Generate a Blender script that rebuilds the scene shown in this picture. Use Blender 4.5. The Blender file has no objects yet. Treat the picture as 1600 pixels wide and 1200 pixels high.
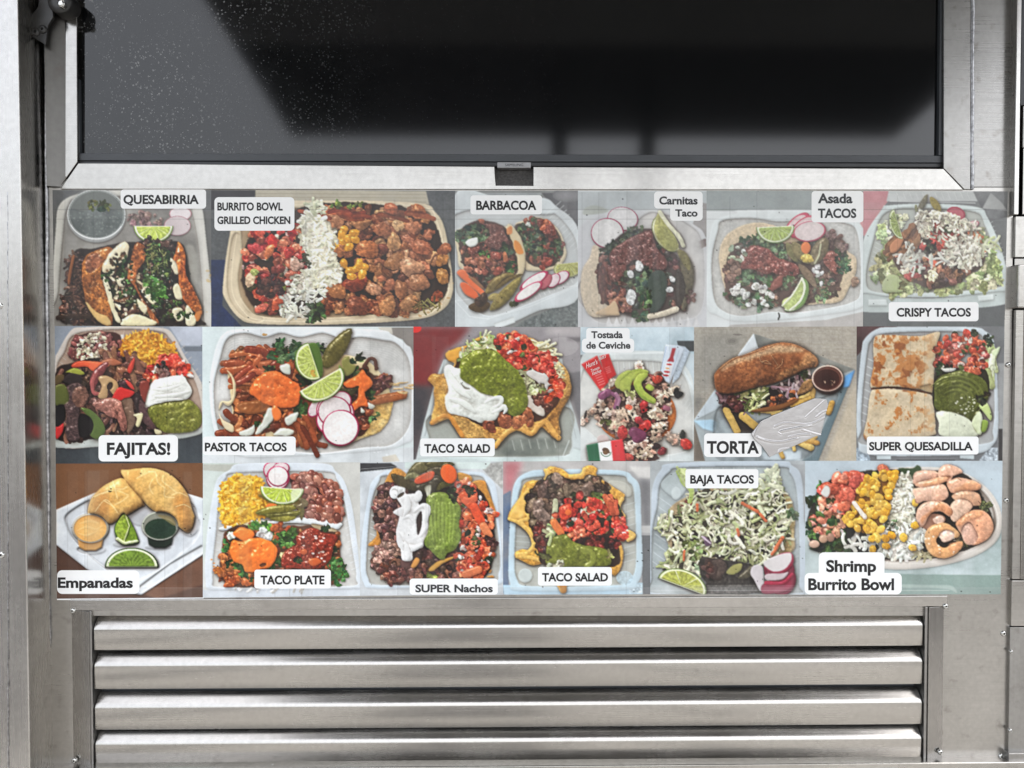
import bpy, bmesh, math, random
import numpy as np
from mathutils import Vector, Matrix

scene = bpy.context.scene
# ------------------------------------------------------------------ camera
S, F = 0.00075, 1150.0            # metres per photo pixel on the wall, focal length in photo pixels
CAM_D = F * S
PITCH, YAW, ROLL = -0.02221762, -0.01245087, 0.0009276
def _rot(p, y, r):
    cp, sp, cy, sy, cr, sr = math.cos(p), math.sin(p), math.cos(y), math.sin(y), math.cos(r), math.sin(r)
    return (np.array([[cy, -sy, 0], [sy, cy, 0], [0, 0, 1]]) @ np.array([[1, 0, 0], [0, cp, -sp], [0, sp, cp]]) @ np.array([[cr, 0, sr], [0, 1, 0], [-sr, 0, cr]]))
RM = _rot(PITCH, YAW, ROLL)       # columns: right, forward, up
cam_data = bpy.data.cameras.new("camera"); cam = bpy.data.objects.new("camera", cam_data)
scene.collection.objects.link(cam); scene.camera = cam
cam_data.sensor_width = 36.0; cam_data.lens = 36.0 * F / 1600.0
cam_data.clip_start = 0.01; cam_data.clip_end = 1000.0
cam.matrix_world = Matrix(((RM[0, 0], RM[0, 2], -RM[0, 1], 0), (RM[1, 0], RM[1, 2], -RM[1, 1], -CAM_D), (RM[2, 0], RM[2, 2], -RM[2, 1], 0), (0, 0, 0, 1)))
# ------------------------------------------------------------------ sky, sun, exposure
SUN_EL, SUN_AZ = math.radians(62), math.radians(28)     # azimuth: from straight out of the wall (-y) towards the right (+x)
world = bpy.data.worlds.new("World"); scene.world = world; world.use_nodes = True
wn = world.node_tree.nodes; wl = world.node_tree.links
sky = wn.new("ShaderNodeTexSky"); sky.sky_type = 'NISHITA'; sky.sun_disc = False
sky.sun_elevation = SUN_EL; sky.sun_rotation = math.pi - SUN_AZ
sky.air_density = 1.0; sky.dust_density = 4.0; sky.ozone_density = 1.0
veil = wn.new("ShaderNodeHueSaturation"); veil.inputs["Saturation"].default_value = 0.30   # thin white haze: little blue left
wl.new(sky.outputs[0], veil.inputs["Color"]); wl.new(veil.outputs[0], wn["Background"].inputs[0]); wn["Background"].inputs[1].default_value = 0.12
sd = bpy.data.lights.new("sun", 'SUN'); sun = bpy.data.objects.new("sun", sd); scene.collection.objects.link(sun)
sd.energy = 3.2; sd.angle = math.radians(0.6); sd.color = (1.0, 0.95, 0.88)
sdir = Vector((math.sin(SUN_AZ) * math.cos(SUN_EL), -math.cos(SUN_AZ) * math.cos(SUN_EL), math.sin(SUN_EL)))
sun.rotation_euler = sdir.to_track_quat('Z', 'Y').to_euler()
scene.view_settings.view_transform = 'Standard'; scene.view_settings.look = 'None'
scene.view_settings.exposure = 2.0; scene.view_settings.gamma = 1.0; scene.view_settings.use_curve_mapping = False
scene.cycles.use_denoising = True
scene.cycles.max_bounces = 8; scene.cycles.glossy_bounces = 6

# ------------------------------------------------------------------ print painter
def box_blur(a, r, it=2):
    r = int(max(1, r))
    for _ in range(it):
        for ax in (0, 1):
            pad = [(0, 0)] * a.ndim
            pad[ax] = (r + 1, r)
            c = np.cumsum(np.pad(a, pad, mode='edge'), axis=ax, dtype=np.float64)
            n = a.shape[ax]
            hi = np.take(c, np.arange(2 * r + 1, 2 * r + 1 + n), axis=ax)
            lo = np.take(c, np.arange(0, n), axis=ax)
            a = ((hi - lo) / (2 * r + 1)).astype(np.float32)
    return a

def value_noise(rng, h, w, cell):
    gh, gw = int(h / cell) + 3, int(w / cell) + 3
    g = rng.random((gh, gw), dtype=np.float32)
    y = np.arange(h) / cell; x = np.arange(w) / cell
    yi = y.astype(int); xi = x.astype(int)
    fy = (y - yi); fx = (x - xi)
    fy = (fy * fy * (3 - 2 * fy)).astype(np.float32)[:, None]; fx = (fx * fx * (3 - 2 * fx)).astype(np.float32)[None, :]
    a = g[yi][:, xi]; b = g[yi][:, xi + 1]; c = g[yi + 1][:, xi]; d = g[yi + 1][:, xi + 1]
    return (a * (1 - fx) + b * fx) * (1 - fy) + (c * (1 - fx) + d * fx) * fy

def fbm(rng, h, w, cell, octaves=4):
    out = np.zeros((h, w), np.float32); amp, tot = 1.0, 0.0
    for _ in range(octaves):
        out += amp * value_noise(rng, h, w, max(1.5, cell)); tot += amp
        amp *= 0.55; cell *= 0.5
    return out / tot - 0.5

def spline(pts, closed=True, n=6):
    p = np.array(pts, float); m = len(p); out = []
    rngi = range(m) if closed else range(m - 1)
    for i in rngi:
        if closed: a, b, c, d = p[i - 1], p[i], p[(i + 1) % m], p[(i + 2) % m]
        else: a, b, c, d = p[max(i - 1, 0)], p[i], p[i + 1], p[min(i + 2, m - 1)]
        for t in np.arange(n) / n:
            out.append(.5 * ((2 * b) + (c - a) * t + (2 * a - 5 * b + 4 * c - d) * t * t + (3 * b - a - 3 * c + d) * t ** 3))
    if not closed: out.append(p[-1])
    return np.array(out)

def rgb(c): return np.array(c, np.float32) / 255.0

SS = 2
class Pic:
    def __init__(s, ox, oy, k, x0, y0, x1, y1, seed, bg):
        s.k = k; s.step = 1.0 / (SS * k); s.rng = np.random.default_rng(seed)
        s.x0, s.y0, s.x1, s.y1 = x0, y0, x1, y1
        s.w = int((x1 - x0) * SS); s.h = int((y1 - y0) * SS)
        s.bx = (x0 - ox) / k; s.by = (y0 - oy) / k
        s.X = (s.bx + (np.arange(s.w) + .5) * s.step).astype(np.float32)[None, :] * np.ones((s.h, 1), np.float32)
        s.Y = (s.by + (np.arange(s.h) + .5) * s.step).astype(np.float32)[:, None] * np.ones((1, s.w), np.float32)
        s.C = np.ones((s.h, s.w, 3), np.float32) * rgb(bg)
        s.H = np.zeros((s.h, s.w), np.float32); s.G = np.zeros((s.h, s.w), np.float32); s.T = np.zeros((s.h, s.w), np.float32)
        s.n1 = fbm(s.rng, s.h, s.w, 22, 4); s.n2 = fbm(s.rng, s.h, s.w, 22, 4)
        s.nf = fbm(s.rng, s.h, s.w, 6, 3); s.nl = fbm(s.rng, s.h, s.w, 60, 4)
    def win(s, xa, ya, xb, yb):
        i0 = max(0, int((ya - s.by) / s.step) - 1); i1 = min(s.h, int((yb - s.by) / s.step) + 2)
        j0 = max(0, int((xa - s.bx) / s.step) - 1); j1 = min(s.w, int((xb - s.bx) / s.step) + 2)
        if i1 <= i0 or j1 <= j0: return None
        return slice(i0, i1), slice(j0, j1)
    def put(s, sl, m, col, h=None, g=0.0, a=1.0, t=.12):
        col = np.asarray(col, np.float32)
        mm = (m * a).astype(np.float32)[..., None]
        s.C[sl] = s.C[sl] * (1 - mm) + col * mm
        if h is not None: s.H[sl] = np.where(m > .5, h, s.H[sl])
        s.G[sl] = np.where(m > .5, g, s.G[sl])
        if a > .75: s.T[sl] = np.where(m > .5, t, s.T[sl])
    def inside(s, pts, sl, wob=0.0):
        x, y = s.X[sl], s.Y[sl]
        if wob: x = x + wob * 2 * s.n1[sl]; y = y + wob * 2 * s.n2[sl]
        p = np.asarray(pts, float); m = np.zeros(x.shape, bool)
        for (xa, ya), (xb, yb) in zip(p, np.roll(p, -1, 0)):
            if ya == yb: continue
            c = ((ya > y) != (yb > y)) & (x < (xb - xa) * (y - ya) / (yb - ya) + xa)
            m ^= c
        return m
    def poly(s, pts, col, smooth=True, wob=0.0, tex=0.0, tint=None, h0=0.0, dome=0.0, dr=20.0, lump=0.0, fine=0.0, g=0.0, a=1.0, soft=1.6, add=False, nn=6):
        if smooth: pts = spline(pts, n=nn)
        p = np.asarray(pts, float); e = abs(wob) + soft * 2 + 4
        sl = s.win(p[:, 0].min() - e, p[:, 1].min() - e, p[:, 0].max() + e, p[:, 1].max() + e)
        if sl is None: return None
        m = s.inside(p, sl, wob).astype(np.float32)
        c = np.ones(m.shape + (3,), np.float32) * rgb(col)
        if tint is not None:
            t = np.clip(.5 + s.nl[sl] * 1.6 + s.n1[sl] * .6, 0, 1)[..., None]
            c = c * (1 - t) + rgb(tint) * t
        tex = tex + .02
        c = c * (1 + tex * 2 * s.nf[sl][..., None] + tex * 1.6 * s.n2[sl][..., None] + .10 * s.nl[sl][..., None])
        hh = np.full(m.shape, h0, np.float32)
        if dome:
            b = box_blur(m, dr / s.step / 2, 3)
            hh = hh + dome * np.sqrt(np.clip((b - .45) / .55, 0, 1))
        if lump: hh = hh + lump * (s.n1[sl] + .7 * s.nl[sl])
        if fine: hh = hh + fine * s.nf[sl]
        if soft: m2 = box_blur(m, soft / s.step, 2)
        else: m2 = m
        if add: hh = s.H[sl] + hh
        s.put(sl, m2, c, hh, g, a, min(1.0, max(0, tex - .03) * 4.5))
        return sl, m
    def region(s, pts, smooth=True):
        return spline(pts) if smooth else np.array(pts, float)
    def sample(s, reg, n, srt=True, spread=0.0):
        reg = np.asarray(reg, float); lo, hi = reg.min(0), reg.max(0); out = []
        while len(out) < n:
            q = lo + (hi - lo) * s.rng.random((n * 3, 2))
            x, y = q[:, 0], q[:, 1]; m = np.zeros(len(q), bool)
            for (xa, ya), (xb, yb) in zip(reg, np.roll(reg, -1, 0)):
                if ya == yb: continue
                m ^= ((ya > y) != (yb > y)) & (x < (xb - xa) * (y - ya) / (yb - ya) + xa)
            out += list(q[m])
        out = np.array(out[:n])
        if srt: out = out[np.argsort(out[:, 1] + (s.rng.random(n) - .5) * (hi[1] - lo[1]) * .45)]
        return out
    def pick(s, pal, jit=.1):
        c = rgb(pal[s.rng.integers(len(pal))])
        return np.clip(c * (1 + jit * (s.rng.random() * 2 - 1)) + (s.rng.random(3) - .5) * jit * .25, 0, 1).astype(np.float32)
    def chunk(s, x, y, r, col, asp=.75, ang=None, k=7, jag=.3, h=1.0, h0=0.0, g=.2, facet=.5, rim=None, p=2.2, tex=.2, a=1.0, rough=.5):
        rg = s.rng
        ang = rg.random() * 6.283 if ang is None else ang
        rough = rough * min(1.0, 22.0 / r)
        R = r * (1 + jag)
        sl = s.win(x - R, y - R, x + R, y + R)
        if sl is None: return
        dx, dy = s.X[sl] - x, s.Y[sl] - y
        ca, sa = math.cos(ang), math.sin(ang)
        u = dx * ca + dy * sa; v = (-dx * sa + dy * ca) / asp
        rho = np.sqrt(u * u + v * v)
        th = np.arctan2(v, u) / 6.28318 % 1.0
        rad = r * (1 + jag * (rg.random(k) * 2 - 1))
        t = th * k; i = t.astype(int) % k; f = t - np.floor(t)
        rr = rad[i] * (1 - f) + rad[(i + 1) % k] * f
        rr = rr * (1 + 1.1 * rough * s.nf[sl] + .7 * rough * s.n1[sl])
        d = rho / rr; m = d < 1
        pr = np.clip(1 - np.clip(d, 0, 1) ** p, 0, 1) ** .6
        un, vn = u / r, v / r
        pl = 9.0
        for _ in range(3):
            aa = rg.random() * 6.283; st = facet * (.3 + .9 * rg.random())
            pl = np.minimum(pl, .55 + .45 * rg.random() + st * (un * math.cos(aa) + vn * math.sin(aa)))
        hh = h0 + h * r * (pr * .45 + .55 * pl * (.35 + .65 * pr) + .35 * rough * s.n2[sl] + .2 * rough * s.nf[sl])
        c = col * (1 + tex * 2.6 * s.nf[sl] + tex * 2.2 * s.n1[sl])[..., None]
        if rim is not None: c = np.where((d > rim[1])[..., None], rgb(rim[0]), c)
        s.put(sl, m.astype(np.float32), c, hh.astype(np.float32), g, a, .35 + .65 * min(1, rough * 2.5))
    def chunks(s, reg, n, r, pal, smooth=True, h0=6.0, jit=.14, **kw):
        reg = s.region(reg, smooth)
        for x, y in s.sample(reg, n):
            s.chunk(x, y, r[0] + (r[1] - r[0]) * s.rng.random(), s.pick(pal, jit), h0=h0 * s.rng.random(), **kw)
    def strand(s, pts, w, col, h0=0.0, h=1.0, g=.2, taper=False, a=1.0, tex=.1, rnd=False):
        p = np.asarray(pts, float)
        sl = s.win(p[:, 0].min() - w, p[:, 1].min() - w, p[:, 0].max() + w, p[:, 1].max() + w)
        if sl is None: return
        x, y = s.X[sl], s.Y[sl]; best = np.full(x.shape, 1e9, np.float32); n = len(p) - 1
        for i in range(n):
            a0, b0 = p[i], p[i + 1]; d = b0 - a0; L = max(d @ d, 1e-6)
            t = np.clip(((x - a0[0]) * d[0] + (y - a0[1]) * d[1]) / L, 0, 1)
            q = np.hypot(x - a0[0] - t * d[0], y - a0[1] - t * d[1])
            ww = w
            if isinstance(taper, tuple):
                tt = (i + t) / n; ww = w * (taper[0] + (taper[1] - taper[0]) * tt)
            elif taper:
                tt = (i + t) / n; ww = w * np.clip(np.sin(np.pi * (tt * .86 + .07)), .05, 1)
            best = np.minimum(best, q / ww)
        nz = min(1.0, 9.0 / w); best = best * (1 + nz * (.9 * s.n1[sl] + .6 * s.nf[sl]))
        m = best < 1
        hh = h0 + h * w * ((np.sqrt(np.clip(1 - best * best, 0, 1)) if rnd else .62 * np.clip(1 - best ** 3, 0, 1)) + nz * (.8 * s.n2[sl] + .5 * s.nf[sl]))
        c = col * (1 + tex * 2.5 * s.nf[sl] + tex * 2 * s.n2[sl])[..., None]
        s.put(sl, m.astype(np.float32), c, hh.astype(np.float32), g, a)
    def strands(s, reg, n, L, w, pal, curl=.5, ang=None, spr=3.2, smooth=True, h0=8.0, jit=.1, **kw):
        reg = s.region(reg, smooth)
        for x, y in s.sample(reg, n):
            l = L[0] + (L[1] - L[0]) * s.rng.random(); a0 = (0 if ang is None else ang) + (s.rng.random() - .5) * spr
            cu = (s.rng.random() - .5) * 2 * curl; q = [(x, y)]; aa = a0 - cu
            for i in range(5):
                q.append((q[-1][0] + math.cos(aa) * l / 5, q[-1][1] + math.sin(aa) * l / 5)); aa += cu * .5
            q = np.array(q); q -= q.mean(0) - np.array([x, y])
            s.strand(q, w[0] + (w[1] - w[0]) * s.rng.random(), s.pick(pal, jit), h0=h0 * s.rng.random(), **kw)
    def leaves(s, reg, n, r, pal=((58, 84, 44), (44, 66, 36), (84, 112, 60), (34, 50, 30)), smooth=True, h0=14.0, **kw):
        reg = s.region(reg, smooth)
        for x, y in s.sample(reg, n):
            rr = (r[0] + (r[1] - r[0]) * s.rng.random()) * .85; c = s.pick(pal, .3); b = h0 * s.rng.random()
            for _ in range(3):
                s.chunk(x + (s.rng.random() - .5) * rr * 1.3, y + (s.rng.random() - .5) * rr * 1.3, rr * .7, c, asp=.6, k=9, jag=.42, h=.45, h0=b, g=.15, facet=1.2, p=3)
    def dots(s, reg, n, r, col, g=0, a=1.0, smooth=True, h=None):
        reg = s.region(reg, smooth)
        for x, y in s.sample(reg, n, False):
            rr = r[0] + (r[1] - r[0]) * s.rng.random()
            sl = s.win(x - rr, y - rr, x + rr, y + rr)
            if sl is None: continue
            m = np.hypot(s.X[sl] - x, (s.Y[sl] - y) * (1 + s.rng.random())) < rr
            s.put(sl, m.astype(np.float32), rgb(col), None if h is None else s.H[sl] + h, g, a)
    def ell(s, cx, cy, rx, ry, ang=0.0, col=(200, 200, 200), h0=0.0, dome=0.0, g=0.0, a=1.0, tex=.0, rim=None, grad=None):
        R = max(rx, ry); sl = s.win(cx - R, cy - R, cx + R, cy + R)
        if sl is None: return
        dx, dy = s.X[sl] - cx, s.Y[sl] - cy; ca, sa = math.cos(ang), math.sin(ang)
        u = (dx * ca + dy * sa) / rx; v = (-dx * sa + dy * ca) / ry
        d = np.sqrt(u * u + v * v); m = (d < 1).astype(np.float32)
        c = np.ones(m.shape + (3,), np.float32) * rgb(col)
        if grad is not None: c = c + (rgb(grad) - rgb(col)) * np.clip(d, 0, 1)[..., None] ** 2
        if tex: c = c * (1 + tex * 2 * s.nf[sl][..., None] + tex * s.n1[sl][..., None])
        if rim is not None: c = np.where((d > rim[1])[..., None], rgb(rim[0]), c)
        s.put(sl, m, c, h0 + dome * np.sqrt(np.clip(1 - d * d, 0, 1)), g, a)
    def radish(s, cx, cy, rx, ry, ang=0.0, h0=30.0, rim=(176, 40, 84), face=(232, 226, 222), w=.92):
        s.ell(cx + 2, cy + 3, rx, ry, ang, tuple(np.array(rim) * .8), h0=h0 - 6, g=.1)
        s.ell(cx, cy, rx * (.93 + .05 * s.rng.random()), ry * .96, ang, face, h0=h0, g=.12, tex=.05, rim=(rim, w), grad=tuple(np.array(face) * .93))
        s.ell(cx, cy, rx * .6, ry * .6, ang, face, h0=h0, g=.12, tex=.07, a=.45)
    def lime(s, cx, cy, rx, ry, ang, h0=40.0, flesh=(172, 186, 84), pith=(218, 224, 180), rind=(92, 122, 48), cut=0.0, seg=5, thick=.0):
        """half disc: local v<cut is kept away; the straight cut lies along u"""
        R = max(rx, ry) * 1.1; sl = s.win(cx - R, cy - R, cx + R, cy + R)
        if sl is None: return
        dx, dy = s.X[sl] - cx, s.Y[sl] - cy; ca, sa = math.cos(ang), math.sin(ang)
        u = (dx * ca + dy * sa) / rx; v = (-dx * sa + dy * ca) / ry
        d = np.sqrt(u * u + v * v)
        if thick:
            d2 = np.sqrt(u * u + (v - thick) ** 2); mr = ((d2 < 1) | (d < 1)) & (v > cut)
            s.put(sl, mr.astype(np.float32), rgb(rind) * (1 + .25 * s.nf[sl][..., None]), h0 * .5 + 14 * np.sqrt(np.clip(1.15 - d2 * d2, 0, 1)), .35)
        m = (d < 1) & (v > cut)
        c = np.ones(m.shape + (3,), np.float32) * rgb(flesh)
        th = np.arctan2(v - cut, u) / math.pi
        c *= (1 + .30 * s.nf[sl] + .30 * np.sin(th * 60 + s.n1[sl] * 14) * .35 + .1 * s.n1[sl])[..., None]
        sg = np.abs(((th * seg) % 1) - .5) > .47
        c = np.where((sg & (d < .9))[..., None], rgb(pith) * .97, c)
        ed = (d > .86) | (v - cut < .05)
        c = np.where(ed[..., None], rgb(pith), c)
        c = np.where((d > .95)[..., None], rgb(rind), c)
        s.put(sl, m.astype(np.float32), c, h0 + 5 * s.nf[sl] + 6 * (d < .86), .25)
    def guac(s, pts, col=(128, 132, 48), tint=(98, 106, 32), h0=26.0, lump=44.0, wob=8, dome=34, dr=50):
        s.poly(pts, col, tint=tint, wob=wob, tex=.12, h0=h0, dome=dome, dr=dr, lump=lump, fine=4, g=.75)
        s.dots(pts, 40, (2, 6), (70, 80, 30), g=.4, a=.7)
    def cream(s, pts, col=(216, 217, 211), h0=34.0, wob=3, lump=26.0, dome=34, dr=45, swirl=()):
        r = s.poly(pts, col, wob=wob, tex=.02, h0=h0, dome=dome, dr=dr, lump=lump, g=.25)
        for q, w in swirl: s.strand(spline(q, False), w, rgb(col), h0=h0 + dome * .75, h=.8, g=.4, taper=True, tex=.01, rnd=True)
    def pico(s, reg, n, r=(12, 26), red=((188, 62, 46), (206, 84, 58), (170, 46, 40), (214, 104, 72)), white=((206, 196, 186), (190, 170, 160)), green=((52, 66, 40), (80, 92, 52)), mix=(.66, .2, .14), h0=30, **kw):
        rg = s.region(reg)
        for x, y in s.sample(rg, n):
            t = s.rng.random(); q = r[0] + (r[1] - r[0]) * s.rng.random(); b = h0 * s.rng.random()
            if t < mix[0]: s.chunk(x, y, q, s.pick(red, .16), k=5, jag=.22, h=.8, h0=b, g=.6, facet=1.1, p=4, **kw)
            elif t < mix[0] + mix[1]: s.chunk(x, y, q * .7, s.pick(white, .1), k=5, jag=.3, h=.7, h0=b + 4, g=.4, facet=1, p=4, asp=.6)
            else: s.chunk(x, y, q * .75, s.pick(green, .25), k=8, jag=.4, h=.5, h0=b + 4, g=.2, facet=1.2)
    def salsa(s, pts, col=(140, 62, 44), tint=(112, 44, 32), n=60, h0=24.0, lump=60, g=1.0, wob=10, dome=22, a=1.0):
        s.poly(pts, col, tint=tint, wob=wob, tex=.18, h0=h0, dome=dome, dr=40, lump=lump, fine=26, g=g, a=a)
        s.dots(pts, n, (1.5, 4.5), (236, 214, 196), g=.3, a=.75)
    def jalap(s, pts, w, col=(92, 88, 40), h0=30, g=.7):
        s.strand(spline(pts, False), w, rgb(col), h0=h0, h=.8, g=g, taper=True, tex=.16)
    def tray(s, outer, inner, rim=(214, 220, 222), floor=(190, 192, 190), wall=(176, 178, 178), floorpts=None, ribs=0, ribcol=(224, 228, 228), lip=.0):
        s.poly(outer, rim, h0=8, dome=10, dr=20, tex=.02, fine=1.0, nn=8)
        s.poly(inner, wall, h0=-8, tex=.03, nn=8)
        o = spline(outer, n=8); s.outline(o, tuple(np.clip(np.array(rim) * .86, 0, 255)), 3)
        s.outline(spline(inner, n=8), tuple(np.clip(np.array(rim) * 1.05, 0, 255)), 4)
        if floorpts is not None: s.poly(floorpts, floor, h0=-16, tex=.03, soft=8, nn=8)
    def outline(s, p, col, w, a=.8):
        p = np.vstack([p, p[:1]])
        for i in range(len(p) - 1): s.flat_line(p[i], p[i + 1], col, w, a)
    def flat_line(s, a0, b0, col, w, a=1.0):
        a0 = np.asarray(a0, float); b0 = np.asarray(b0, float)
        sl = s.win(min(a0[0], b0[0]) - w, min(a0[1], b0[1]) - w, max(a0[0], b0[0]) + w, max(a0[1], b0[1]) + w)
        if sl is None: return
        d = b0 - a0; L = max(d @ d, 1e-6); x, y = s.X[sl], s.Y[sl]
        t = np.clip(((x - a0[0]) * d[0] + (y - a0[1]) * d[1]) / L, 0, 1)
        q = np.hypot(x - a0[0] - t * d[0], y - a0[1] - t * d[1])
        m = (np.clip(1.2 - q / (w * .5 + .3), 0, 1) * a)[..., None].astype(np.float32)
        s.C[sl] = s.C[sl] * (1 - m) + rgb(col) * m
    def ribs(s, pa, pb, n, vec, col, w=5, a=.55, jit=.15):
        pa = np.array(pa, float); pb = np.array(pb, float); vec = np.array(vec, float)
        for i in range(n):
            q = pa + (pb - pa) * (i + .5) / n; l = 1 + (s.rng.random() - .5) * jit
            s.flat_line(q, q + vec * l, col, w, a); s.flat_line(q + (w, 0), q + vec * l + (w, 0), tuple(np.array(col) * .78), w * .7, a * .6)
    def veil(s, pts, a, col=(205, 208, 206), smooth=False):
        p = spline(pts) if smooth else np.array(pts, float)
        sl = s.win(p[:, 0].min(), p[:, 1].min(), p[:, 0].max(), p[:, 1].max())
        if sl is None: return
        m = s.inside(p, sl)[..., None] * np.float32(a)
        s.C[sl] = s.C[sl] * (1 - m) + rgb(col) * m
    def finish(s, strength=1.0, ao=1.0, spec=.7, amb=.38, lo=.02, hi=1.0, sat=1.0, blur=0, grain=.012, gamma=1.0, spread=10.0):
        H = box_blur(s.H, 2, 2)
        gy, gx = np.gradient(H, s.step)
        sx, sy = gx * .55, gy * .55; siv = 1 / np.sqrt(sx * sx + sy * sy + 1)
        gm = np.sqrt(gx * gx + gy * gy); q = .40 * strength / (1 + .85 * gm)
        gx = gx * q; gy = gy * q
        iv = 1 / np.sqrt(gx * gx + gy * gy + 1)
        L = np.array([-.35, -.62, .72]); L /= np.linalg.norm(L)
        nl = np.clip((-gx * L[0] - gy * L[1] + L[2]) * iv, 0, None) / L[2]
        shade = amb + (1 - amb) * nl
        shade = np.where(shade > 1, 1 + (shade - 1) * .55, shade)
        b1 = box_blur(s.H, spread / s.step * .5, 2); b2 = box_blur(s.H, spread * 2.6 / s.step * .5, 2)
        b2 = np.roll(b2, (5, 3), (0, 1)); b1 = np.roll(b1, (2, 1), (0, 1))
        occ = np.tanh(np.clip(b1 - s.H, 0, None) / 16) * .22 + np.tanh(np.clip(b2 - s.H, 0, None) / 40) * (.16 + .34 * np.clip((b2 - 4) / 20, 0, 1))
        aof = np.exp(-occ * ao)
        hv = L + np.array([0, 0, 1.0]); hv /= np.linalg.norm(hv)
        sp = (.55 + 1.5 * np.clip(s.nf + .1, -.3, .5)) * np.clip((-sx * hv[0] - sy * hv[1] + hv[2]) * siv, 0, 1) ** 60
        food = box_blur(s.T, 1, 1)
        fine = box_blur(s.rng.random((s.h, s.w)).astype(np.float32) - .5, 1, 1)
        rid = np.abs(s.n1 * 1.3 + s.nf * .7); rid = np.clip(.22 - rid, 0, .22) / .22
        det = 1 + food * (.30 * s.nf + .38 * fine - .13 * rid * (s.n2 > -.05) + .16 * s.n2)
        C = s.C * (shade * (1 + .14 * s.nl) * det)[..., None] * aof[..., None] ** np.array([.88, 1.0, 1.08], np.float32)
        flat = hv[2] ** 60
        C = C + (s.G * spec * np.clip(sp - flat * 2.0, 0, 1) * aof)[..., None] * np.array([1, .97, .92], np.float32)
        C = np.clip(C, 0, 1)
        if gamma != 1: C = C ** gamma
        lum = C.mean(2, keepdims=True); C = lum + (C - lum) * sat
        C = lo + (hi - lo) * C
        h2, w2 = s.h // SS, s.w // SS
        C = C[:h2 * SS, :w2 * SS].reshape(h2, SS, w2, SS, 3).mean((1, 3))
        C = C + .28 * (C - box_blur(C.astype(np.float32), 2, 2))
        if blur: C = box_blur(C.astype(np.float32), blur, 1)
        C = C + (s.rng.random((h2, w2, 1)) - .5) * 2 * grain
        return np.clip(C, 0, 1).astype(np.float32)
MEAT = ((84, 58, 46), (104, 72, 56), (66, 46, 40), (122, 86, 66))
CHEESE = ((226, 222, 196), (208, 206, 180), (238, 234, 214))
GREEN = ((58, 84, 44), (44, 66, 36), (84, 112, 60), (34, 50, 30))
WHITE = ((214, 214, 206), (196, 198, 190), (226, 224, 216))
LETT = ((176, 190, 128), (202, 208, 156), (150, 168, 100), (214, 216, 178))

def rr(x0, y0, x1, y1, r):
    return [(x0 + r, y0), ((x0 + x1) / 2, y0 - 2), (x1 - r, y0), (x1 - r * .25, y0 + r * .25), (x1, y0 + r), (x1, (y0 + y1) / 2), (x1, y1 - r), (x1 - r * .25, y1 - r * .25), (x1 - r, y1), ((x0 + x1) / 2, y1), (x0 + r, y1), (x0 + r * .25, y1 - r * .25), (x0, y1 - r), (x0, (y0 + y1) / 2), (x0, y0 + r), (x0 + r * .25, y0 + r * .25)]

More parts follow.
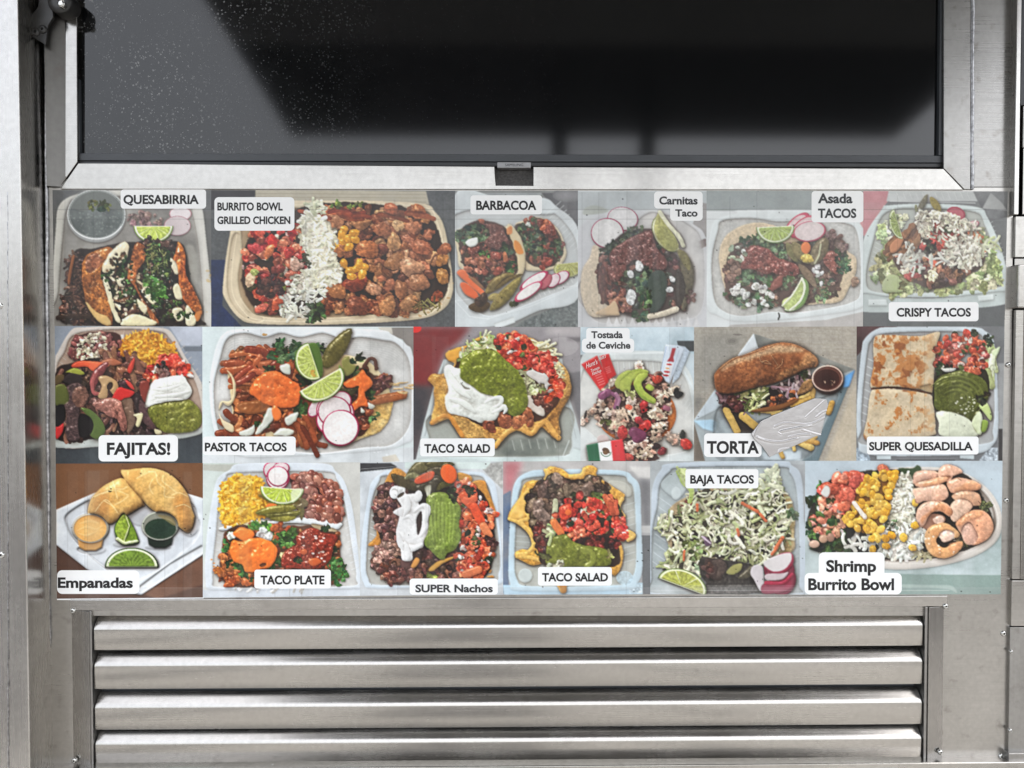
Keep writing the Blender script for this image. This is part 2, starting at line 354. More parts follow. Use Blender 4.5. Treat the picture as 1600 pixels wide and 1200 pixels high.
def quesabirria():
    p = Pic(70, 290, .1875, 80, 295, 332, 513, 1, (96, 96, 94))
    p.poly([(40, 20), (1400, 20), (1400, 210), (40, 210)], (112, 112, 110), smooth=False, tint=(88, 90, 92))
    p.poly([(130, 150), (330, 60), (700, 40), (1180, 70), (1300, 150), (1350, 500), (1400, 1000), (1400, 1210), (60, 1210), (60, 900), (90, 380)], (204, 202, 192), tint=(184, 182, 174), dome=10)
    p.poly([(190, 180), (350, 90), (1160, 120), (1230, 220), (1290, 560), (1330, 1120), (1310, 1190), (100, 1190), (110, 900), (150, 420)], (128, 125, 120), tint=(146, 144, 138), h0=-14, soft=20)
    p.poly([(180, 600), (240, 510), (300, 560), (300, 1000), (170, 1100)], (140, 138, 132), h0=-14, soft=14)
    p.poly([(1170, 520), (1230, 500), (1280, 620), (1270, 820), (1200, 700)], (150, 148, 140), h0=-14, soft=10)
    # cup of consomme
    p.ell(430, 250, 245, 225, 0, (150, 152, 150), h0=5); p.ell(430, 235, 235, 205, 0, (108, 112, 108), h0=5)
    p.poly([(210, 200), (330, 215), (480, 190), (650, 230), (640, 340), (520, 425), (380, 430), (250, 360)], (88, 94, 92), tint=(108, 114, 112), lump=14, h0=4)
    p.dots([(240, 220), (620, 230), (600, 380), (380, 420), (260, 330)], 90, (4, 11), (128, 134, 130), a=.5)
    p.chunks([(360, 150), (420, 120), (520, 140), (560, 190), (460, 210), (370, 190)], 40, (10, 22), ((74, 82, 44), (98, 100, 54), (58, 62, 40)), h0=4, h=.4)
    p.chunk(470, 195, 34, rgb((40, 58, 44)), h=.4)
    for r_, c_, w_ in ((1.0, (214, 218, 216), 9), (.95, (176, 180, 178), 5), (1.08, (150, 152, 150), 4)):
        t = np.linspace(0, 6.283, 60); p.outline(np.c_[430 + 238 * r_ * np.cos(t), 240 + 205 * r_ * np.sin(t)], c_, w_, .75)
    t = np.linspace(.5, 2.7, 40); q = np.c_[430 + 236 * np.cos(t), 240 + 204 * np.sin(t)]
    for i in range(39): p.flat_line(q[i], q[i + 1], (232, 236, 234), 11, .85)
    p.ell(1130, 235, 92, 58, 0, (206, 196, 196), rim=((178, 110, 120), .94)); p.ell(1105, 335, 112, 82, 0, (188, 176, 176), rim=((160, 110, 118), .95))
    p.chunks([(720, 230), (940, 240), (960, 320), (730, 330)], 40, (12, 30), ((116, 96, 92), (142, 118, 112), (100, 84, 82)), h=.3)
    p.lime(905, 335, 165, 140, 0, h0=20, flesh=(176, 192, 92), pith=(224, 230, 196), rind=(120, 146, 66), cut=0)
    # meat under the tacos
    body = [(240, 560), (420, 520), (700, 470), (1100, 470), (1190, 620), (1230, 900), (1300, 1100), (1260, 1170), (300, 1160), (120, 1100), (180, 860)]
    p.poly(body, (48, 38, 34), wob=10, h0=0, lump=20)
    p.chunks([(180, 640), (320, 600), (380, 1000), (400, 1130), (130, 1110), (190, 850)], 170, (14, 34), ((62, 44, 38), (84, 58, 48), (48, 36, 34), (104, 74, 60)), h0=16, g=.5, jag=.4)
    p.strands([(180, 640), (320, 600), (400, 1100), (140, 1110), (190, 850)], 90, (50, 120), (4, 9), ((74, 52, 44), (98, 70, 58), (54, 40, 36)), g=.4)
    p.strand([(110, 1100), (200, 1085), (370, 1090)], 20, rgb((58, 42, 34)), h0=20)
    p.chunks([(700, 480), (1080, 480), (1180, 1000), (1200, 1150), (900, 1160), (800, 900), (560, 1000), (560, 800), (700, 700)], 260, (14, 36), ((44, 36, 32), (62, 48, 42), (84, 62, 52), (50, 52, 40)), h0=12, g=.5, jag=.4)
    p.strands([(480, 740), (700, 640), (800, 800), (940, 1120), (640, 1160), (560, 1000)], 70, (30, 90), (6, 14), ((206, 190, 156), (96, 66, 52), (70, 80, 48), (224, 212, 180), (120, 84, 60)), h0=24, g=.5)
    p.chunks([(480, 760), (780, 700), (900, 1140), (620, 1160)], 60, (10, 24), ((206, 196, 166), (80, 58, 48), (64, 84, 44), (110, 78, 60)), h0=26, g=.5, jag=.4)
    # shells
    p.poly([(330, 600), (420, 540), (540, 510), (570, 560), (500, 640), (470, 760), (540, 960), (560, 1160), (470, 1150), (400, 1060), (340, 960), (310, 740)], (140, 84, 44), tint=(186, 116, 54), wob=8, tex=.3, h0=24, dome=44, dr=50, lump=40, fine=8, g=.8)
    p.poly([(345, 600), (420, 560), (480, 620), (430, 700), (350, 720)], (112, 66, 46), tint=(146, 92, 62), wob=14, tex=.3, h0=56, dome=14, lump=40, fine=12, g=.7)
    p.poly([(340, 960), (430, 1050), (520, 1090), (548, 1160), (470, 1150), (390, 1070)], (206, 178, 122), tint=(214, 150, 76), wob=8, h0=60, dome=14, lump=20, g=.5)
    p.poly([(190, 780), (225, 600), (250, 590), (225, 720), (205, 830)], (138, 84, 48), h0=40, dome=14, dr=12, g=.4)
    p.poly([(490, 640), (560, 540), (650, 470), (700, 500), (680, 610), (600, 660), (560, 750), (480, 710)], (226, 216, 186), tint=(198, 182, 146), wob=10, h0=50, dome=30, dr=40, lump=30, fine=6, g=.4)
    p.chunks([(500, 620), (660, 520), (640, 640), (540, 740)], 16, (10, 22), ((110, 82, 54), (150, 120, 80)), h0=70, h=.3)
    p.poly([(690, 760), (730, 560), (770, 470), (850, 530), (840, 620), (780, 700), (760, 820), (830, 960), (950, 1130), (900, 1130), (820, 990), (740, 830)], (176, 106, 58), tint=(132, 78, 44), wob=6, tex=.3, h0=40, dome=22, dr=25, lump=30, g=.7)
    p.poly([(1110, 470), (1170, 560), (1180, 740), (1240, 860), (1310, 1030), (1290, 1080), (1190, 1000), (1120, 880), (1110, 740), (1060, 640), (1090, 560)], (190, 110, 48), tint=(140, 70, 36), wob=5, tex=.35, h0=44, dome=44, dr=40, lump=40, fine=10, g=.9)
    p.poly([(1240, 1110), (1270, 1040), (1310, 1050), (1280, 1130)], (196, 120, 60), h0=50, dome=10)
    for q in ([(1050, 600), (1090, 640), (1110, 730), (1080, 730), (1050, 660)], [(1070, 850), (1110, 820), (1150, 940), (1090, 940)], [(1060, 1030), (1140, 1020), (1160, 1110), (1100, 1130)], [(1180, 1000), (1230, 1050), (1260, 1150), (1180, 1160)], [(480, 740), (540, 830), (580, 1000), (630, 1130), (590, 1130), (540, 1000), (510, 880)],
              [(830, 830), (940, 900), (930, 990), (860, 960)], [(770, 940), (850, 1010), (830, 1070), (780, 1010)], [(640, 1130), (740, 1070), (920, 1130), (900, 1165), (650, 1165)], [(600, 780), (660, 760), (670, 830), (620, 840)]):
        p.poly(q, (222, 212, 182), tint=(200, 190, 150), wob=8, h0=52, dome=16, dr=18, lump=24, g=.5)
    p.leaves([(860, 500), (1020, 520), (1040, 760), (900, 900), (800, 760), (840, 620)], 90, (16, 30), h0=50)
    p.strands([(860, 500), (1010, 530), (1000, 700), (840, 720)], 60, (20, 60), (3, 6), ((108, 116, 66), (70, 84, 48), (134, 136, 84)), h0=60)
    p.leaves([(800, 760), (960, 800), (1000, 900), (900, 960)], 30, (26, 50), ((62, 104, 42), (82, 120, 56)), h0=60)
    p.leaves([(480, 740), (700, 620), (720, 900), (560, 900)], 40, (14, 34), h0=50)
    p.leaves([(900, 960), (1100, 960), (1120, 1090), (960, 1080)], 20, (14, 32), h0=50)
    p.leaves([(1060, 1060), (1240, 1060), (1200, 1120)], 8, (14, 28), ((72, 112, 50),), h0=70)
    p.dots([(700, 700), (1000, 700), (1000, 1000), (700, 1000)], 40, (4, 12), (206, 204, 186), a=.8)
    p.dots([(1340, 690), (1390, 690), (1390, 1100), (1350, 1100)], 6, (6, 22), (190, 156, 96), a=.5)
    im = p.finish(spread=26, spec=.9, ao=1.1)
    return p, im

def burrito_bowl():
    p = Pic(325, 290, .2469, 328, 295, 714, 513, 2, (84, 86, 86))
    p.poly([(0, 0), (1600, 0), (1600, 920), (0, 920)], (96, 98, 98), smooth=False, tint=(78, 80, 82), tex=.05)
    p.poly([(0, 470), (110, 470), (90, 760), (240, 920), (0, 920)], (52, 62, 88), smooth=False, tint=(42, 54, 88), tex=.05)
    p.poly([(0, 20), (290, 20), (280, 80), (200, 110), (0, 150)], (66, 64, 66))
    p.poly([(300, 25), (1380, 35), (1400, 120), (300, 100)], (178, 170, 150), smooth=False, tint=(160, 154, 138))
    for y in (50, 72, 98): p.flat_line((300, y), (1380, y + 6), (132, 126, 112), 4, .6)
    p.poly([(200, 120), (760, 95), (1330, 110), (1440, 170), (1500, 280), (1545, 560), (1545, 690), (1480, 790), (1300, 850), (760, 880), (320, 875), (200, 840), (110, 720), (95, 620), (140, 300)], (206, 190, 160), tint=(194, 178, 150), dome=14, dr=30, tex=.02)
    p.poly([(260, 170), (800, 140), (1330, 150), (1430, 240), (1490, 520), (1500, 680), (1400, 780), (1250, 800), (760, 835), (360, 830), (250, 770), (185, 620), (210, 360)], (170, 150, 120), tint=(150, 128, 100), h0=-20, soft=10)
    p.poly([(150, 340), (200, 300), (215, 420), (190, 600), (240, 780), (360, 840), (300, 860), (190, 800), (120, 650)], (196, 180, 152), h0=-5, soft=16)
    p.outline(spline([(240, 150), (800, 118), (1340, 132), (1450, 230), (1515, 540), (1515, 690), (1420, 800), (1280, 830), (760, 858), (340, 852), (220, 790), (150, 640), (180, 330)]), (226, 212, 184), 7, .6)
    full = [(290, 280), (540, 160), (760, 110), (1200, 130), (1390, 180), (1480, 340), (1520, 480), (1530, 580), (1480, 720), (1300, 800), (1000, 790), (740, 800), (480, 820), (300, 780), (210, 560)]
    p.poly(full, (58, 40, 30), wob=14)
    # pico
    p.pico([(280, 290), (560, 250), (640, 420), (620, 560), (480, 660), (480, 780), (300, 790), (290, 660), (205, 560), (240, 400)], 170, (18, 46), red=((170, 52, 44), (186, 74, 54), (150, 42, 38), (198, 110, 80), (128, 60, 48)), white=((202, 180, 160), (186, 150, 140), (214, 170, 150)), green=((70, 66, 40), (48, 42, 34), (132, 140, 76)), mix=(.7, .18, .12), h0=30)
    for x, y, c in ((410, 355, (196, 46, 40)), (385, 420, (200, 110, 66)), (440, 740, (190, 84, 52)), (340, 775, (196, 96, 76)), (300, 400, (182, 66, 66)), (270, 590, (204, 170, 138)), (550, 500, (190, 150, 130))): p.chunk(x, y, 48, rgb(c), k=5, jag=.2, h0=40, h=.5, g=.7, p=4, asp=.6)
    p.chunk(295, 548, 28, rgb((154, 160, 92)), h0=50, jag=.1); p.chunk(475, 650, 30, rgb((128, 132, 60)), h0=50, jag=.1)
    p.chunks([(330, 600), (460, 560), (470, 680), (340, 690)], 30, (16, 30), ((64, 42, 40), (86, 52, 46)), h0=10)
    # chicken
    pal = ((146, 88, 54), (166, 108, 70), (122, 70, 42), (180, 128, 88), (154, 94, 62), (110, 60, 38))
    p.chunks([(740, 160), (1200, 140), (1380, 190), (1480, 360), (1520, 480), (1420, 500), (1300, 800), (1000, 790), (760, 780), (780, 640), (980, 560), (880, 420), (840, 280), (740, 250)], 230, (26, 48), pal, h0=24, h=.9, g=.35, k=8, jag=.24, facet=.8, tex=.2, p=2.6)
    for x, y, r, c in ((1175, 355, 62, (186, 132, 84)), (1180, 480, 66, (150, 98, 58)), (1290, 520, 76, (178, 126, 92)), (975, 235, 66, (158, 108, 70)), (810, 230, 58, (164, 112, 78)), (1000, 400, 72, (158, 96, 56)), (840, 390, 66, (164, 104, 60)), (1200, 250, 42, (190, 146, 102)), (1300, 265, 54, (152, 96, 66)), (1140, 760, 62, (168, 112, 68)), (1270, 750, 66, (158, 108, 68)), (1220, 660, 60, (146, 90, 54)), (1340, 610, 72, (148, 98, 66)), (1485, 575, 52, (172, 118, 60)), (925, 615, 80, (136, 60, 34)), (810, 670, 62, (160, 104, 62)), (940, 760, 74, (120, 66, 44)), (1480, 470, 44, (176, 118, 62)), (1345, 390, 60, (160, 92, 60)), (1450, 700, 44, (140, 70, 40)), (1100, 280, 58, (150, 92, 60)), (1050, 650, 50, (180, 128, 96)), (1160, 150, 48, (160, 84, 52)), (1330, 165, 52, (150, 84, 46))):
        p.chunk(x, y, r, rgb(c), k=9, jag=.2, h0=38, h=.85, g=.4, facet=.9, tex=.2, asp=.75)
    p.strands([(740, 160), (1380, 170), (1380, 200), (740, 200)], 10, (100, 200), (10, 16), ((140, 60, 34), (160, 80, 46)), ang=0.1, spr=.3, h0=20)
    # corn
    for x, y in ((860, 285), (850, 345), (890, 335), (930, 340), (845, 310), (925, 300), (890, 390), (860, 495), (900, 540), (940, 525), (985, 515), (975, 560), (960, 500), (910, 575), (800, 375)):
        p.chunk(x, y, 34, rgb((206, 142, 44)), k=6, jag=.1, h0=46, h=.9, g=.7, asp=.75, tex=.05, rough=.25)
    # cheese
    ch = [(650, 110), (720, 110), (720, 200), (770, 260), (830, 340), (780, 390), (830, 500), (840, 580), (740, 640), (700, 700), (740, 720), (640, 760), (620, 830), (480, 830), (500, 700), (560, 560), (640, 480), (580, 340), (600, 190)]
    p.poly([(600, 190), (720, 200), (820, 340), (780, 390), (840, 580), (700, 650), (560, 640), (640, 480), (590, 330)], (200, 194, 160), wob=12, h0=26)
    p.strands([(600, 180), (720, 200), (825, 340), (780, 390), (840, 580), (720, 640), (540, 660), (640, 480), (585, 330)], 360, (22, 58), (5, 11), CHEESE, curl=.3, h0=26, h=.9)
    p.strands([(470, 720), (640, 660), (740, 660), (620, 830), (470, 830)], 70, (26, 60), (6, 11), ((206, 206, 190), (188, 190, 178), (222, 220, 200)), curl=.3, h0=26)
    p.strands([(640, 110), (720, 110), (730, 180), (640, 170)], 24, (26, 60), (6, 11), ((206, 206, 180), (188, 190, 160)), curl=.3, h0=26)
    p.chunks([(500, 600), (600, 560), (610, 640), (520, 670)], 16, (14, 26), ((206, 200, 180),), h0=40)
    p.leaves([(620, 760), (730, 760), (720, 840), (640, 840)], 14, (26, 44), ((52, 74, 40), (70, 92, 50)), h0=30)
    p.leaves([(800, 110), (960, 110), (960, 150), (800, 150)], 10, (16, 28), ((112, 124, 56), (84, 100, 48)), h0=30)
    p.leaves([(600, 440), (650, 450), (640, 520)], 8, (14, 24), ((60, 60, 36),), h0=20)
    p.strands([(1300, 740), (1480, 720), (1440, 790), (1330, 790)], 18, (30, 70), (3, 6), ((150, 140, 80), (120, 110, 60)))
    p.dots([(1400, 760), (1540, 600), (1540, 760), (1300, 850)], 14, (3, 12), (176, 130, 76), a=.5)
    im = p.finish(spread=24, spec=.7, ao=1.1)
    for x0, x1, a in ((1062, 1440, .055), (315, 540, .05)):
        X0 = int((325 + x0 * .2469) - 328); X1 = int((325 + x1 * .2469) - 328); im[:, X0:X1] = im[:, X0:X1] * (1 - a) + .72 * a  # pale upright bands: reflections painted onto the print
    return p, im

def barbacoa():
    p = Pic(700, 290, .1876, 709, 295, 905, 514, 3, (120, 122, 120))
    p.poly([(780, 60), (1090, 60), (1090, 400), (960, 250), (840, 140)], (98, 98, 100), smooth=False, tint=(74, 74, 76))
    p.ell(1000, 80, 130, 60, 0, (132, 132, 134), grad=(100, 100, 102))
    p.poly([(50, 60), (780, 60), (760, 130), (50, 130)], (140, 146, 146), smooth=False)
    p.poly([(540, 1190), (640, 1120), (1090, 930), (1090, 1200), (540, 1200)], (116, 122, 120), smooth=False, tint=(90, 96, 96), tex=.15)
    p.poly([(40, 110), (400, 90), (780, 100), (900, 170), (1090, 380), (1090, 930), (760, 1040), (560, 1130), (400, 1170), (120, 1200), (40, 1200)], (198, 206, 208), tint=(186, 194, 196), dome=10, dr=30)
    p.poly([(60, 240), (800, 240), (900, 240), (1050, 420), (1090, 640), (1080, 800), (800, 930), (420, 1070), (260, 1060), (120, 950), (60, 800)], (190, 194, 194), tint=(170, 176, 176), h0=-16, soft=10)
    p.ribs((800, 230), (1060, 560), 10, (120, -110), (214, 220, 220), 6, .7)
    p.ribs((600, 1000), (1060, 800), 12, (-30, -50), (226, 230, 228), 8, .6)
    p.poly([(380, 1150), (550, 1090), (560, 1140), (400, 1195)], (206, 214, 214), smooth=False, h0=4)
    p.outline(np.array([(60, 960), (180, 1090), (330, 1110), (700, 1000), (1090, 830)]), (226, 232, 232), 12, .4)
    # right taco
    p.poly([(560, 340), (640, 290), (740, 260), (850, 300), (940, 400), (985, 560), (950, 650), (860, 700), (720, 710), (640, 690), (640, 560)], (208, 192, 160), tint=(192, 174, 138), wob=5, h0=10, dome=12, dr=20)
    p.poly([(560, 350), (640, 310), (740, 265), (850, 310), (930, 420), (960, 560), (900, 650), (780, 690), (660, 640), (640, 540)], (70, 54, 46), wob=10, h0=14)
    p.chunks([(580, 340), (740, 270), (920, 420), (950, 560), (880, 650), (700, 640), (640, 560)], 130, (14, 32), ((108, 62, 52), (86, 50, 44), (134, 76, 60), (64, 60, 48), (70, 84, 58)), h0=18, g=.5)
    p.leaves([(590, 350), (760, 340), (800, 460), (760, 590), (660, 560)], 60, (16, 34), ((64, 80, 56), (48, 62, 46), (86, 102, 72)))
    p.salsa([(740, 280), (860, 300), (900, 400), (840, 420), (780, 380)], (134, 66, 52), (112, 58, 48), 14, h0=34, g=.6)
    p.chunks([(780, 600), (860, 600), (850, 680), (780, 680)], 10, (20, 36), ((150, 66, 52),), h0=24, g=.6)
    p.leaves([(860, 450), (960, 470), (950, 560), (870, 600)], 16, (16, 30), ((72, 92, 60), (50, 66, 46)))
    p.chunks([(780, 310), (830, 310), (830, 360), (780, 360)], 5, (20, 32), ((190, 102, 70),), h0=40, g=.5); p.chunk(668, 322, 24, rgb((196, 198, 190)), h0=40)
    # left taco
    p.poly([(60, 430), (100, 360), (480, 340), (520, 320), (600, 420), (640, 560), (630, 720), (560, 760), (140, 710), (80, 560)], (210, 196, 164), tint=(196, 180, 146), wob=5, h0=16, dome=16, dr=18)
    p.poly([(80, 430), (120, 350), (260, 290), (440, 320), (520, 420), (560, 560), (580, 720), (420, 790), (280, 850), (150, 700), (100, 560)], (70, 52, 46), wob=12, h0=22)
    p.chunks([(140, 500), (500, 460), (560, 700), (420, 780), (280, 850), (160, 700)], 150, (16, 34), ((120, 72, 56), (94, 56, 46), (72, 54, 44), (150, 92, 70), (58, 58, 46)), h0=22, g=.5)
    p.salsa([(270, 330), (420, 320), (480, 400), (510, 480), (440, 540), (330, 500), (270, 440)], (118, 78, 70), (104, 66, 58), 60, h0=46, g=.6)
    p.salsa([(180, 520), (260, 510), (240, 560), (180, 570)], (136, 70, 54), (120, 62, 50), 8, h0=40); p.salsa([(360, 550), (440, 560), (430, 620), (360, 600)], (142, 70, 52), (126, 58, 46), 8, h0=40)
    p.leaves([(70, 400), (200, 320), (330, 350), (310, 440), (170, 470), (80, 460)], 60, (18, 38), ((80, 98, 70), (58, 74, 54), (104, 120, 88)))
    p.leaves([(440, 500), (540, 500), (560, 570), (450, 560)], 14, (16, 32), ((72, 92, 62),)); p.leaves([(500, 640), (570, 620), (570, 720), (480, 720)], 16, (16, 30)); p.leaves([(240, 540), (330, 540), (320, 620)], 10, (14, 28))
    p.poly([(140, 470), (200, 440), (250, 430), (240, 490), (180, 510)], (206, 210, 202), wob=8, h0=60, dome=14)
    p.chunks([(170, 580), (340, 600), (330, 720), (160, 700)], 14, (24, 40), ((168, 106, 82), (146, 84, 64)), h0=40, g=.4)
    p.chunk(470, 600, 42, rgb((168, 100, 66)), asp=.45, ang=1.5, h0=44, g=.5); p.chunk(280, 300, 28, rgb((150, 90, 70)), h0=50); p.chunk(420, 710, 40, rgb((140, 70, 54)), h0=44, g=.6)
    p.poly([(490, 350), (520, 325), (600, 430), (640, 560), (630, 720), (590, 740), (570, 560), (530, 450)], (206, 190, 156), tint=(190, 166, 124), wob=4, h0=40, dome=16, dr=16)
    p.poly([(490, 360), (530, 340), (540, 390), (500, 410)], (210, 132, 80), wob=8, h0=58); p.poly([(550, 460), (600, 480), (625, 560), (570, 560)], (206, 128, 60), wob=8, h0=58, g=.4)
    # veg
    for q, c in (([(100, 820), (150, 810), (250, 900), (230, 945), (140, 900)], (222, 96, 50)), ([(75, 730), (130, 700), (200, 780), (310, 890), (290, 920), (180, 830)], (228, 106, 60)), ([(170, 760), (220, 770), (300, 850), (270, 850)], (140, 100, 70))): p.poly(q, c, wob=3, h0=40, dome=16, dr=18, g=.5)
    for q, w, c in (([(320, 890), (420, 800), (540, 740)], 48, (116, 98, 52)), ([(360, 1030), (470, 920), (600, 770)], 50, (126, 112, 56)), ([(340, 940), (400, 930), (440, 970)], 34, (140, 124, 70)), ([(180, 1010), (270, 1010), (340, 990)], 44, (84, 62, 34)), ([(390, 860), (500, 780), (620, 740)], 20, (104, 86, 44))): p.jalap(q, w, c, h0=34, g=.5)
    p.chunk(275, 960, 60, rgb((66, 46, 34)), h0=40, g=.5)
    p.leaves([(480, 980), (580, 970), (570, 1000)], 6, (16, 28), ((60, 66, 36),))
    p.lime(1000, 690, 120, 74, -.1, h0=20, flesh=(156, 156, 84), pith=(190, 190, 140), rind=(130, 134, 70), cut=-.6)
    p.radish(940, 765, 80, 46, -.6, h0=44, face=(222, 206, 208)); p.radish(880, 790, 70, 44, -.9, h0=46, face=(216, 192, 196)); p.radish(815, 800, 74, 38, -1.0, h0=46, face=(176, 90, 100), rim=(156, 60, 78))
    p.radish(715, 790, 140, 42, -.56, h0=50, w=.86); p.radish(670, 880, 140, 46, -.6, h0=56, w=.86, rim=(190, 56, 92))
    im = p.finish(spread=24, lo=.08, hi=.96, sat=1.0, spec=.45)  # lifted blacks: sky glare on the laminate painted into the print
    return p, im

def carnitas():
    p = Pic(895, 290, .1875, 901, 295, 1106, 514, 4, (188, 194, 196))
    p.poly([(30, 50), (1130, 50), (1130, 200), (30, 200)], (172, 180, 182), smooth=False, tint=(160, 168, 170))
    p.poly([(1060, 140), (1130, 150), (1130, 450), (1000, 320)], (138, 134, 132), smooth=False)
    p.poly([(60, 350), (180, 260), (400, 220), (800, 220), (1000, 320), (1110, 450), (1130, 900), (1130, 1200), (30, 1200), (30, 600)], (190, 192, 196), tint=(176, 178, 180), dome=8)
    p.poly([(100, 190), (190, 165), (300, 215), (100, 245)], (164, 170, 160))
    p.poly([(940, 500), (1110, 440), (1115, 505), (950, 580)], (112, 96, 92), smooth=False)
    p.poly([(560, 270), (760, 240), (960, 320), (1080, 480), (1080, 1000), (900, 1120), (300, 1150), (120, 1050), (60, 800)], (168, 166, 164), tint=(184, 182, 178), h0=-10, soft=24)
    for x in range(300, 1080, 66): p.poly([(x - 30, 1170), (x, 1090), (x + 30, 1170)], (206, 206, 206), smooth=False, a=.6, h0=2)
    p.radish(415, 275, 130, 100, .15, h0=20, rim=(160, 58, 88), face=(208, 206, 206), w=.965)
    p.poly([(170, 500), (240, 540), (260, 700), (230, 900), (330, 990), (380, 1060), (200, 1100), (110, 1040), (65, 860), (80, 700), (140, 600)], (202, 184, 158), tint=(190, 170, 142), wob=4, tex=.08, h0=12, dome=22, dr=30)
    p.radish(287, 395, 138, 128, .1, h0=34, rim=(164, 48, 84), face=(212, 210, 208), w=.965)
    p.poly([(250, 560), (420, 400), (560, 360), (680, 370), (760, 500), (900, 620), (960, 800), (950, 1040), (860, 1050), (640, 1090), (560, 1110), (380, 1050), (260, 960), (200, 800)], (74, 60, 56), wob=14, h0=20)
    p.chunks([(230, 600), (420, 440), (760, 500), (900, 640), (940, 1000), (640, 1060), (380, 1040), (250, 950)], 190, (16, 40), ((108, 66, 58), (84, 54, 50), (126, 84, 72), (66, 58, 54), (60, 66, 56)), h0=20, g=.5)
    p.leaves([(240, 540), (340, 470), (500, 360), (580, 370), (420, 480), (270, 580)], 50, (16, 34), ((64, 76, 60), (48, 58, 48), (84, 98, 76)))
    p.salsa([(310, 560), (420, 470), (560, 400), (660, 380), (700, 520), (780, 620), (770, 700), (600, 680), (520, 620), (400, 700), (320, 660)], (122, 74, 66), (96, 58, 54), 90, h0=48, g=.9)
    p.salsa([(300, 680), (420, 650), (440, 720), (360, 800), (290, 760)], (122, 70, 62), (100, 60, 54), 20, h0=44, g=.6)
    p.strands([(220, 700), (290, 680), (290, 960), (230, 900)], 50, (50, 110), (6, 11), ((112, 66, 56), (84, 52, 48)), h0=20, ang=1.4, spr=1)
    p.chunks([(300, 900), (420, 930), (480, 1050), (320, 1000)], 20, (20, 40), ((150, 100, 78), (120, 76, 62)), h0=40, g=.5)
    p.leaves([(420, 780), (620, 680), (660, 860), (580, 900), (500, 840)], 40, (20, 44), ((66, 86, 60), (86, 108, 76), (50, 64, 48)), h0=44)
    p.poly([(640, 760), (760, 720), (780, 900), (720, 1040), (640, 1040)], (66, 80, 66), tint=(54, 62, 58), wob=12, h0=40, dome=16, lump=30)
    p.leaves([(540, 880), (640, 900), (620, 1080), (560, 1000)], 20, (20, 40)); p.leaves([(520, 1050), (640, 1060), (620, 1120), (540, 1110)], 12, (22, 40), ((70, 92, 66),))
    for x, y, r in ((555, 670, 44), (480, 740, 38), (485, 930, 58), (805, 870, 30), (830, 780, 30)): p.chunk(x, y, r, rgb((206, 208, 206)), k=6, jag=.2, h0=60, h=.5, p=4, facet=1)
    p.lime(790, 400, 170, 110, .98, h0=40, flesh=(150, 150, 86), pith=(206, 206, 168), rind=(112, 120, 66), cut=-.1, thick=.0)
    p.poly([(680, 350), (700, 250), (725, 215), (760, 280), (860, 440), (880, 520), (800, 545), (710, 450)], (146, 146, 80), tint=(164, 160, 92), wob=2, h0=50, dome=20, dr=30, tex=.12, g=.3)
    p.strand(spline([(725, 220), (800, 330), (880, 420), (920, 500)], False), 16, rgb((206, 204, 170)), h0=64)
    p.jalap([(890, 560), (940, 640), (960, 800), (920, 1030)], 52, (92, 84, 64), h0=40, g=.5); p.jalap([(880, 540), (930, 600), (970, 700)], 34, (112, 104, 62), h0=54); p.jalap([(880, 700), (900, 850), (890, 1000)], 40, (64, 56, 50), h0=50)
    p.chunks([(960, 880), (1010, 900), (1000, 960), (950, 960)], 8, (16, 30), ((112, 84, 78),))
    p.poly([(190, 1070), (300, 1000), (350, 960), (380, 1040), (380, 1080)], (190, 160, 124), h0=50, dome=14, wob=6)
    p.strand(spline([(640, 1090), (740, 1070), (860, 1030)], False), 24, rgb((206, 192, 166)), h0=40)
    im = p.finish(spread=24, lo=.11, hi=.94, sat=.92, spec=.55, amb=.45)  # low contrast paints the reflected sky haze into the colours
    return p, im

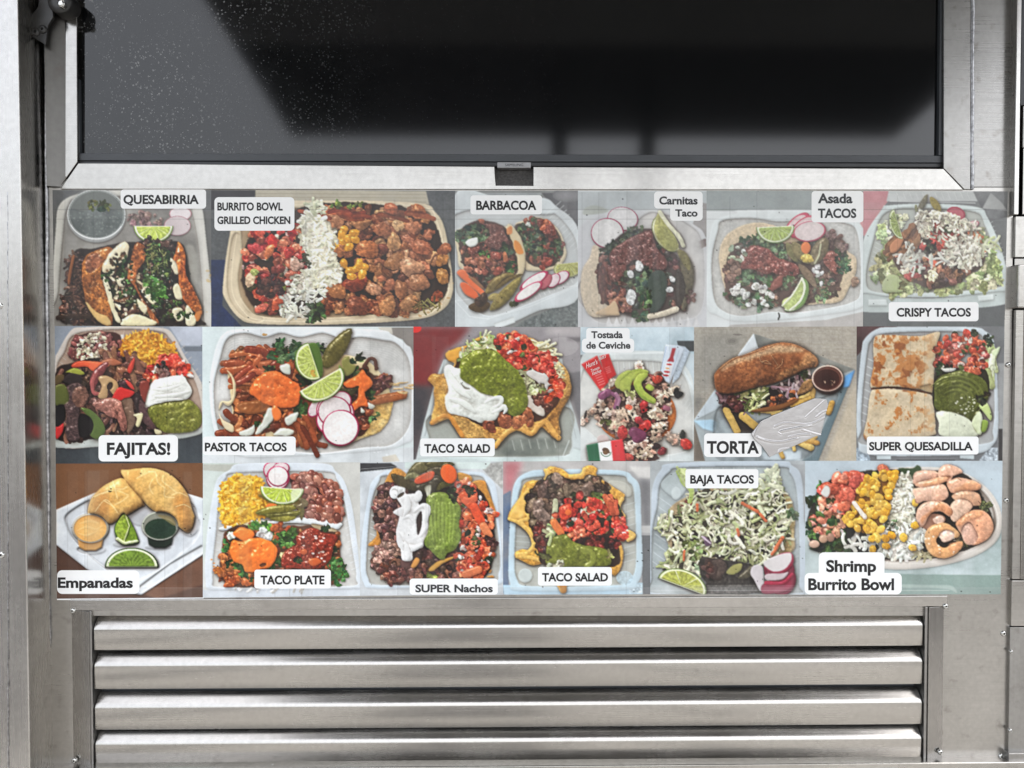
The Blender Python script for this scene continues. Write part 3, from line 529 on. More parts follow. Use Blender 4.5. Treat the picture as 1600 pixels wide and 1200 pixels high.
def asada():
    p = Pic(1095, 290, .1875, 1102, 295, 1351, 514, 5, (198, 204, 204))
    p.poly([(40, 40), (1370, 40), (1370, 210), (40, 210)], (140, 148, 146), smooth=False, tint=(128, 136, 136))
    p.poly([(1310, 60), (1400, 60), (1400, 400), (1330, 330)], (186, 130, 130), smooth=False)
    p.poly([(200, 1200), (250, 1160), (1040, 1120), (1360, 1050), (1360, 1200)], (168, 164, 160), smooth=False)
    p.poly([(90, 340), (150, 270), (300, 230), (340, 205), (1100, 210), (1300, 310), (1350, 400), (1365, 900), (1330, 1020), (1000, 1080), (640, 1120), (300, 1130), (140, 1080), (50, 1000), (55, 600)], (204, 212, 212), tint=(196, 204, 204), dome=8)
    p.poly([(180, 290), (420, 270), (660, 300), (860, 280), (1200, 310), (1310, 420), (1330, 860), (1260, 970), (1000, 1030), (740, 1060), (600, 1050), (360, 1085), (200, 1050), (110, 940), (90, 620), (140, 380)], (184, 184, 178), tint=(172, 172, 168), h0=-14, dome=-6, tex=.05)
    p.poly([(150, 600), (190, 450), (290, 360), (440, 310), (610, 330), (760, 420), (1060, 400), (1220, 540), (1290, 600), (1290, 720), (1210, 900), (1150, 970), (950, 990), (700, 1000), (520, 1000), (260, 960), (190, 820)], (204, 182, 150), tint=(194, 170, 134), wob=6, tex=.08, h0=4, dome=14, dr=30)
    p.outline(spline([(150, 600), (190, 450), (290, 360), (440, 312), (600, 332)], False)[:], (214, 196, 160), 9, .5)
    p.poly([(220, 620), (300, 480), (460, 440), (720, 480), (1050, 420), (1200, 470), (1210, 640), (1140, 880), (1000, 970), (700, 1000), (520, 1010), (230, 960), (200, 840)], (88, 68, 60), wob=14, h0=10)
    p.chunks([(220, 640), (330, 480), (720, 500), (1060, 420), (1200, 480), (1150, 860), (980, 960), (560, 1000), (230, 950)], 260, (14, 36), ((112, 82, 70), (90, 66, 58), (132, 104, 90), (74, 60, 54), (96, 96, 78)), h0=20, g=.4, facet=.9)
    p.leaves([(330, 440), (470, 420), (560, 480), (700, 490), (720, 600), (600, 600), (480, 500), (350, 500)], 70, (18, 36), ((76, 98, 70), (58, 76, 56), (98, 120, 86)))
    p.salsa([(320, 640), (420, 500), (560, 530), (640, 600), (780, 650), (820, 730), (700, 760), (600, 720), (540, 740), (440, 700), (340, 690)], (138, 76, 64), (116, 60, 54), 120, h0=44, g=1)
    p.poly([(560, 860), (640, 760), (700, 740), (680, 820), (600, 880)], (120, 70, 60), wob=8, h0=40, lump=30, dome=14, g=.6)
    p.salsa([(1010, 600), (1080, 540), (1160, 600), (1140, 740), (1060, 690)], (150, 88, 74), (130, 72, 62), 40, h0=40, g=.7)
    p.leaves([(1110, 540), (1190, 540), (1250, 690), (1140, 720)], 34, (18, 36), ((70, 98, 68), (56, 78, 56)))
    p.leaves([(320, 740), (470, 720), (480, 820), (340, 820)], 24, (20, 38), ((84, 112, 78), (66, 88, 62))); p.leaves([(490, 760), (590, 760), (580, 830)], 8, (20, 36), ((90, 116, 78),)); p.leaves([(200, 900), (560, 880), (560, 1040), (300, 1000)], 40, (20, 40), ((78, 104, 72), (60, 82, 58), (104, 124, 92)))
    p.leaves([(650, 760), (760, 720), (720, 850), (670, 840)], 10, (20, 36), ((92, 120, 80),)); p.leaves([(960, 760), (1100, 760), (1060, 940), (960, 950)], 30, (14, 30), ((84, 108, 76), (112, 128, 92)))
    p.chunks([(200, 820), (560, 830), (560, 1010), (420, 1000), (220, 880)], 26, (18, 36), ((214, 214, 206), (198, 200, 192)), k=5, p=4, h0=50, h=.5, facet=1)
    p.chunks([(230, 520), (380, 530), (320, 640), (230, 600)], 7, (18, 34), ((198, 200, 186), (150, 164, 136)), k=5, p=4, h0=40, h=.5); p.chunks([(930, 660), (1060, 700), (1000, 820)], 6, (16, 32), ((210, 212, 208),), k=5, p=4, h0=50, h=.5)
    p.chunks([(210, 640), (310, 640), (300, 770), (210, 740)], 14, (24, 42), ((128, 98, 82), (112, 82, 70)), h0=30)
    p.chunks([(1050, 400), (1200, 440), (1210, 520), (1110, 500)], 16, (24, 42), ((112, 90, 82), (92, 74, 70)), h0=30); p.chunk(1280, 800, 42, rgb((150, 118, 96)), h0=20)
    p.radish(800, 320, 130, 60, -.75, h0=44, rim=(184, 60, 84), face=(206, 176, 176), w=.82); p.radish(850, 340, 130, 60, -.7, h0=48, rim=(184, 56, 80), face=(206, 176, 176), w=.84); p.radish(905, 380, 138, 86, -.15, h0=52, rim=(180, 70, 92), face=(206, 188, 186), w=.93)
    p.lime(620, 340, 160, 140, -.05, h0=50, flesh=(150, 168, 86), pith=(210, 218, 186), rind=(106, 134, 66))
    p.jalap([(720, 480), (760, 560), (800, 630)], 36, (112, 106, 66), h0=44); p.jalap([(770, 480), (830, 560), (900, 640)], 50, (120, 108, 70), h0=46); p.jalap([(1040, 450), (990, 540), (930, 650)], 62, (108, 94, 66), h0=46); p.jalap([(820, 660), (890, 740), (960, 850)], 34, (116, 96, 74), h0=44)
    p.chunk(885, 605, 46, rgb((196, 168, 74)), h0=60, g=.5); p.ell(875, 518, 40, 50, 0, (218, 112, 58), h0=70, dome=10, g=.4)
    p.strand([(1000, 490), (985, 580), (950, 650)], 8, rgb((168, 168, 130)), h0=90)
    p.lime(770, 910, 150, 110, -1.05, h0=60, flesh=(170, 186, 110), pith=(214, 222, 190), rind=(96, 126, 66), thick=-.0)
    p.poly([(840, 770), (890, 800), (900, 880), (860, 990), (780, 1040), (830, 960), (865, 860)], (108, 140, 74), h0=66, dome=10, g=.3)
    p.poly([(840, 770), (860, 850), (820, 970), (740, 1035), (680, 1000), (690, 950), (780, 900)], (178, 192, 118), tint=(160, 178, 96), tex=.14, wob=2, h0=70, g=.25)
    p.strand(spline([(842, 772), (866, 850), (830, 960), (745, 1036)], False), 9, rgb((214, 222, 190)), h0=76); p.strand(spline([(680, 1000), (770, 900), (842, 772)], False), 7, rgb((206, 214, 176)), h0=76)
    p.strand(spline([(648, 1062), (655, 1085), (645, 1115)], False), 6, rgb((50, 48, 44)), h0=10)
    im = p.finish(spread=24, lo=.12, hi=.95, sat=.95, spec=.5, amb=.45)  # washed-out range: haze of the mirrored sky, put into the colours
    return p, im

def crispy():
    p = Pic(1340, 290, .1875, 1347, 295, 1577, 514, 6, (110, 112, 112))
    p.poly([(30, 30), (330, 30), (200, 200), (60, 420), (30, 420)], (200, 140, 142), smooth=False, tint=(176, 112, 118))
    p.poly([(960, 30), (1260, 30), (1260, 260), (1080, 300)], (130, 132, 132), smooth=False, tint=(74, 74, 76))
    p.poly([(1040, 190), (1110, 60), (1200, 140), (1250, 210)], (160, 162, 160), smooth=False)
    p.poly([(1000, 300), (1260, 290), (1260, 620), (1180, 700)], (98, 100, 100), smooth=False)
    p.poly([(30, 940), (1260, 990), (1260, 1200), (30, 1200)], (98, 102, 102), smooth=False, tint=(86, 88, 90))
    p.poly([(260, 40), (960, 40), (1000, 130), (240, 130)], (178, 182, 180), smooth=False)
    p.ribs((300, 60), (940, 60), 12, (20, 50), (206, 210, 206), 6, .6); p.flat_line((270, 130), (980, 145), (210, 214, 212), 10, .7)
    p.poly([(200, 200), (260, 165), (620, 150), (1000, 180), (1080, 260), (1180, 480), (1240, 700), (1235, 860), (1170, 900), (640, 930), (200, 920), (40, 900), (40, 480)], (198, 210, 208), tint=(188, 200, 198), dome=10)
    p.poly([(30, 900), (300, 930), (700, 935), (1235, 880), (1235, 985), (800, 1030), (30, 1050)], (176, 188, 186), h0=-4)
    p.poly([(90, 950), (240, 950), (250, 1000), (90, 1000)], (200, 210, 208), smooth=False, h0=8); p.poly([(1000, 920), (1130, 905), (1135, 950), (1010, 965)], (200, 210, 208), smooth=False, h0=8)
    p.poly([(240, 220), (620, 190), (980, 220), (1060, 330), (1150, 560), (1200, 780), (1160, 850), (640, 890), (180, 890), (70, 800), (120, 500)], (180, 184, 176), tint=(160, 166, 158), h0=-20, soft=10)
    p.ribs((190, 300), (80, 760), 12, (80, 40), (214, 222, 220), 6, .6); p.ribs((1060, 320), (1210, 760), 12, (60, -40), (212, 220, 218), 6, .6)
    p.leaves([(200, 300), (420, 260), (300, 640), (200, 560)], 40, (30, 60), LETT, h0=10)
    p.leaves([(200, 560), (320, 600), (420, 880), (200, 870), (160, 800)], 40, (40, 80), ((150, 158, 110), (172, 178, 130), (126, 134, 84)), h0=12)
    p.poly([(210, 790), (300, 740), (420, 860), (300, 890), (220, 880)], (176, 184, 144), tint=(150, 164, 110), wob=10, h0=20, dome=24)
    p.leaves([(960, 380), (1120, 480), (1190, 760), (1100, 850), (760, 870), (900, 700)], 60, (34, 70), ((176, 186, 128), (196, 202, 150), (148, 160, 100)), h0=14)
    p.leaves([(420, 780), (900, 780), (860, 880), (420, 880)], 40, (30, 60), ((128, 132, 92), (150, 154, 112)), h0=10)
    p.poly([(400, 420), (520, 240), (700, 210), (900, 300), (1020, 420), (1060, 640), (900, 760), (700, 850), (500, 820), (370, 740), (300, 600)], (84, 66, 60), wob=16, h0=20)
    p.chunks([(400, 420), (560, 260), (880, 300), (1040, 560), (880, 780), (640, 840), (420, 760), (320, 560)], 220, (18, 42), ((112, 82, 68), (136, 96, 76), (92, 70, 62), (150, 104, 80), (80, 66, 62)), h0=30, g=.4)
    p.pico([(420, 420), (640, 280), (900, 380), (760, 560), (480, 760), (400, 700), (560, 560)], 60, (20, 40), red=((178, 72, 58), (196, 92, 70), (160, 64, 56)), h0=40)
    p.pico([(400, 640), (520, 600), (500, 780), (400, 780)], 18, (24, 44), red=((166, 74, 68), (180, 90, 82)), h0=40)
    p.strands([(260, 480), (400, 380), (560, 420), (420, 560), (280, 620)], 24, (90, 180), (14, 24), ((136, 92, 58), (152, 104, 70), (112, 78, 56)), ang=-.7, spr=.8, h0=30)
    p.poly([(270, 500), (330, 440), (380, 450), (340, 540), (280, 560)], (176, 116, 80), wob=6, h0=50, dome=14); p.strands([(900, 360), (1000, 400), (1040, 560), (960, 500)], 20, (40, 90), (9, 14), ((206, 132, 88), (190, 110, 74)), h0=40)
    p.ell(820, 235, 80, 58, .3, (178, 84, 94), h0=30, rim=((160, 50, 70), .8)); p.ell(920, 345, 100, 36, -.4, (214, 190, 184), h0=30, rim=((190, 110, 120), .9))
    p.jalap([(500, 210), (540, 160), (578, 78)], 26, (98, 92, 70), h0=40); p.jalap([(610, 100), (650, 160), (690, 210)], 30, (142, 126, 56), h0=40); p.jalap([(485, 160), (490, 220)], 14, (112, 112, 70), h0=34)
    p.chunks([(500, 240), (640, 210), (700, 260), (620, 340), (560, 420), (500, 360)], 70, (12, 30), ((222, 216, 190), (206, 200, 172)), h0=60, k=8, jag=.4)
    p.chunks([(690, 270), (760, 230), (900, 290), (900, 380), (780, 380)], 70, (12, 30), ((222, 216, 190), (206, 200, 172)), h0=60, k=8, jag=.4)
    p.strands([(740, 520), (960, 440), (1040, 600), (920, 680), (760, 640)], 120, (40, 110), (7, 13), ((214, 210, 190), (196, 194, 176), (222, 218, 200)), curl=.5, h0=60)
    p.strands([(360, 480), (500, 540), (720, 580), (700, 680), (380, 700)], 40, (40, 120), (8, 14), ((206, 204, 190), (188, 188, 178)), curl=.6, h0=56)
    p.chunks([(570, 700), (660, 700), (660, 780), (580, 780)], 14, (16, 30), ((216, 208, 168),), h0=60, jag=.4); p.chunks([(360, 680), (420, 690), (400, 760)], 8, (14, 26), ((220, 212, 186),), h0=50)
    p.strands([(500, 280), (960, 300), (1000, 500), (700, 480), (460, 420)], 60, (30, 80), (6, 11), ((216, 212, 192), (200, 196, 176)), curl=.6, h0=60)
    p.lime(340, 320, 130, 70, 1.28, h0=40, flesh=(136, 150, 82), pith=(206, 212, 172), rind=(110, 130, 70))
    p.strands([(1020, 460), (1190, 480), (1100, 560)], 8, (80, 160), (8, 14), ((206, 210, 176), (190, 198, 150)), h0=30)
    p.leaves([(560, 460), (640, 470), (620, 560), (560, 560)], 14, (20, 36), ((54, 60, 50), (66, 72, 56)))
    im = p.finish(spread=24, lo=.09, hi=.94, sat=.95, spec=.4, amb=.42)  # reflected sky haze mixed into the print tones
    return p, im
ROW1 = (quesabirria, burrito_bowl, barbacoa, carnitas, asada, crispy)
def fajitas():
    p = Pic(80, 505, .1834, 84, 509, 320, 727, 7, (120, 126, 130))
    p.poly([(0, 20), (1300, 20), (1300, 700), (0, 700)], (142, 150, 160), smooth=False, tint=(126, 134, 146))
    p.poly([(1000, 20), (1300, 20), (1300, 190), (1110, 190)], (168, 174, 186), smooth=False); p.poly([(1120, 200), (1300, 200), (1300, 240), (1140, 240)], (106, 112, 120), smooth=False)
    p.poly([(0, 1000), (1300, 920), (1300, 1220), (0, 1220)], (74, 80, 84), smooth=False, tint=(54, 58, 62))
    p.poly([(30, 360), (60, 240), (170, 60), (280, 35), (600, 25), (940, 40), (1040, 100), (1140, 280), (1300, 560), (1310, 900), (1130, 970), (900, 990), (420, 1050), (20, 1000)], (196, 186, 176), tint=(182, 174, 166), dome=8)
    p.poly([(40, 420), (110, 250), (210, 90), (600, 50), (920, 70), (1010, 130), (1120, 300), (1250, 560), (1280, 860), (1130, 940), (420, 990), (30, 970)], (160, 138, 122), tint=(176, 156, 140), h0=-18, soft=8)
    p.ribs((250, 100), (980, 80), 9, (10, -50), (196, 184, 172), 7, .6); p.ribs((1030, 170), (1260, 560), 8, (60, -50), (196, 186, 178), 7, .6); p.ribs((40, 330), (190, 110), 6, (50, 40), (190, 180, 170), 7, .6)
    p.poly([(30, 985), (200, 975), (420, 985), (900, 960), (1280, 890), (1290, 930), (1130, 980), (900, 990), (420, 1050), (30, 1060)], (178, 184, 180), h0=4, dome=8)
    p.poly([(590, 100), (620, 95), (625, 220), (600, 230)], (190, 186, 180), smooth=False, h0=10)
    # beans
    p.poly([(160, 220), (190, 130), (320, 80), (560, 80), (600, 180), (590, 300), (420, 330), (170, 300)], (70, 44, 40), wob=8)
    rg = p.region([(170, 220), (200, 140), (320, 90), (560, 90), (595, 180), (590, 290), (440, 310), (160, 300)])
    for x, y in p.sample(rg, 90): p.chunk(x, y, 26 + 8 * p.rng.random(), p.pick(((118, 66, 62), (98, 54, 52), (140, 84, 78), (150, 100, 88))), k=6, jag=.08, h0=20 * p.rng.random(), h=.9, g=.6, asp=.62, tex=.06, rough=.1, facet=.2)
    p.chunks([(230, 190), (300, 100), (420, 90), (480, 180), (460, 260), (400, 310), (220, 290)], 110, (9, 20), ((214, 206, 174), (196, 188, 158), (180, 166, 144)), h0=50, k=6, jag=.4, h=.7)
    # rice
    p.poly([(600, 230), (640, 130), (760, 75), (900, 110), (1020, 190), (1050, 290), (960, 340), (700, 350), (620, 300)], (160, 100, 26), wob=10, h0=10, dome=20)
    p.strands([(595, 230), (640, 120), (760, 70), (900, 100), (1025, 180), (1060, 290), (960, 350), (760, 360), (620, 310)], 420, (34, 60), (7, 10), ((216, 152, 44), (200, 132, 36), (228, 170, 66), (184, 116, 32)), curl=.15, h0=30, h=.9)
    # meat mass
    p.poly([(30, 440), (200, 330), (500, 290), (760, 320), (840, 500), (820, 700), (900, 950), (420, 980), (30, 970)], (46, 34, 32), wob=14, h0=10)
    p.chunks([(40, 440), (300, 380), (760, 400), (800, 700), (900, 940), (420, 970), (40, 960)], 110, (34, 72), ((74, 50, 46), (96, 66, 58), (58, 42, 42), (112, 78, 66), (88, 66, 64)), h0=30, g=.5, facet=.9, tex=.25)
    p.strands([(430, 300), (760, 320), (720, 520), (560, 420)], 22, (120, 260), (16, 28), ((134, 92, 70), (110, 74, 60), (150, 108, 82), (90, 58, 52)), ang=.7, spr=1.6, h0=40, g=.6)
    p.strands([(60, 420), (480, 360), (760, 420), (760, 700), (640, 900), (300, 960), (40, 940)], 46, (80, 200), (8, 22), ((96, 64, 54), (124, 86, 70), (70, 50, 46), (140, 104, 84), (60, 40, 38)), curl=.6, h0=50, g=.5)
    p.poly([(100, 480), (200, 400), (260, 470), (240, 540), (150, 520)], (54, 44, 44), h0=60, dome=20, lump=30); p.poly([(80, 620), (200, 500), (300, 560), (310, 680), (240, 720), (240, 980), (130, 980), (130, 760)], (92, 72, 70), tint=(72, 56, 56), wob=10, h0=50, dome=30, lump=50, tex=.2, g=.3)
    p.poly([(200, 560), (290, 540), (320, 640), (250, 720), (180, 660)], (128, 92, 76), tint=(106, 78, 70), wob=12, h0=70, dome=24, lump=50, tex=.2, g=.4)
    p.poly([(120, 420), (200, 380), (280, 420), (260, 440), (160, 420)], (148, 152, 62), h0=60, dome=12, g=.5); p.poly([(35, 540), (120, 530), (150, 660), (40, 700)], (96, 102, 52), h0=40, dome=14, g=.4); p.poly([(35, 450), (110, 440), (90, 500), (35, 520)], (92, 76, 50), h0=40, dome=14)
    p.poly([(180, 350), (260, 320), (480, 340), (470, 380), (360, 410), (300, 370), (190, 380)], (206, 74, 50), tint=(214, 96, 60), h0=66, dome=14, dr=14, g=.6); p.poly([(430, 320), (520, 300), (600, 340), (540, 360), (450, 345)], (158, 96, 70), h0=60, dome=14, g=.6)
    p.jalap([(480, 340), (420, 400), (370, 480), (350, 570)], 42, (118, 56, 56), h0=60, g=.9); p.strand(spline([(380, 430), (350, 500), (360, 590), (400, 600)], False), 16, rgb((158, 82, 78)), h0=76, g=.7)
    p.poly([(400, 460), (480, 450), (560, 500), (570, 560), (530, 610), (490, 560), (470, 640), (400, 630), (430, 540)], (190, 156, 112), tint=(160, 122, 84), wob=4, h0=70, dome=24, dr=30, lump=24, g=.5); p.ell(500, 535, 24, 36, .4, (70, 52, 44), h0=70)
    p.poly([(520, 640), (570, 550), (640, 560), (710, 590), (640, 650), (560, 660)], (206, 52, 46), tint=(182, 44, 42), h0=76, dome=14, dr=14, g=.8); p.poly([(650, 390), (690, 310), (712, 300), (700, 380), (670, 430)], (196, 64, 50), h0=70, dome=12, g=.6); p.poly([(630, 480), (680, 510), (710, 570), (660, 540)], (200, 64, 56), h0=80, dome=10, g=.7)
    p.poly([(350, 690), (440, 650), (540, 640), (640, 700), (660, 800), (640, 900), (600, 910), (560, 820), (470, 780)], (150, 98, 86), tint=(176, 122, 106), wob=12, h0=70, dome=34, dr=40, lump=60, fine=10, tex=.2, g=.6)
    p.poly([(600, 660), (680, 640), (700, 720), (720, 840), (650, 940), (640, 820)], (120, 96, 80), wob=8, h0=56, dome=20, lump=40, g=.5)
    p.poly([(720, 590), (780, 640), (800, 760), (760, 820), (710, 700)], (50, 38, 38), h0=70, dome=16, lump=30, g=.4); p.jalap([(760, 660), (800, 780), (880, 900)], 44, (84, 60, 60), h0=60)
    p.poly([(250, 720), (340, 740), (430, 830), (460, 920), (400, 990), (330, 950), (360, 860), (290, 770)], (92, 110, 54), tint=(70, 86, 44), h0=66, dome=18, dr=20, g=.6); p.poly([(240, 780), (330, 800), (360, 880), (320, 960), (240, 960)], (36, 32, 32), h0=30)
    p.poly([(40, 880), (100, 850), (100, 920), (60, 980), (40, 975)], (196, 50, 50), h0=60, dome=12, g=.6); p.poly([(40, 720), (110, 700), (120, 820), (40, 880)], (34, 32, 34), h0=20)
    p.poly([(700, 780), (770, 765), (780, 790), (750, 880), (720, 870), (730, 810)], (206, 196, 150), h0=90, dome=10, g=.5); p.poly([(880, 900), (940, 920), (930, 950), (890, 945)], (186, 176, 140), h0=70)
    p.poly([(760, 500), (830, 500), (840, 600), (800, 680), (760, 600)], (140, 58, 46), tint=(110, 50, 42), h0=60, dome=16, g=.8)
    p.pico([(800, 470), (850, 360), (960, 280), (1080, 300), (1160, 370), (1190, 480), (1120, 450), (960, 470), (850, 500)], 90, (20, 40), h0=40); p.pico([(900, 290), (1080, 290), (1160, 360), (1190, 470), (1100, 420)], 30, (26, 46), red=((206, 58, 48), (214, 80, 60)), mix=(.9, .05, .05), h0=40)
    p.chunks([(880, 340), (970, 340), (990, 460), (950, 460)], 12, (20, 36), ((52, 50, 44), (122, 90, 84), (140, 104, 98)), h0=60)
    p.cream([(800, 700), (850, 520), (930, 470), (1110, 445), (1160, 500), (1200, 580), (1150, 650), (1020, 680), (850, 710)], (214, 216, 208), swirl=(([(850, 560), (980, 560), (1130, 510)], 20), ([(850, 620), (1000, 620), (1180, 580)], 20), ([(830, 670), (960, 650), (1120, 650)], 16)))
    p.guac([(820, 740), (880, 690), (1000, 670), (1160, 650), (1240, 700), (1285, 800), (1260, 890), (1160, 930), (960, 930), (870, 850)], (126, 126, 54), (104, 108, 42))
    im = p.finish(spread=26, lo=.03, spec=.8)
    return p, im

def pastor():
    p = Pic(310, 505, .2156, 314, 509, 649, 727, 8, (200, 212, 212))
    p.poly([(20, 20), (180, 20), (100, 400), (120, 1010), (20, 1010)], (202, 216, 216), smooth=False, tint=(190, 204, 204))
    p.poly([(1320, 30), (1570, 30), (1570, 260), (1480, 120), (1380, 80)], (138, 132, 126), smooth=False, tint=(116, 112, 108)); p.poly([(1300, 30), (1400, 30), (1410, 80), (1340, 70)], (190, 186, 174), smooth=False)
    p.poly([(30, 960), (1570, 900), (1570, 1020), (30, 1020)], (196, 202, 204), smooth=False); p.poly([(1330, 970), (1430, 950), (1460, 1000), (1340, 1010)], (190, 184, 170), smooth=False)
    p.poly([(80, 500), (110, 240), (180, 80), (340, 40), (900, 30), (1320, 50), (1400, 80), (1500, 150), (1555, 250), (1560, 780), (1500, 870), (1300, 920), (700, 960), (300, 960), (130, 820)], (214, 220, 222), tint=(206, 212, 214), dome=10)
    p.poly([(110, 500), (150, 280), (210, 110), (340, 70), (480, 100), (600, 70), (740, 100), (900, 70), (1040, 110), (1180, 100), (1330, 120), (1440, 150), (1530, 280), (1545, 560), (1520, 760), (1400, 880), (1200, 900), (900, 940), (700, 930), (400, 920), (170, 830)], (186, 186, 182), tint=(198, 198, 194), h0=-16, dome=-10, tex=.02)
    for i in range(8):
        q = spline([(150, 330 + i * 22), (200, 130 + i * 20), (340, 85 + i * 16), (480, 115 + i * 14), (620, 84 + i * 14), (760, 112 + i * 12), (900, 84 + i * 14), (1100, 116 + i * 14), (1300, 128 + i * 16), (1440, 165 + i * 20), (1530 - i * 8, 320 + i * 14), (1540 - i * 12, 700)], False)
        for a0, b0 in zip(q[:-1], q[1:]): p.flat_line(a0, b0, (158, 158, 156), 3, .5)
    for q in ([(210, 330), (250, 300), (420, 190), (560, 190), (700, 220), (780, 420), (900, 500), (860, 840), (700, 870), (520, 850), (230, 800), (250, 680)], [(880, 240), (1180, 250), (1300, 340), (1380, 460), (1400, 620), (1340, 760), (1200, 830), (1060, 850), (860, 700), (900, 420)]):
        p.poly(q, (214, 196, 156), tint=(200, 178, 132), wob=6, h0=2, dome=12, dr=20)
    p.poly([(1240, 640), (1390, 500), (1400, 640), (1320, 780), (1160, 830), (1180, 740)], (206, 180, 124), tint=(204, 152, 70), wob=8, h0=10, tex=.15)
    body = [(280, 200), (420, 200), (560, 220), (720, 240), (800, 420), (920, 560), (880, 840), (720, 860), (640, 760), (400, 820), (210, 810), (260, 640), (230, 560), (300, 460), (220, 300)]
    p.poly(body, (96, 56, 34), wob=14, h0=10)
    pal = ((158, 84, 44), (134, 66, 36), (178, 104, 58), (112, 56, 34), (150, 90, 56))
    p.chunks(body, 130, (26, 56), pal, h0=24, g=.5, facet=.9, tex=.25)
    p.strands(body, 90, (90, 220), (14, 26), pal, curl=.5, h0=26, g=.5, ang=-.4, spr=2.6)
    p.strands([(290, 200), (540, 210), (640, 300), (400, 420), (240, 420)], 20, (100, 240), (18, 30), ((160, 78, 46), (136, 62, 40), (172, 92, 54)), ang=-.2, spr=1.2, h0=40, g=.7)
    p.strands([(700, 620), (840, 600), (880, 820), (740, 860)], 14, (120, 240), (18, 30), ((132, 68, 36), (110, 52, 30), (150, 84, 48)), ang=1.2, spr=.9, h0=40, g=.8)
    p.poly([(300, 580), (480, 560), (520, 620), (400, 660), (300, 640)], (140, 84, 44), h0=50, dome=16, lump=30, g=.5, wob=10)
    b2 = [(1040, 400), (1180, 320), (1280, 380), (1400, 400), (1380, 460), (1260, 560), (1240, 740), (1160, 820), (1060, 700), (1100, 600)]
    p.poly(b2, (86, 52, 38), wob=12, h0=10)
    p.chunks(b2, 60, (22, 44), ((120, 62, 42), (92, 48, 36), (146, 84, 54), (70, 42, 36)), h0=24, g=.5, facet=.9)
    p.strand(spline([(1270, 560), (1380, 540), (1480, 520)], False), 32, rgb((150, 86, 48)), h0=34, g=.4); p.chunks([(1280, 390), (1400, 390), (1390, 440), (1290, 460)], 16, (18, 34), ((74, 42, 38), (96, 54, 46)), h0=40, g=.5)
    p.strand(spline([(1200, 320), (1240, 260), (1280, 270), (1290, 330)], False), 14, rgb((88, 54, 42)), h0=40)
    p.poly([(205, 340), (240, 370), (270, 440), (265, 540), (220, 600), (160, 560), (175, 580), (150, 640), (180, 700), (250, 740), (250, 790), (190, 760), (150, 660), (160, 570), (230, 560), (250, 480), (240, 400)], (216, 200, 166), tint=(204, 182, 140), h0=46, dome=14, dr=12)
    p.leaves([(520, 240), (580, 140), (700, 150), (760, 200), (640, 270)], 34, (24, 44), ((62, 88, 56), (46, 68, 44), (88, 116, 76)), h0=40); p.leaves([(860, 160), (960, 180), (920, 240)], 12, (20, 36)); p.leaves([(1110, 240), (1190, 240), (1200, 380), (1120, 370)], 14, (20, 38)); p.leaves([(700, 580), (780, 580), (770, 640), (700, 650)], 12, (24, 40), ((60, 94, 48),)); p.leaves([(1200, 470), (1270, 480), (1260, 560), (1190, 540)], 10, (20, 36))
    p.leaves([(400, 700), (560, 640), (540, 740), (420, 800)], 10, (18, 34)); p.leaves([(470, 330), (560, 320), (540, 360)], 8, (18, 32)); p.leaves([(720, 400), (800, 400), (790, 450)], 8, (24, 40), ((44, 60, 40),)); p.leaves([(1240, 680), (1300, 660), (1280, 720)], 5, (14, 28))
    for q in ([(590, 310), (660, 300), (660, 370), (600, 350)], [(500, 620), (550, 620), (540, 700), (440, 800), (410, 790), (470, 700)], [(630, 690), (720, 640), (710, 700), (650, 740)], [(550, 800), (600, 760), (690, 780), (660, 815), (560, 815)], [(300, 790), (370, 760), (410, 740), (390, 810), (310, 815)], [(1230, 570), (1280, 600), (1240, 620)], [(1180, 610), (1210, 640), (1180, 650)]):
        p.poly(q, (206, 206, 196), tint=(186, 190, 174), wob=8, h0=60, dome=14, dr=16, lump=20, g=.4)
    o = (232, 116, 54); ot = (222, 100, 42)
    p.poly([(370, 480), (440, 380), (560, 345), (660, 400), (720, 440), (740, 510), (720, 590), (620, 615), (500, 590), (400, 530)], o, tint=ot, wob=12, h0=60, dome=26, dr=40, lump=50, fine=5, g=.7, tex=.04)
    p.poly([(530, 620), (560, 600), (600, 650), (590, 700), (550, 700)], o, wob=4, h0=70, dome=12, g=.6)
    p.poly([(1150, 380), (1190, 330), (1230, 390), (1265, 440), (1210, 500), (1230, 600), (1180, 600), (1130, 640), (1100, 600), (1160, 540), (1150, 470), (1080, 470), (1050, 430)], o, tint=ot, wob=10, h0=60, dome=20, dr=20, lump=40, g=.6, tex=.05)
    p.poly([(1040, 270), (1090, 240), (1100, 290), (1140, 310), (1120, 360), (1060, 380)], (138, 136, 76), tint=(112, 110, 58), h0=40, dome=14, g=.4)
    p.jalap([(920, 310), (990, 200), (1100, 50)], 64, (92, 84, 38), h0=50, g=.9); p.jalap([(1030, 480), (1100, 500), (1160, 460)], 26, (66, 60, 36), h0=50)
    p.radish(850, 610, 46, 80, .6, h0=54, face=(206, 190, 190)); p.radish(990, 640, 140, 120, .2, h0=56, face=(218, 204, 202), w=.955); p.radish(960, 700, 110, 110, 0, h0=56, face=(218, 204, 202), w=.955); p.radish(1040, 560, 70, 70, 0, h0=54, face=(214, 200, 200)); p.radish(985, 640, 122, 112, 0, h0=58, face=(216, 206, 204), w=.96)
    p.radish(1030, 757, 136, 132, -.4, h0=66, face=(230, 224, 220), w=.965)
    # two lime halves
    p.poly([(720, 190), (700, 260), (710, 330), (780, 400), (900, 380), (860, 150)], (78, 104, 40), h0=64, dome=8, g=.3)
    p.lime(822, 278, 140, 118, 1.25, h0=76, flesh=(168, 180, 92), pith=(214, 220, 168), rind=(92, 120, 46), cut=-.15, seg=6)
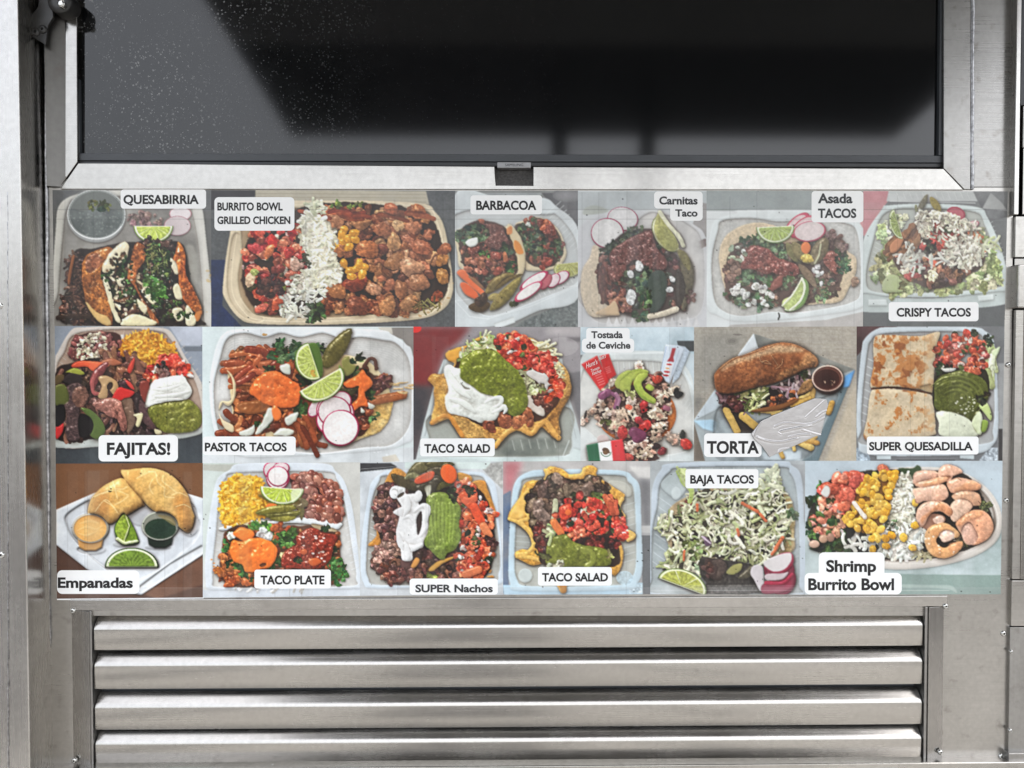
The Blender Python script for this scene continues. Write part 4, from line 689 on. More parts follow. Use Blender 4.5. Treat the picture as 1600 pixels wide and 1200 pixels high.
    p.poly([(1020, 300), (1045, 380), (1010, 480), (900, 560), (820, 575), (960, 500), (1010, 400)], (84, 116, 44), h0=66, dome=8, g=.3)
    p.lime(890, 420, 178, 138, -.52, h0=84, flesh=(170, 182, 92), pith=(220, 224, 178), rind=(96, 124, 50), cut=-.1, seg=7)
    p.dots([(820, 330), (850, 330), (850, 380), (820, 380)], 6, (8, 14), (190, 140, 60), a=.7)
    p.strands([(1400, 430), (1540, 430), (1540, 500), (1460, 500)], 12, (30, 80), (3, 6), ((196, 164, 116),), ang=0, spr=.4); p.dots([(440, 60), (490, 60), (490, 90)], 4, (6, 14), (180, 140, 80)); p.dots([(1250, 900), (1420, 900), (1400, 960), (1260, 960)], 6, (6, 10), (216, 222, 224))
    im = p.finish(spread=28, lo=.05, hi=.98, spec=.8)
    return p, im

def taco_salad():
    p = Pic(640, 505, .1833, 644, 509, 910, 725, 9, (140, 136, 136))
    p.poly([(20, 20), (1470, 20), (1470, 700), (20, 700)], (152, 148, 150), smooth=False, tint=(132, 128, 130))
    p.poly([(20, 30), (520, 30), (420, 150), (300, 240), (240, 400), (200, 560), (20, 600)], (134, 52, 52), smooth=False, tint=(112, 48, 50), soft=30)
    p.poly([(20, 520), (220, 540), (120, 900), (60, 1180), (20, 1180)], (84, 74, 76), smooth=False, tint=(60, 60, 64), soft=26)
    p.ell(50, 45, 50, 36, 0, (214, 50, 46)); p.poly([(1180, 30), (1460, 30), (1460, 120), (1160, 100)], (178, 172, 172), smooth=False, soft=20, a=.7); p.poly([(1340, 120), (1460, 120), (1460, 160), (1340, 150)], (110, 106, 108), smooth=False, soft=10); p.ell(1300, 200, 140, 80, 0, (184, 178, 178), a=.35)
    p.poly([(1330, 430), (1460, 410), (1460, 900), (1400, 700)], (122, 120, 122), smooth=False, tint=(100, 98, 100), soft=10)
    p.poly([(50, 1180), (120, 860), (220, 480), (290, 310), (420, 300), (1300, 300), (1340, 560), (1420, 820), (1470, 1000), (1470, 1200), (50, 1200)], (186, 196, 196), tint=(174, 184, 184), dome=10, smooth=False)
    p.poly([(170, 1000), (240, 760), (1300, 700), (1380, 980), (1360, 1100), (1260, 1130), (180, 1130)], (160, 164, 156), tint=(140, 144, 136), h0=-18, soft=10)
    p.poly([(720, 1080), (900, 980), (1320, 1000), (1350, 1080), (1200, 1130), (760, 1130)], (106, 112, 106), tint=(134, 138, 130), h0=-18, soft=16)
    p.ribs((840, 1000), (1260, 980), 6, (20, 80), (180, 184, 176), 10, .6); p.flat_line((300, 310), (130, 960), (132, 140, 142), 9, .7); p.flat_line((1340, 640), (1420, 980), (150, 158, 158), 9, .7); p.flat_line((1360, 1000), (1300, 1150), (206, 216, 214), 10, .7)
    p.poly([(60, 1160), (400, 1140), (1260, 1140), (1400, 1060), (1460, 1180), (60, 1200)], (188, 202, 200), h0=4)
    # shell
    shell = [(305, 262), (390, 212), (500, 188), (560, 135), (650, 108), (730, 140), (820, 88), (930, 98), (1080, 150), (1200, 270), (1320, 370), (1365, 460), (1380, 560), (1345, 650), (1290, 750), (1270, 830), (1290, 930), (1260, 980), (1190, 940), (1130, 890), (1060, 910), (1000, 945), (930, 915), (870, 930), (800, 960), (735, 1000), (680, 985), (600, 975), (470, 985), (400, 900), (340, 820), (270, 835), (190, 868), (185, 800), (215, 700), (210, 560), (175, 505), (155, 475), (190, 440), (300, 420), (380, 350), (330, 320)]
    p.poly(shell, (186, 128, 52), tint=(204, 156, 88), wob=8, tex=.16, h0=20, dome=46, dr=50, lump=44, fine=8, g=.4)
    p.poly([(340, 790), (440, 790), (560, 830), (640, 960), (460, 980), (380, 880)], (176, 136, 76), tint=(196, 152, 84), wob=6, tex=.2, h0=50, dome=24, lump=34, g=.3)
    p.poly([(205, 560), (300, 560), (320, 760), (240, 790), (190, 860), (215, 700)], (188, 130, 54), tint=(206, 158, 80), wob=6, h0=50, dome=20, lump=30, tex=.15)
    p.poly([(1210, 760), (1330, 600), (1380, 520), (1360, 640), (1270, 780), (1280, 900), (1240, 980), (1160, 880)], (150, 104, 50), tint=(190, 140, 78), wob=8, h0=56, dome=20, lump=40, tex=.2)
    p.strand(spline([(730, 1050), (800, 960), (900, 890), (960, 900), (1040, 940), (1110, 860), (1160, 840), (1220, 920), (1270, 980)], False), 22, rgb((206, 152, 80)), h0=70, h=.8)
    p.strand(spline([(190, 850), (260, 800), (330, 790), (380, 850), (450, 960)], False), 18, rgb((196, 132, 60)), h0=70, h=.7)
    p.poly([(310, 260), (400, 215), (500, 190), (480, 250), (420, 310), (340, 320)], (226, 164, 74), tint=(206, 142, 60), h0=60, dome=14, lump=20); p.poly([(550, 140), (640, 110), (650, 160), (580, 180)], (220, 160, 70), h0=60, dome=14)
    inner = [(400, 330), (520, 220), (700, 180), (1100, 180), (1220, 320), (1300, 480), (1280, 660), (1180, 780), (1100, 830), (900, 870), (640, 880), (480, 800), (330, 620)]
    p.poly(inner, (92, 58, 40), wob=10, h0=30)
    p.strands([(480, 220), (640, 110), (700, 100), (740, 220), (560, 260), (430, 320)], 50, (50, 130), (6, 14), LETT, h0=60)
    p.strands([(1040, 160), (1180, 180), (1260, 300), (1300, 420), (1240, 460), (1160, 300)], 50, (50, 130), (6, 12), ((222, 212, 158), (206, 196, 140), (232, 226, 186)), h0=60, ang=-.3, spr=2)
    p.strands([(900, 400), (1010, 400), (1100, 520), (1000, 640), (940, 500)], 30, (70, 160), (8, 14), ((206, 208, 170), (190, 196, 150)), h0=50)
    p.poly([(1010, 400), (1120, 410), (1200, 470), (1210, 580), (1160, 590), (1090, 500), (1000, 440)], (206, 200, 194), tint=(184, 178, 172), wob=8, h0=66, dome=20, lump=30)
    p.poly([(1010, 620), (1080, 660), (1140, 720), (1145, 790), (1080, 770), (1010, 720)], (190, 176, 162), tint=(206, 200, 190), wob=8, h0=50, dome=16, lump=20); p.chunks([(1050, 600), (1200, 600), (1200, 720), (1100, 690)], 18, (24, 44), ((110, 64, 48), (132, 80, 58)), h0=50, g=.5); p.leaves([(1020, 510), (1150, 540), (1100, 590), (1020, 570)], 12, (24, 40), LETT)
    p.pico([(700, 160), (760, 110), (900, 90), (1010, 140), (1060, 250), (1010, 370), (900, 370), (800, 280), (720, 210)], 120, (24, 46), red=((206, 62, 44), (220, 84, 56), (190, 50, 40), (226, 106, 74)), mix=(.82, .06, .12), h0=50)
    p.pico([(1040, 280), (1160, 250), (1225, 300), (1220, 440), (1120, 400), (1040, 370)], 40, (26, 46), red=((196, 62, 52), (206, 84, 70)), mix=(.92, .04, .04), h0=50)
    p.pico([(1210, 470), (1290, 460), (1310, 560), (1240, 650), (1170, 640)], 34, (24, 42), red=((214, 82, 48), (196, 60, 40)), mix=(.9, .05, .05), h0=50)
    for x, y, r, c in ((670, 850, 66, (134, 72, 46)), (810, 830, 72, (140, 80, 52)), (920, 840, 66, (160, 98, 64)), (1010, 780, 60, (150, 88, 56)), (1030, 850, 44, (140, 80, 50)), (690, 890, 50, (120, 62, 40)), (980, 820, 44, (166, 100, 66))): p.chunk(x, y, r, rgb(c), k=8, jag=.2, h0=60, h=.7, g=.4, tex=.2, facet=.9)
    p.guac([(430, 330), (520, 250), (640, 220), (740, 240), (830, 320), (940, 430), (990, 540), (1010, 680), (960, 770), (880, 790), (800, 740), (700, 690), (560, 590), (440, 500)], (126, 134, 44), (104, 112, 34), h0=60)
    p.cream([(290, 400), (330, 350), (390, 380), (435, 395), (440, 470), (540, 540), (620, 600), (780, 640), (790, 690), (740, 820), (640, 830), (600, 850), (480, 800), (330, 760), (300, 640), (330, 560)], (212, 216, 208), h0=66, wob=6, swirl=(([(320, 390), (360, 480), (420, 560), (520, 640)], 36), ([(640, 680), (720, 640), (780, 640), (770, 690), (720, 720)], 20), ([(680, 770), (760, 740), (800, 710), (820, 740), (800, 770)], 20), ([(340, 640), (460, 680), (560, 760)], 30)))
    p.poly([(430, 500), (470, 540), (520, 560), (470, 560)], (200, 206, 190), h0=60, a=.4)
    im = p.finish(spread=28, lo=.03, hi=.99, spec=.8)
    return p, im

def ceviche():
    p = Pic(900, 505, .1833, 904, 509, 1087, 725, 10, (180, 194, 200))
    p.poly([(30, 30), (1010, 30), (1010, 260), (30, 260)], (166, 186, 196), smooth=False, tint=(182, 198, 206))
    p.poly([(860, 150), (1010, 150), (1010, 240), (880, 240)], (66, 70, 72), smooth=False); p.poly([(30, 270), (160, 270), (60, 330), (30, 330)], (110, 112, 112), smooth=False)
    p.poly([(30, 330), (300, 250), (740, 240), (900, 330), (1010, 560), (1010, 1180), (30, 1180)], (186, 194, 194), tint=(198, 206, 204), dome=6)
    p.poly([(40, 470), (200, 330), (720, 330), (900, 420), (980, 620), (990, 900), (900, 1100), (40, 1100)], (182, 184, 180), tint=(196, 196, 190), h0=-10, soft=20)
    p.ribs((330, 330), (730, 330), 8, (10, 110), (208, 214, 212), 9, .7); p.ribs((870, 440), (1000, 740), 8, (-40, 60), (206, 210, 208), 8, .4)
    p.poly([(30, 880), (200, 1000), (420, 1180), (30, 1180)], (200, 206, 204), h0=0, soft=16)
    p.flat_line((270, 260), (740, 250), (214, 222, 222), 22, .8); p.flat_line((890, 350), (1000, 560), (206, 218, 222), 22, .6)
    # packets
    p.poly([(280, 260), (200, 280), (260, 500), (345, 440), (300, 320)], (190, 36, 36), smooth=False, h0=20, lump=8, g=.4); p.poly([(45, 350), (180, 275), (280, 500), (210, 578)], (202, 38, 38), smooth=False, h0=26, lump=10, g=.5)
    for i in range(5): p.flat_line((165 + i * 8, 450 + i * 20), (215 + i * 8, 430 + i * 20), (226, 180, 176), 7, .7)
    for i in range(4): p.flat_line((246 + i * 6, 385 + i * 14), (286 + i * 4, 370 + i * 14), (222, 170, 166), 6, .7)
    p.poly([(870, 190), (930, 200), (970, 240), (880, 460), (820, 520)], (176, 190, 204), smooth=False, h0=20, tex=.06); p.poly([(765, 180), (880, 190), (920, 220), (800, 515), (710, 470)], (196, 208, 222), smooth=False, h0=28, lump=8, g=.4)
    p.poly([(820, 212), (852, 214), (830, 290), (836, 330), (775, 326), (800, 290)], (166, 44, 52), smooth=False, h0=28); p.poly([(770, 332), (830, 338), (806, 462), (736, 452)], (214, 214, 218), smooth=False, h0=28)
    for x, y, r, c in ((795, 352, 24, (190, 70, 70)), (780, 385, 18, (206, 150, 90)), (775, 415, 26, (186, 60, 64)), (765, 445, 26, (170, 50, 56))): p.ell(x, y, r, r * .35, .1, c, h0=28)
    p.flat_line((770, 200), (715, 440), (70, 96, 140), 4, .7); p.flat_line((880, 230), (815, 440), (120, 140, 170), 4, .6)
    # tostada
    p.ell(510, 760, 345, 270, .1, (196, 116, 44), h0=8, dome=14, tex=.25, grad=(166, 90, 36))
    p.ell(230, 990, 50, 40, 0, (190, 172, 168), h0=4)
    mass = [(200, 640), (300, 560), (500, 520), (700, 430), (800, 560), (800, 700), (760, 900), (640, 1020), (700, 1160), (460, 1170), (360, 980), (220, 880), (160, 760)]
    p.poly(mass, (74, 52, 48), wob=14, h0=20)
    p.chunks(mass, 190, (18, 40), ((120, 84, 76), (150, 112, 100), (176, 146, 128), (84, 66, 56), (130, 62, 56), (186, 160, 140)), h0=20, g=.5, jag=.35, rough=1.0)
    sc = ((196, 172, 148), (200, 180, 158), (178, 150, 128), (206, 188, 166))
    for x, y, r in ((210, 690, 62), (125, 755, 44), (260, 770, 56), (395, 815, 74), (480, 765, 50), (740, 630, 62), (690, 770, 70), (735, 880, 52), (680, 950, 70), (830, 990, 66), (490, 1060, 76), (570, 1020, 60), (640, 1080, 60), (320, 880, 40), (470, 660, 60), (530, 370, 44), (830, 570, 50), (260, 580, 40), (300, 510, 40), (75, 815, 44), (560, 1120, 50), (650, 700, 40)):
        p.chunk(x, y, r * 1.05, p.pick(sc, .12), k=9, jag=.3, h0=46, h=.7, g=.6, facet=.9, tex=.26, p=2.6, rough=2.2, asp=.7)
        p.chunk(x + r * .3, y + r * .2, r * .45, p.pick(((206, 150, 128), (214, 196, 180), (170, 130, 110)), .1), k=7, jag=.35, h0=60, h=.5, g=.6, tex=.2, rough=1.5)
    for x, y, r, c in ((580, 710, 50, (160, 44, 44)), (590, 880, 66, (186, 50, 46)), (400, 940, 60, (170, 46, 44)), (690, 480, 44, (170, 62, 46)), (940, 1030, 60, (196, 60, 52)), (450, 1140, 44, (190, 70, 60)), (540, 830, 44, (150, 50, 54)), (450, 715, 34, (214, 90, 66)), (740, 1090, 40, (110, 40, 44))): p.chunk(x, y, r, rgb(c), k=5, jag=.16, h0=56, h=.6, g=.6, p=4)
    for q, w, c in (([(310, 600), (350, 640), (330, 720)], 16, (130, 74, 104)), ([(340, 600), (370, 650), (350, 710)], 14, (156, 106, 130)), ([(220, 620), (270, 590)], 34, (126, 70, 100)), ([(490, 930), (560, 960), (520, 980)], 44, (108, 52, 78)), ([(760, 720), (790, 730)], 20, (146, 90, 104))): p.strand(spline(q, False), w, rgb(c), h0=60, g=.5)
    p.chunks(mass, 26, (8, 16), ((36, 34, 30), (46, 50, 38), (30, 28, 28)), h0=60, h=.4, jag=.5); p.chunks([(850, 570), (890, 600), (870, 630)], 4, (24, 34), ((34, 32, 32),), h0=60); p.chunk(910, 950, 34, rgb((50, 50, 44)), h0=60); p.chunk(80, 780, 30, rgb((46, 40, 38)), h0=60, asp=.4); p.chunk(690, 1050, 40, rgb((50, 32, 32)), h0=66)
    p.leaves([(190, 820), (300, 820), (280, 860)], 8, (18, 30), ((96, 100, 50),))
    av = (176, 186, 84); at = (150, 168, 70)
    for q in ([(330, 520), (360, 450), (430, 405), (470, 410), (400, 470), (370, 560)], [(370, 560), (380, 480), (460, 410), (560, 390), (620, 420), (520, 460), (470, 520), (460, 590), (420, 590)], [(490, 500), (530, 430), (600, 420), (610, 450), (560, 510), (590, 580), (680, 650), (660, 685), (560, 640), (510, 570)], [(590, 550), (620, 515), (665, 550), (640, 580)]):
        p.poly(q, av, tint=at, wob=2, h0=86, dome=22, dr=24, tex=.06, lump=16, g=.4)
    p.strand(spline([(385, 480), (460, 415), (560, 392)], False), 8, rgb((142, 158, 66)), h0=104); p.strand(spline([(500, 520), (540, 600), (660, 680)], False), 8, rgb((138, 158, 64)), h0=104); p.strands([(420, 590), (500, 590), (480, 630)], 10, (20, 50), (5, 10), ((196, 204, 130),), h0=90)
    # flag
    p.poly([(88, 1040), (188, 1020), (212, 1180), (108, 1180)], (34, 92, 62), smooth=False, h0=110); p.poly([(188, 1020), (296, 1002), (318, 1180), (208, 1180)], (226, 226, 224), smooth=False, h0=110); p.poly([(296, 1002), (398, 986), (428, 1180), (316, 1180)], (206, 44, 50), smooth=False, h0=110)
    p.ell(254, 1092, 26, 30, .2, (112, 84, 56), h0=110); p.ell(240, 1076, 14, 18, .9, (88, 62, 44), h0=110); p.ell(272, 1088, 12, 26, -.5, (96, 70, 48), h0=110)
    q = np.c_[256 + 42 * np.cos(np.linspace(.1, 3.05, 20)), 1096 + 40 * np.sin(np.linspace(.1, 3.05, 20))]
    for a0, b0 in zip(q[:-1], q[1:]): p.flat_line(a0, b0, (70, 110, 80), 8, .9)
    im = p.finish(spread=24, lo=.06, hi=.97, spec=.6)
    return p, im

def torta():
    p = Pic(1080, 505, .1834, 1082, 509, 1341, 725, 11, (178, 172, 160))
    p.poly([(20, 20), (1420, 20), (1420, 1200), (20, 1200)], (170, 164, 152), smooth=False, tint=(150, 144, 134), tex=.04)
    for i in range(46):
        y = 40 + i * 26 + p.rng.random() * 16; q = spline([(20, y), (350, y + 40 * (p.rng.random() - .5)), (800, y + 50 * (p.rng.random() - .5)), (1420, y + 30)], False)
        for a0, b0 in zip(q[:-1], q[1:]): p.flat_line(a0, b0, (136, 128, 114), 3 + 4 * p.rng.random(), .28)
    p.ell(345, 155, 55, 30, 0, (124, 116, 106), a=.5); p.ell(345, 155, 30, 16, 0, (106, 98, 90), a=.6); p.ell(395, 97, 40, 8, .05, (108, 98, 92), a=.7)
    p.poly([(20, 100), (360, 60), (520, 100), (300, 420), (200, 560), (20, 620)], (134, 134, 130), a=.55, soft=60, smooth=False); p.poly([(20, 620), (120, 640), (20, 830)], (108, 108, 106), a=.6, soft=20, smooth=False); p.poly([(20, 860), (160, 940), (120, 1180), (20, 1180)], (98, 90, 82), smooth=False, soft=14, a=.8)
    p.poly([(1140, 1180), (1400, 500), (1420, 1180)], (190, 176, 152), smooth=False, a=.6, soft=14)
    # paper tray
    p.poly([(530, 90), (1395, 395), (1080, 1180), (120, 1180), (20, 830), (400, 280)], (150, 158, 160), smooth=False, h0=6)
    p.poly([(530, 90), (570, 210), (440, 300), (395, 275)], (206, 214, 218), smooth=False, h0=10); p.poly([(540, 92), (780, 165), (1080, 270), (1395, 395), (1290, 430), (900, 250), (570, 205)], (116, 118, 114), smooth=False, tint=(134, 134, 128), h0=6)
    p.poly([(400, 280), (440, 300), (210, 560), (250, 720), (20, 830)], (182, 192, 198), smooth=False, tint=(168, 180, 188), h0=8, soft=4); p.poly([(20, 830), (180, 820), (250, 860), (190, 925), (100, 900)], (170, 202, 224), smooth=False, h0=10, soft=6)
    p.poly([(1395, 395), (1300, 470), (1120, 900), (940, 1180), (1080, 1180)], (108, 126, 132), smooth=False, tint=(92, 108, 114), h0=6, soft=3); p.poly([(1395, 400), (1310, 450), (1290, 550), (1345, 540)], (96, 150, 204), smooth=False, h0=8, soft=6)
    p.poly([(250, 700), (460, 860), (1100, 640), (1200, 600), (1260, 620), (1100, 900), (960, 1160), (260, 1180), (190, 930)], (118, 126, 128), tint=(152, 162, 166), h0=-6, soft=24); p.poly([(600, 1100), (940, 1090), (940, 1170), (620, 1170)], (184, 196, 202), smooth=False, soft=16)
    p.poly([(250, 700), (420, 740), (560, 930), (400, 930), (300, 830)], (60, 52, 48), soft=24, h0=0)
    # fries
    fr = ((200, 164, 92), (214, 180, 110), (184, 144, 76))
    for a0, b0, w in (((300, 740), (390, 920), 30), ((440, 790), (560, 890), 34), ((660, 710), (730, 790), 30), ((560, 720), (740, 740), 40), ((860, 690), (1010, 600), 26), ((1040, 560), (1030, 640), 24), ((1200, 680), (1170, 760), 24), ((920, 1010), (1020, 1060), 30), ((980, 1000), (1070, 1020), 22), ((760, 1100), (780, 1140), 18), ((840, 680), (940, 660), 20), ((1010, 640), (880, 700), 24), ((870, 1040), (880, 1080), 14), ((900, 1020), (1060, 970), 18)):
        p.strand(np.array([a0, b0]), w, p.pick(fr, .1), h0=20, h=.6, g=.3)
    # filling
    p.poly([(230, 600), (420, 590), (700, 540), (960, 430), (1040, 460), (1030, 560), (900, 640), (760, 700), (560, 740), (380, 740), (260, 690)], (42, 32, 30), wob=10, h0=20)
    p.strands([(240, 600), (440, 600), (460, 740), (300, 700)], 30, (50, 110), (6, 14), ((122, 92, 98), (88, 64, 66), (150, 120, 124), (70, 44, 46)), h0=30)
    p.chunks([(300, 640), (460, 640), (460, 720), (340, 720)], 12, (30, 50), ((92, 50, 50), (76, 44, 42)), h0=30, g=.5)
    p.strands([(430, 590), (620, 560), (640, 700), (500, 740)], 40, (50, 120), (7, 14), ((178, 182, 124), (146, 156, 92), (112, 126, 70), (206, 206, 160)), h0=40)
    p.strands([(700, 540), (960, 440), (1040, 430), (900, 600), (720, 660)], 36, (60, 130), (7, 13), ((176, 156, 160), (146, 118, 124), (206, 190, 188), (100, 84, 80)), h0=40, ang=1.0, spr=2)
    p.leaves([(900, 430), (990, 420), (970, 480)], 8, (26, 40), ((88, 108, 64),)); p.chunks([(680, 640), (880, 590), (860, 690), (700, 720)], 24, (22, 40), ((80, 56, 44), (150, 84, 54), (60, 44, 40), (180, 108, 66)), h0=40, g=.4)
    p.poly([(900, 600), (960, 500), (1040, 480), (1030, 560), (930, 610)], (150, 112, 72), wob=6, h0=40, dome=16, tex=.2); p.poly([(520, 740), (760, 690), (900, 640), (900, 670), (760, 740), (560, 760)], (126, 84, 48), h0=34, dome=12)
    # bread
    p.poly([(195, 470), (220, 400), (330, 310), (470, 260), (640, 190), (780, 165), (900, 185), (1010, 245), (1075, 310), (1070, 370), (980, 390), (860, 450), (720, 510), (560, 545), (400, 590), (280, 600), (215, 570)], (130, 80, 48), tint=(152, 98, 60), wob=4, tex=.12, h0=50, dome=110, dr=110, lump=26, fine=4, g=.35)
    p.poly([(270, 370), (400, 300), (560, 250), (720, 195), (900, 200), (960, 240), (820, 250), (660, 260), (520, 300), (380, 350), (260, 400)], (190, 172, 142), wob=16, h0=0, dome=0, add=True, a=.62, soft=12, tex=.2)
    p.poly([(980, 250), (1060, 300), (1070, 360), (1000, 370), (900, 420), (760, 480), (740, 440), (860, 380), (940, 320)], (196, 152, 104), tint=(176, 128, 84), wob=18, add=True, a=.66, soft=12, fine=6, tex=.3)
    for q in ([(580, 280), (600, 330), (680, 350)], [(680, 270), (720, 330), (740, 360)], [(780, 300), (770, 350), (720, 390)], [(600, 330), (640, 320), (680, 350)], [(240, 390), (360, 300), (540, 240), (700, 185)]):
        q = spline(q, False)
        for a0, b0 in zip(q[:-1], q[1:]): p.flat_line(a0, b0, (206, 176, 136), 6, .5); p.flat_line(a0 + 7, b0 + 7, (78, 48, 32), 6, .5)
    # sauce cup
    p.ell(1165, 500, 132, 108, 0, (60, 40, 36), h0=40); p.ell(1162, 470, 134, 112, 0, (206, 176, 160), h0=60); p.ell(1162, 470, 122, 102, 0, (128, 84, 68), h0=54, grad=(96, 60, 50)); p.ell(1158, 478, 108, 86, 0, (54, 26, 22), h0=50, grad=(74, 38, 30), g=.2)
    p.strands([(1140, 490), (1230, 490), (1210, 520), (1150, 520)], 6, (14, 30), (3, 5), ((170, 140, 120),), h0=54)
    im = p.finish(spread=30, lo=.02, hi=.98, spec=.5, strength=1.8)
    return p, im

def quesadilla():
    p = Pic(1335, 505, .1833, 1336, 508, 1570, 725, 12, (110, 112, 114))
    p.poly([(0, 20), (380, 20), (200, 90), (0, 300)], (70, 48, 50), smooth=False, tint=(92, 60, 62)); p.poly([(1000, 20), (1300, 20), (1300, 340), (1200, 340)], (112, 114, 116), smooth=False); p.poly([(1200, 340), (1300, 340), (1300, 1200), (1230, 1200)], (146, 148, 148), smooth=False); p.poly([(1228, 900), (1262, 900), (1262, 1180), (1228, 1180)], (70, 68, 68), smooth=False)
    p.poly([(0, 1060), (110, 1060), (140, 1180), (0, 1180)], (150, 164, 176), smooth=False, tex=.25)
    p.poly([(1150, 1060), (1222, 1060), (1222, 1175), (1060, 1175)], (164, 174, 182), smooth=False, tex=.25)
    p.poly([(60, 240), (90, 130), (190, 50), (330, 32), (980, 32), (1120, 70), (1190, 160), (1215, 420), (1225, 900), (1180, 1040), (1060, 1110), (700, 1130), (120, 1120), (30, 1000), (20, 700)], (186, 196, 202), tint=(174, 184, 190), dome=10)
    p.poly([(110, 240), (140, 150), (230, 90), (640, 70), (1000, 75), (1100, 120), (1150, 220), (1190, 560), (1180, 900), (1080, 1030), (120, 1040), (60, 900), (70, 600)], (166, 168, 168), tint=(150, 152, 152), h0=-18, soft=8)
    p.ribs((120, 270), (60, 860), 9, (50, 24), (206, 212, 214), 11, .7); p.poly([(190, 1120), (310, 1120), (310, 1160), (190, 1160)], (184, 196, 200), smooth=False); p.poly([(900, 1120), (1020, 1120), (1020, 1160), (900, 1150)], (190, 202, 206), smooth=False); p.poly([(360, 1165), (860, 1165), (860, 1180), (360, 1180)], (60, 60, 60), smooth=False)
    p.strands([(1120, 220), (1240, 200), (1190, 420), (1150, 560)], 16, (90, 200), (16, 30), ((186, 196, 150), (160, 172, 120), (206, 212, 180)), ang=1.7, spr=.8, h0=20)
    p.poly([(1170, 250), (1240, 200), (1210, 280)], (196, 210, 170), h0=24)
    tone = ((206, 188, 158), (192, 170, 136))
    for q in ([(170, 130), (280, 100), (560, 110), (725, 75), (700, 200), (680, 400), (665, 590), (560, 560), (400, 555), (150, 560), (165, 360)], [(150, 570), (300, 560), (460, 575), (650, 610), (680, 740), (690, 900), (660, 960), (300, 1000), (90, 990), (110, 800)]):
        p.poly(q, tone[0], tint=tone[1], wob=3, tex=.04, h0=30, dome=36, dr=40, lump=22, g=.15)
        sl = p.win(80, 70, 730, 1000); m = p.inside(spline(q), sl, 3)
        t = np.clip((p.n1[sl] * 1.0 + p.nl[sl] * .9 + p.nf[sl] * .35 - .03) * 9, 0, 1)
        m2 = m * t * np.clip(1.25 - (p.X[sl] - 420) / 240, .0, 1) * .9
        p.C[sl] = p.C[sl] * (1 - m2[..., None]) + (rgb((176, 112, 58)) + rgb((40, 30, 20)) * p.n2[sl][..., None]) * m2[..., None]
        t2 = np.clip((p.n2[sl] + p.nl[sl] * .8 - .16) * 10, 0, 1) * m * np.clip(1.25 - (p.X[sl] - 420) / 240, 0, 1)
        p.C[sl] = p.C[sl] * (1 - t2[..., None] * .8) + rgb((128, 74, 38)) * t2[..., None] * .8
    p.strand(spline([(150, 560), (300, 548), (460, 560), (650, 600)], False), 8, rgb((96, 58, 36)), h0=20); p.poly([(560, 540), (660, 520), (665, 590), (580, 570)], (140, 116, 78), h0=50, a=.6, soft=8)
    p.poly([(690, 420), (760, 380), (1100, 380), (1140, 640), (1000, 830), (690, 740)], (58, 52, 40), h0=4)
    p.pico([(690, 260), (740, 130), (920, 90), (1060, 110), (1120, 240), (1110, 400), (1000, 420), (840, 400), (700, 360)], 140, (22, 44), red=((190, 84, 62), (206, 104, 74), (170, 66, 54), (160, 84, 76)), white=((206, 190, 178), (186, 162, 150)), mix=(.64, .2, .16), h0=40)
    p.leaves([(700, 370), (860, 330), (870, 420), (720, 440)], 16, (22, 40), ((44, 54, 38), (60, 70, 48))); p.leaves([(1090, 110), (1170, 130), (1160, 200)], 10, (18, 34), ((52, 62, 48),)); p.poly([(750, 385), (860, 380), (840, 410), (770, 415)], (206, 206, 198), wob=6, h0=70, dome=8); p.chunks([(980, 40), (1040, 80), (1000, 110)], 5, (16, 30), ((60, 66, 50),))
    p.guac([(690, 500), (760, 440), (900, 400), (1010, 430), (1120, 500), (1140, 640), (1060, 720), (1000, 830), (900, 780), (700, 740), (680, 620)], (98, 104, 44), (80, 84, 36), h0=30, lump=30)
    for i, (rx, ry) in enumerate(((150, 110), (200, 150), (110, 70), (240, 190))):
        t = np.linspace(-2.6, .9, 26); q = np.c_[860 + rx * np.cos(t), 640 + ry * np.sin(t)]
        p.strand(q, 9, rgb((104, 110, 50)), h0=62, h=.9, g=1.0, taper=True, tex=.05)
    p.dots([(880, 640), (1020, 620), (1000, 760), (880, 780)], 26, (4, 12), (214, 216, 200), a=.8)
    p.cream([(700, 760), (820, 755), (960, 810), (1010, 860), (1060, 940), (1000, 970), (740, 960), (720, 850)], (206, 212, 186), h0=40, lump=20)
    p.poly([(1000, 850), (1060, 750), (1090, 800), (1090, 920), (1060, 950)], (190, 200, 158), tint=(206, 214, 184), h0=50, dome=20, lump=20); p.poly([(1060, 700), (1130, 680), (1170, 780), (1160, 830), (1110, 770)], (176, 192, 126), h0=50, dome=12); p.leaves([(1060, 640), (1140, 590), (1140, 650), (1080, 690)], 10, (24, 40), ((78, 80, 48), (60, 60, 44))); p.poly([(1090, 830), (1140, 840), (1120, 920), (1080, 920)], (134, 156, 72), h0=40, dome=10, lump=20)
    im = p.finish(spread=24, lo=.04, hi=.97, spec=.7)
    return p, im
ROW2 = (fajitas, pastor, taco_salad, ceviche, torta, quesadilla)
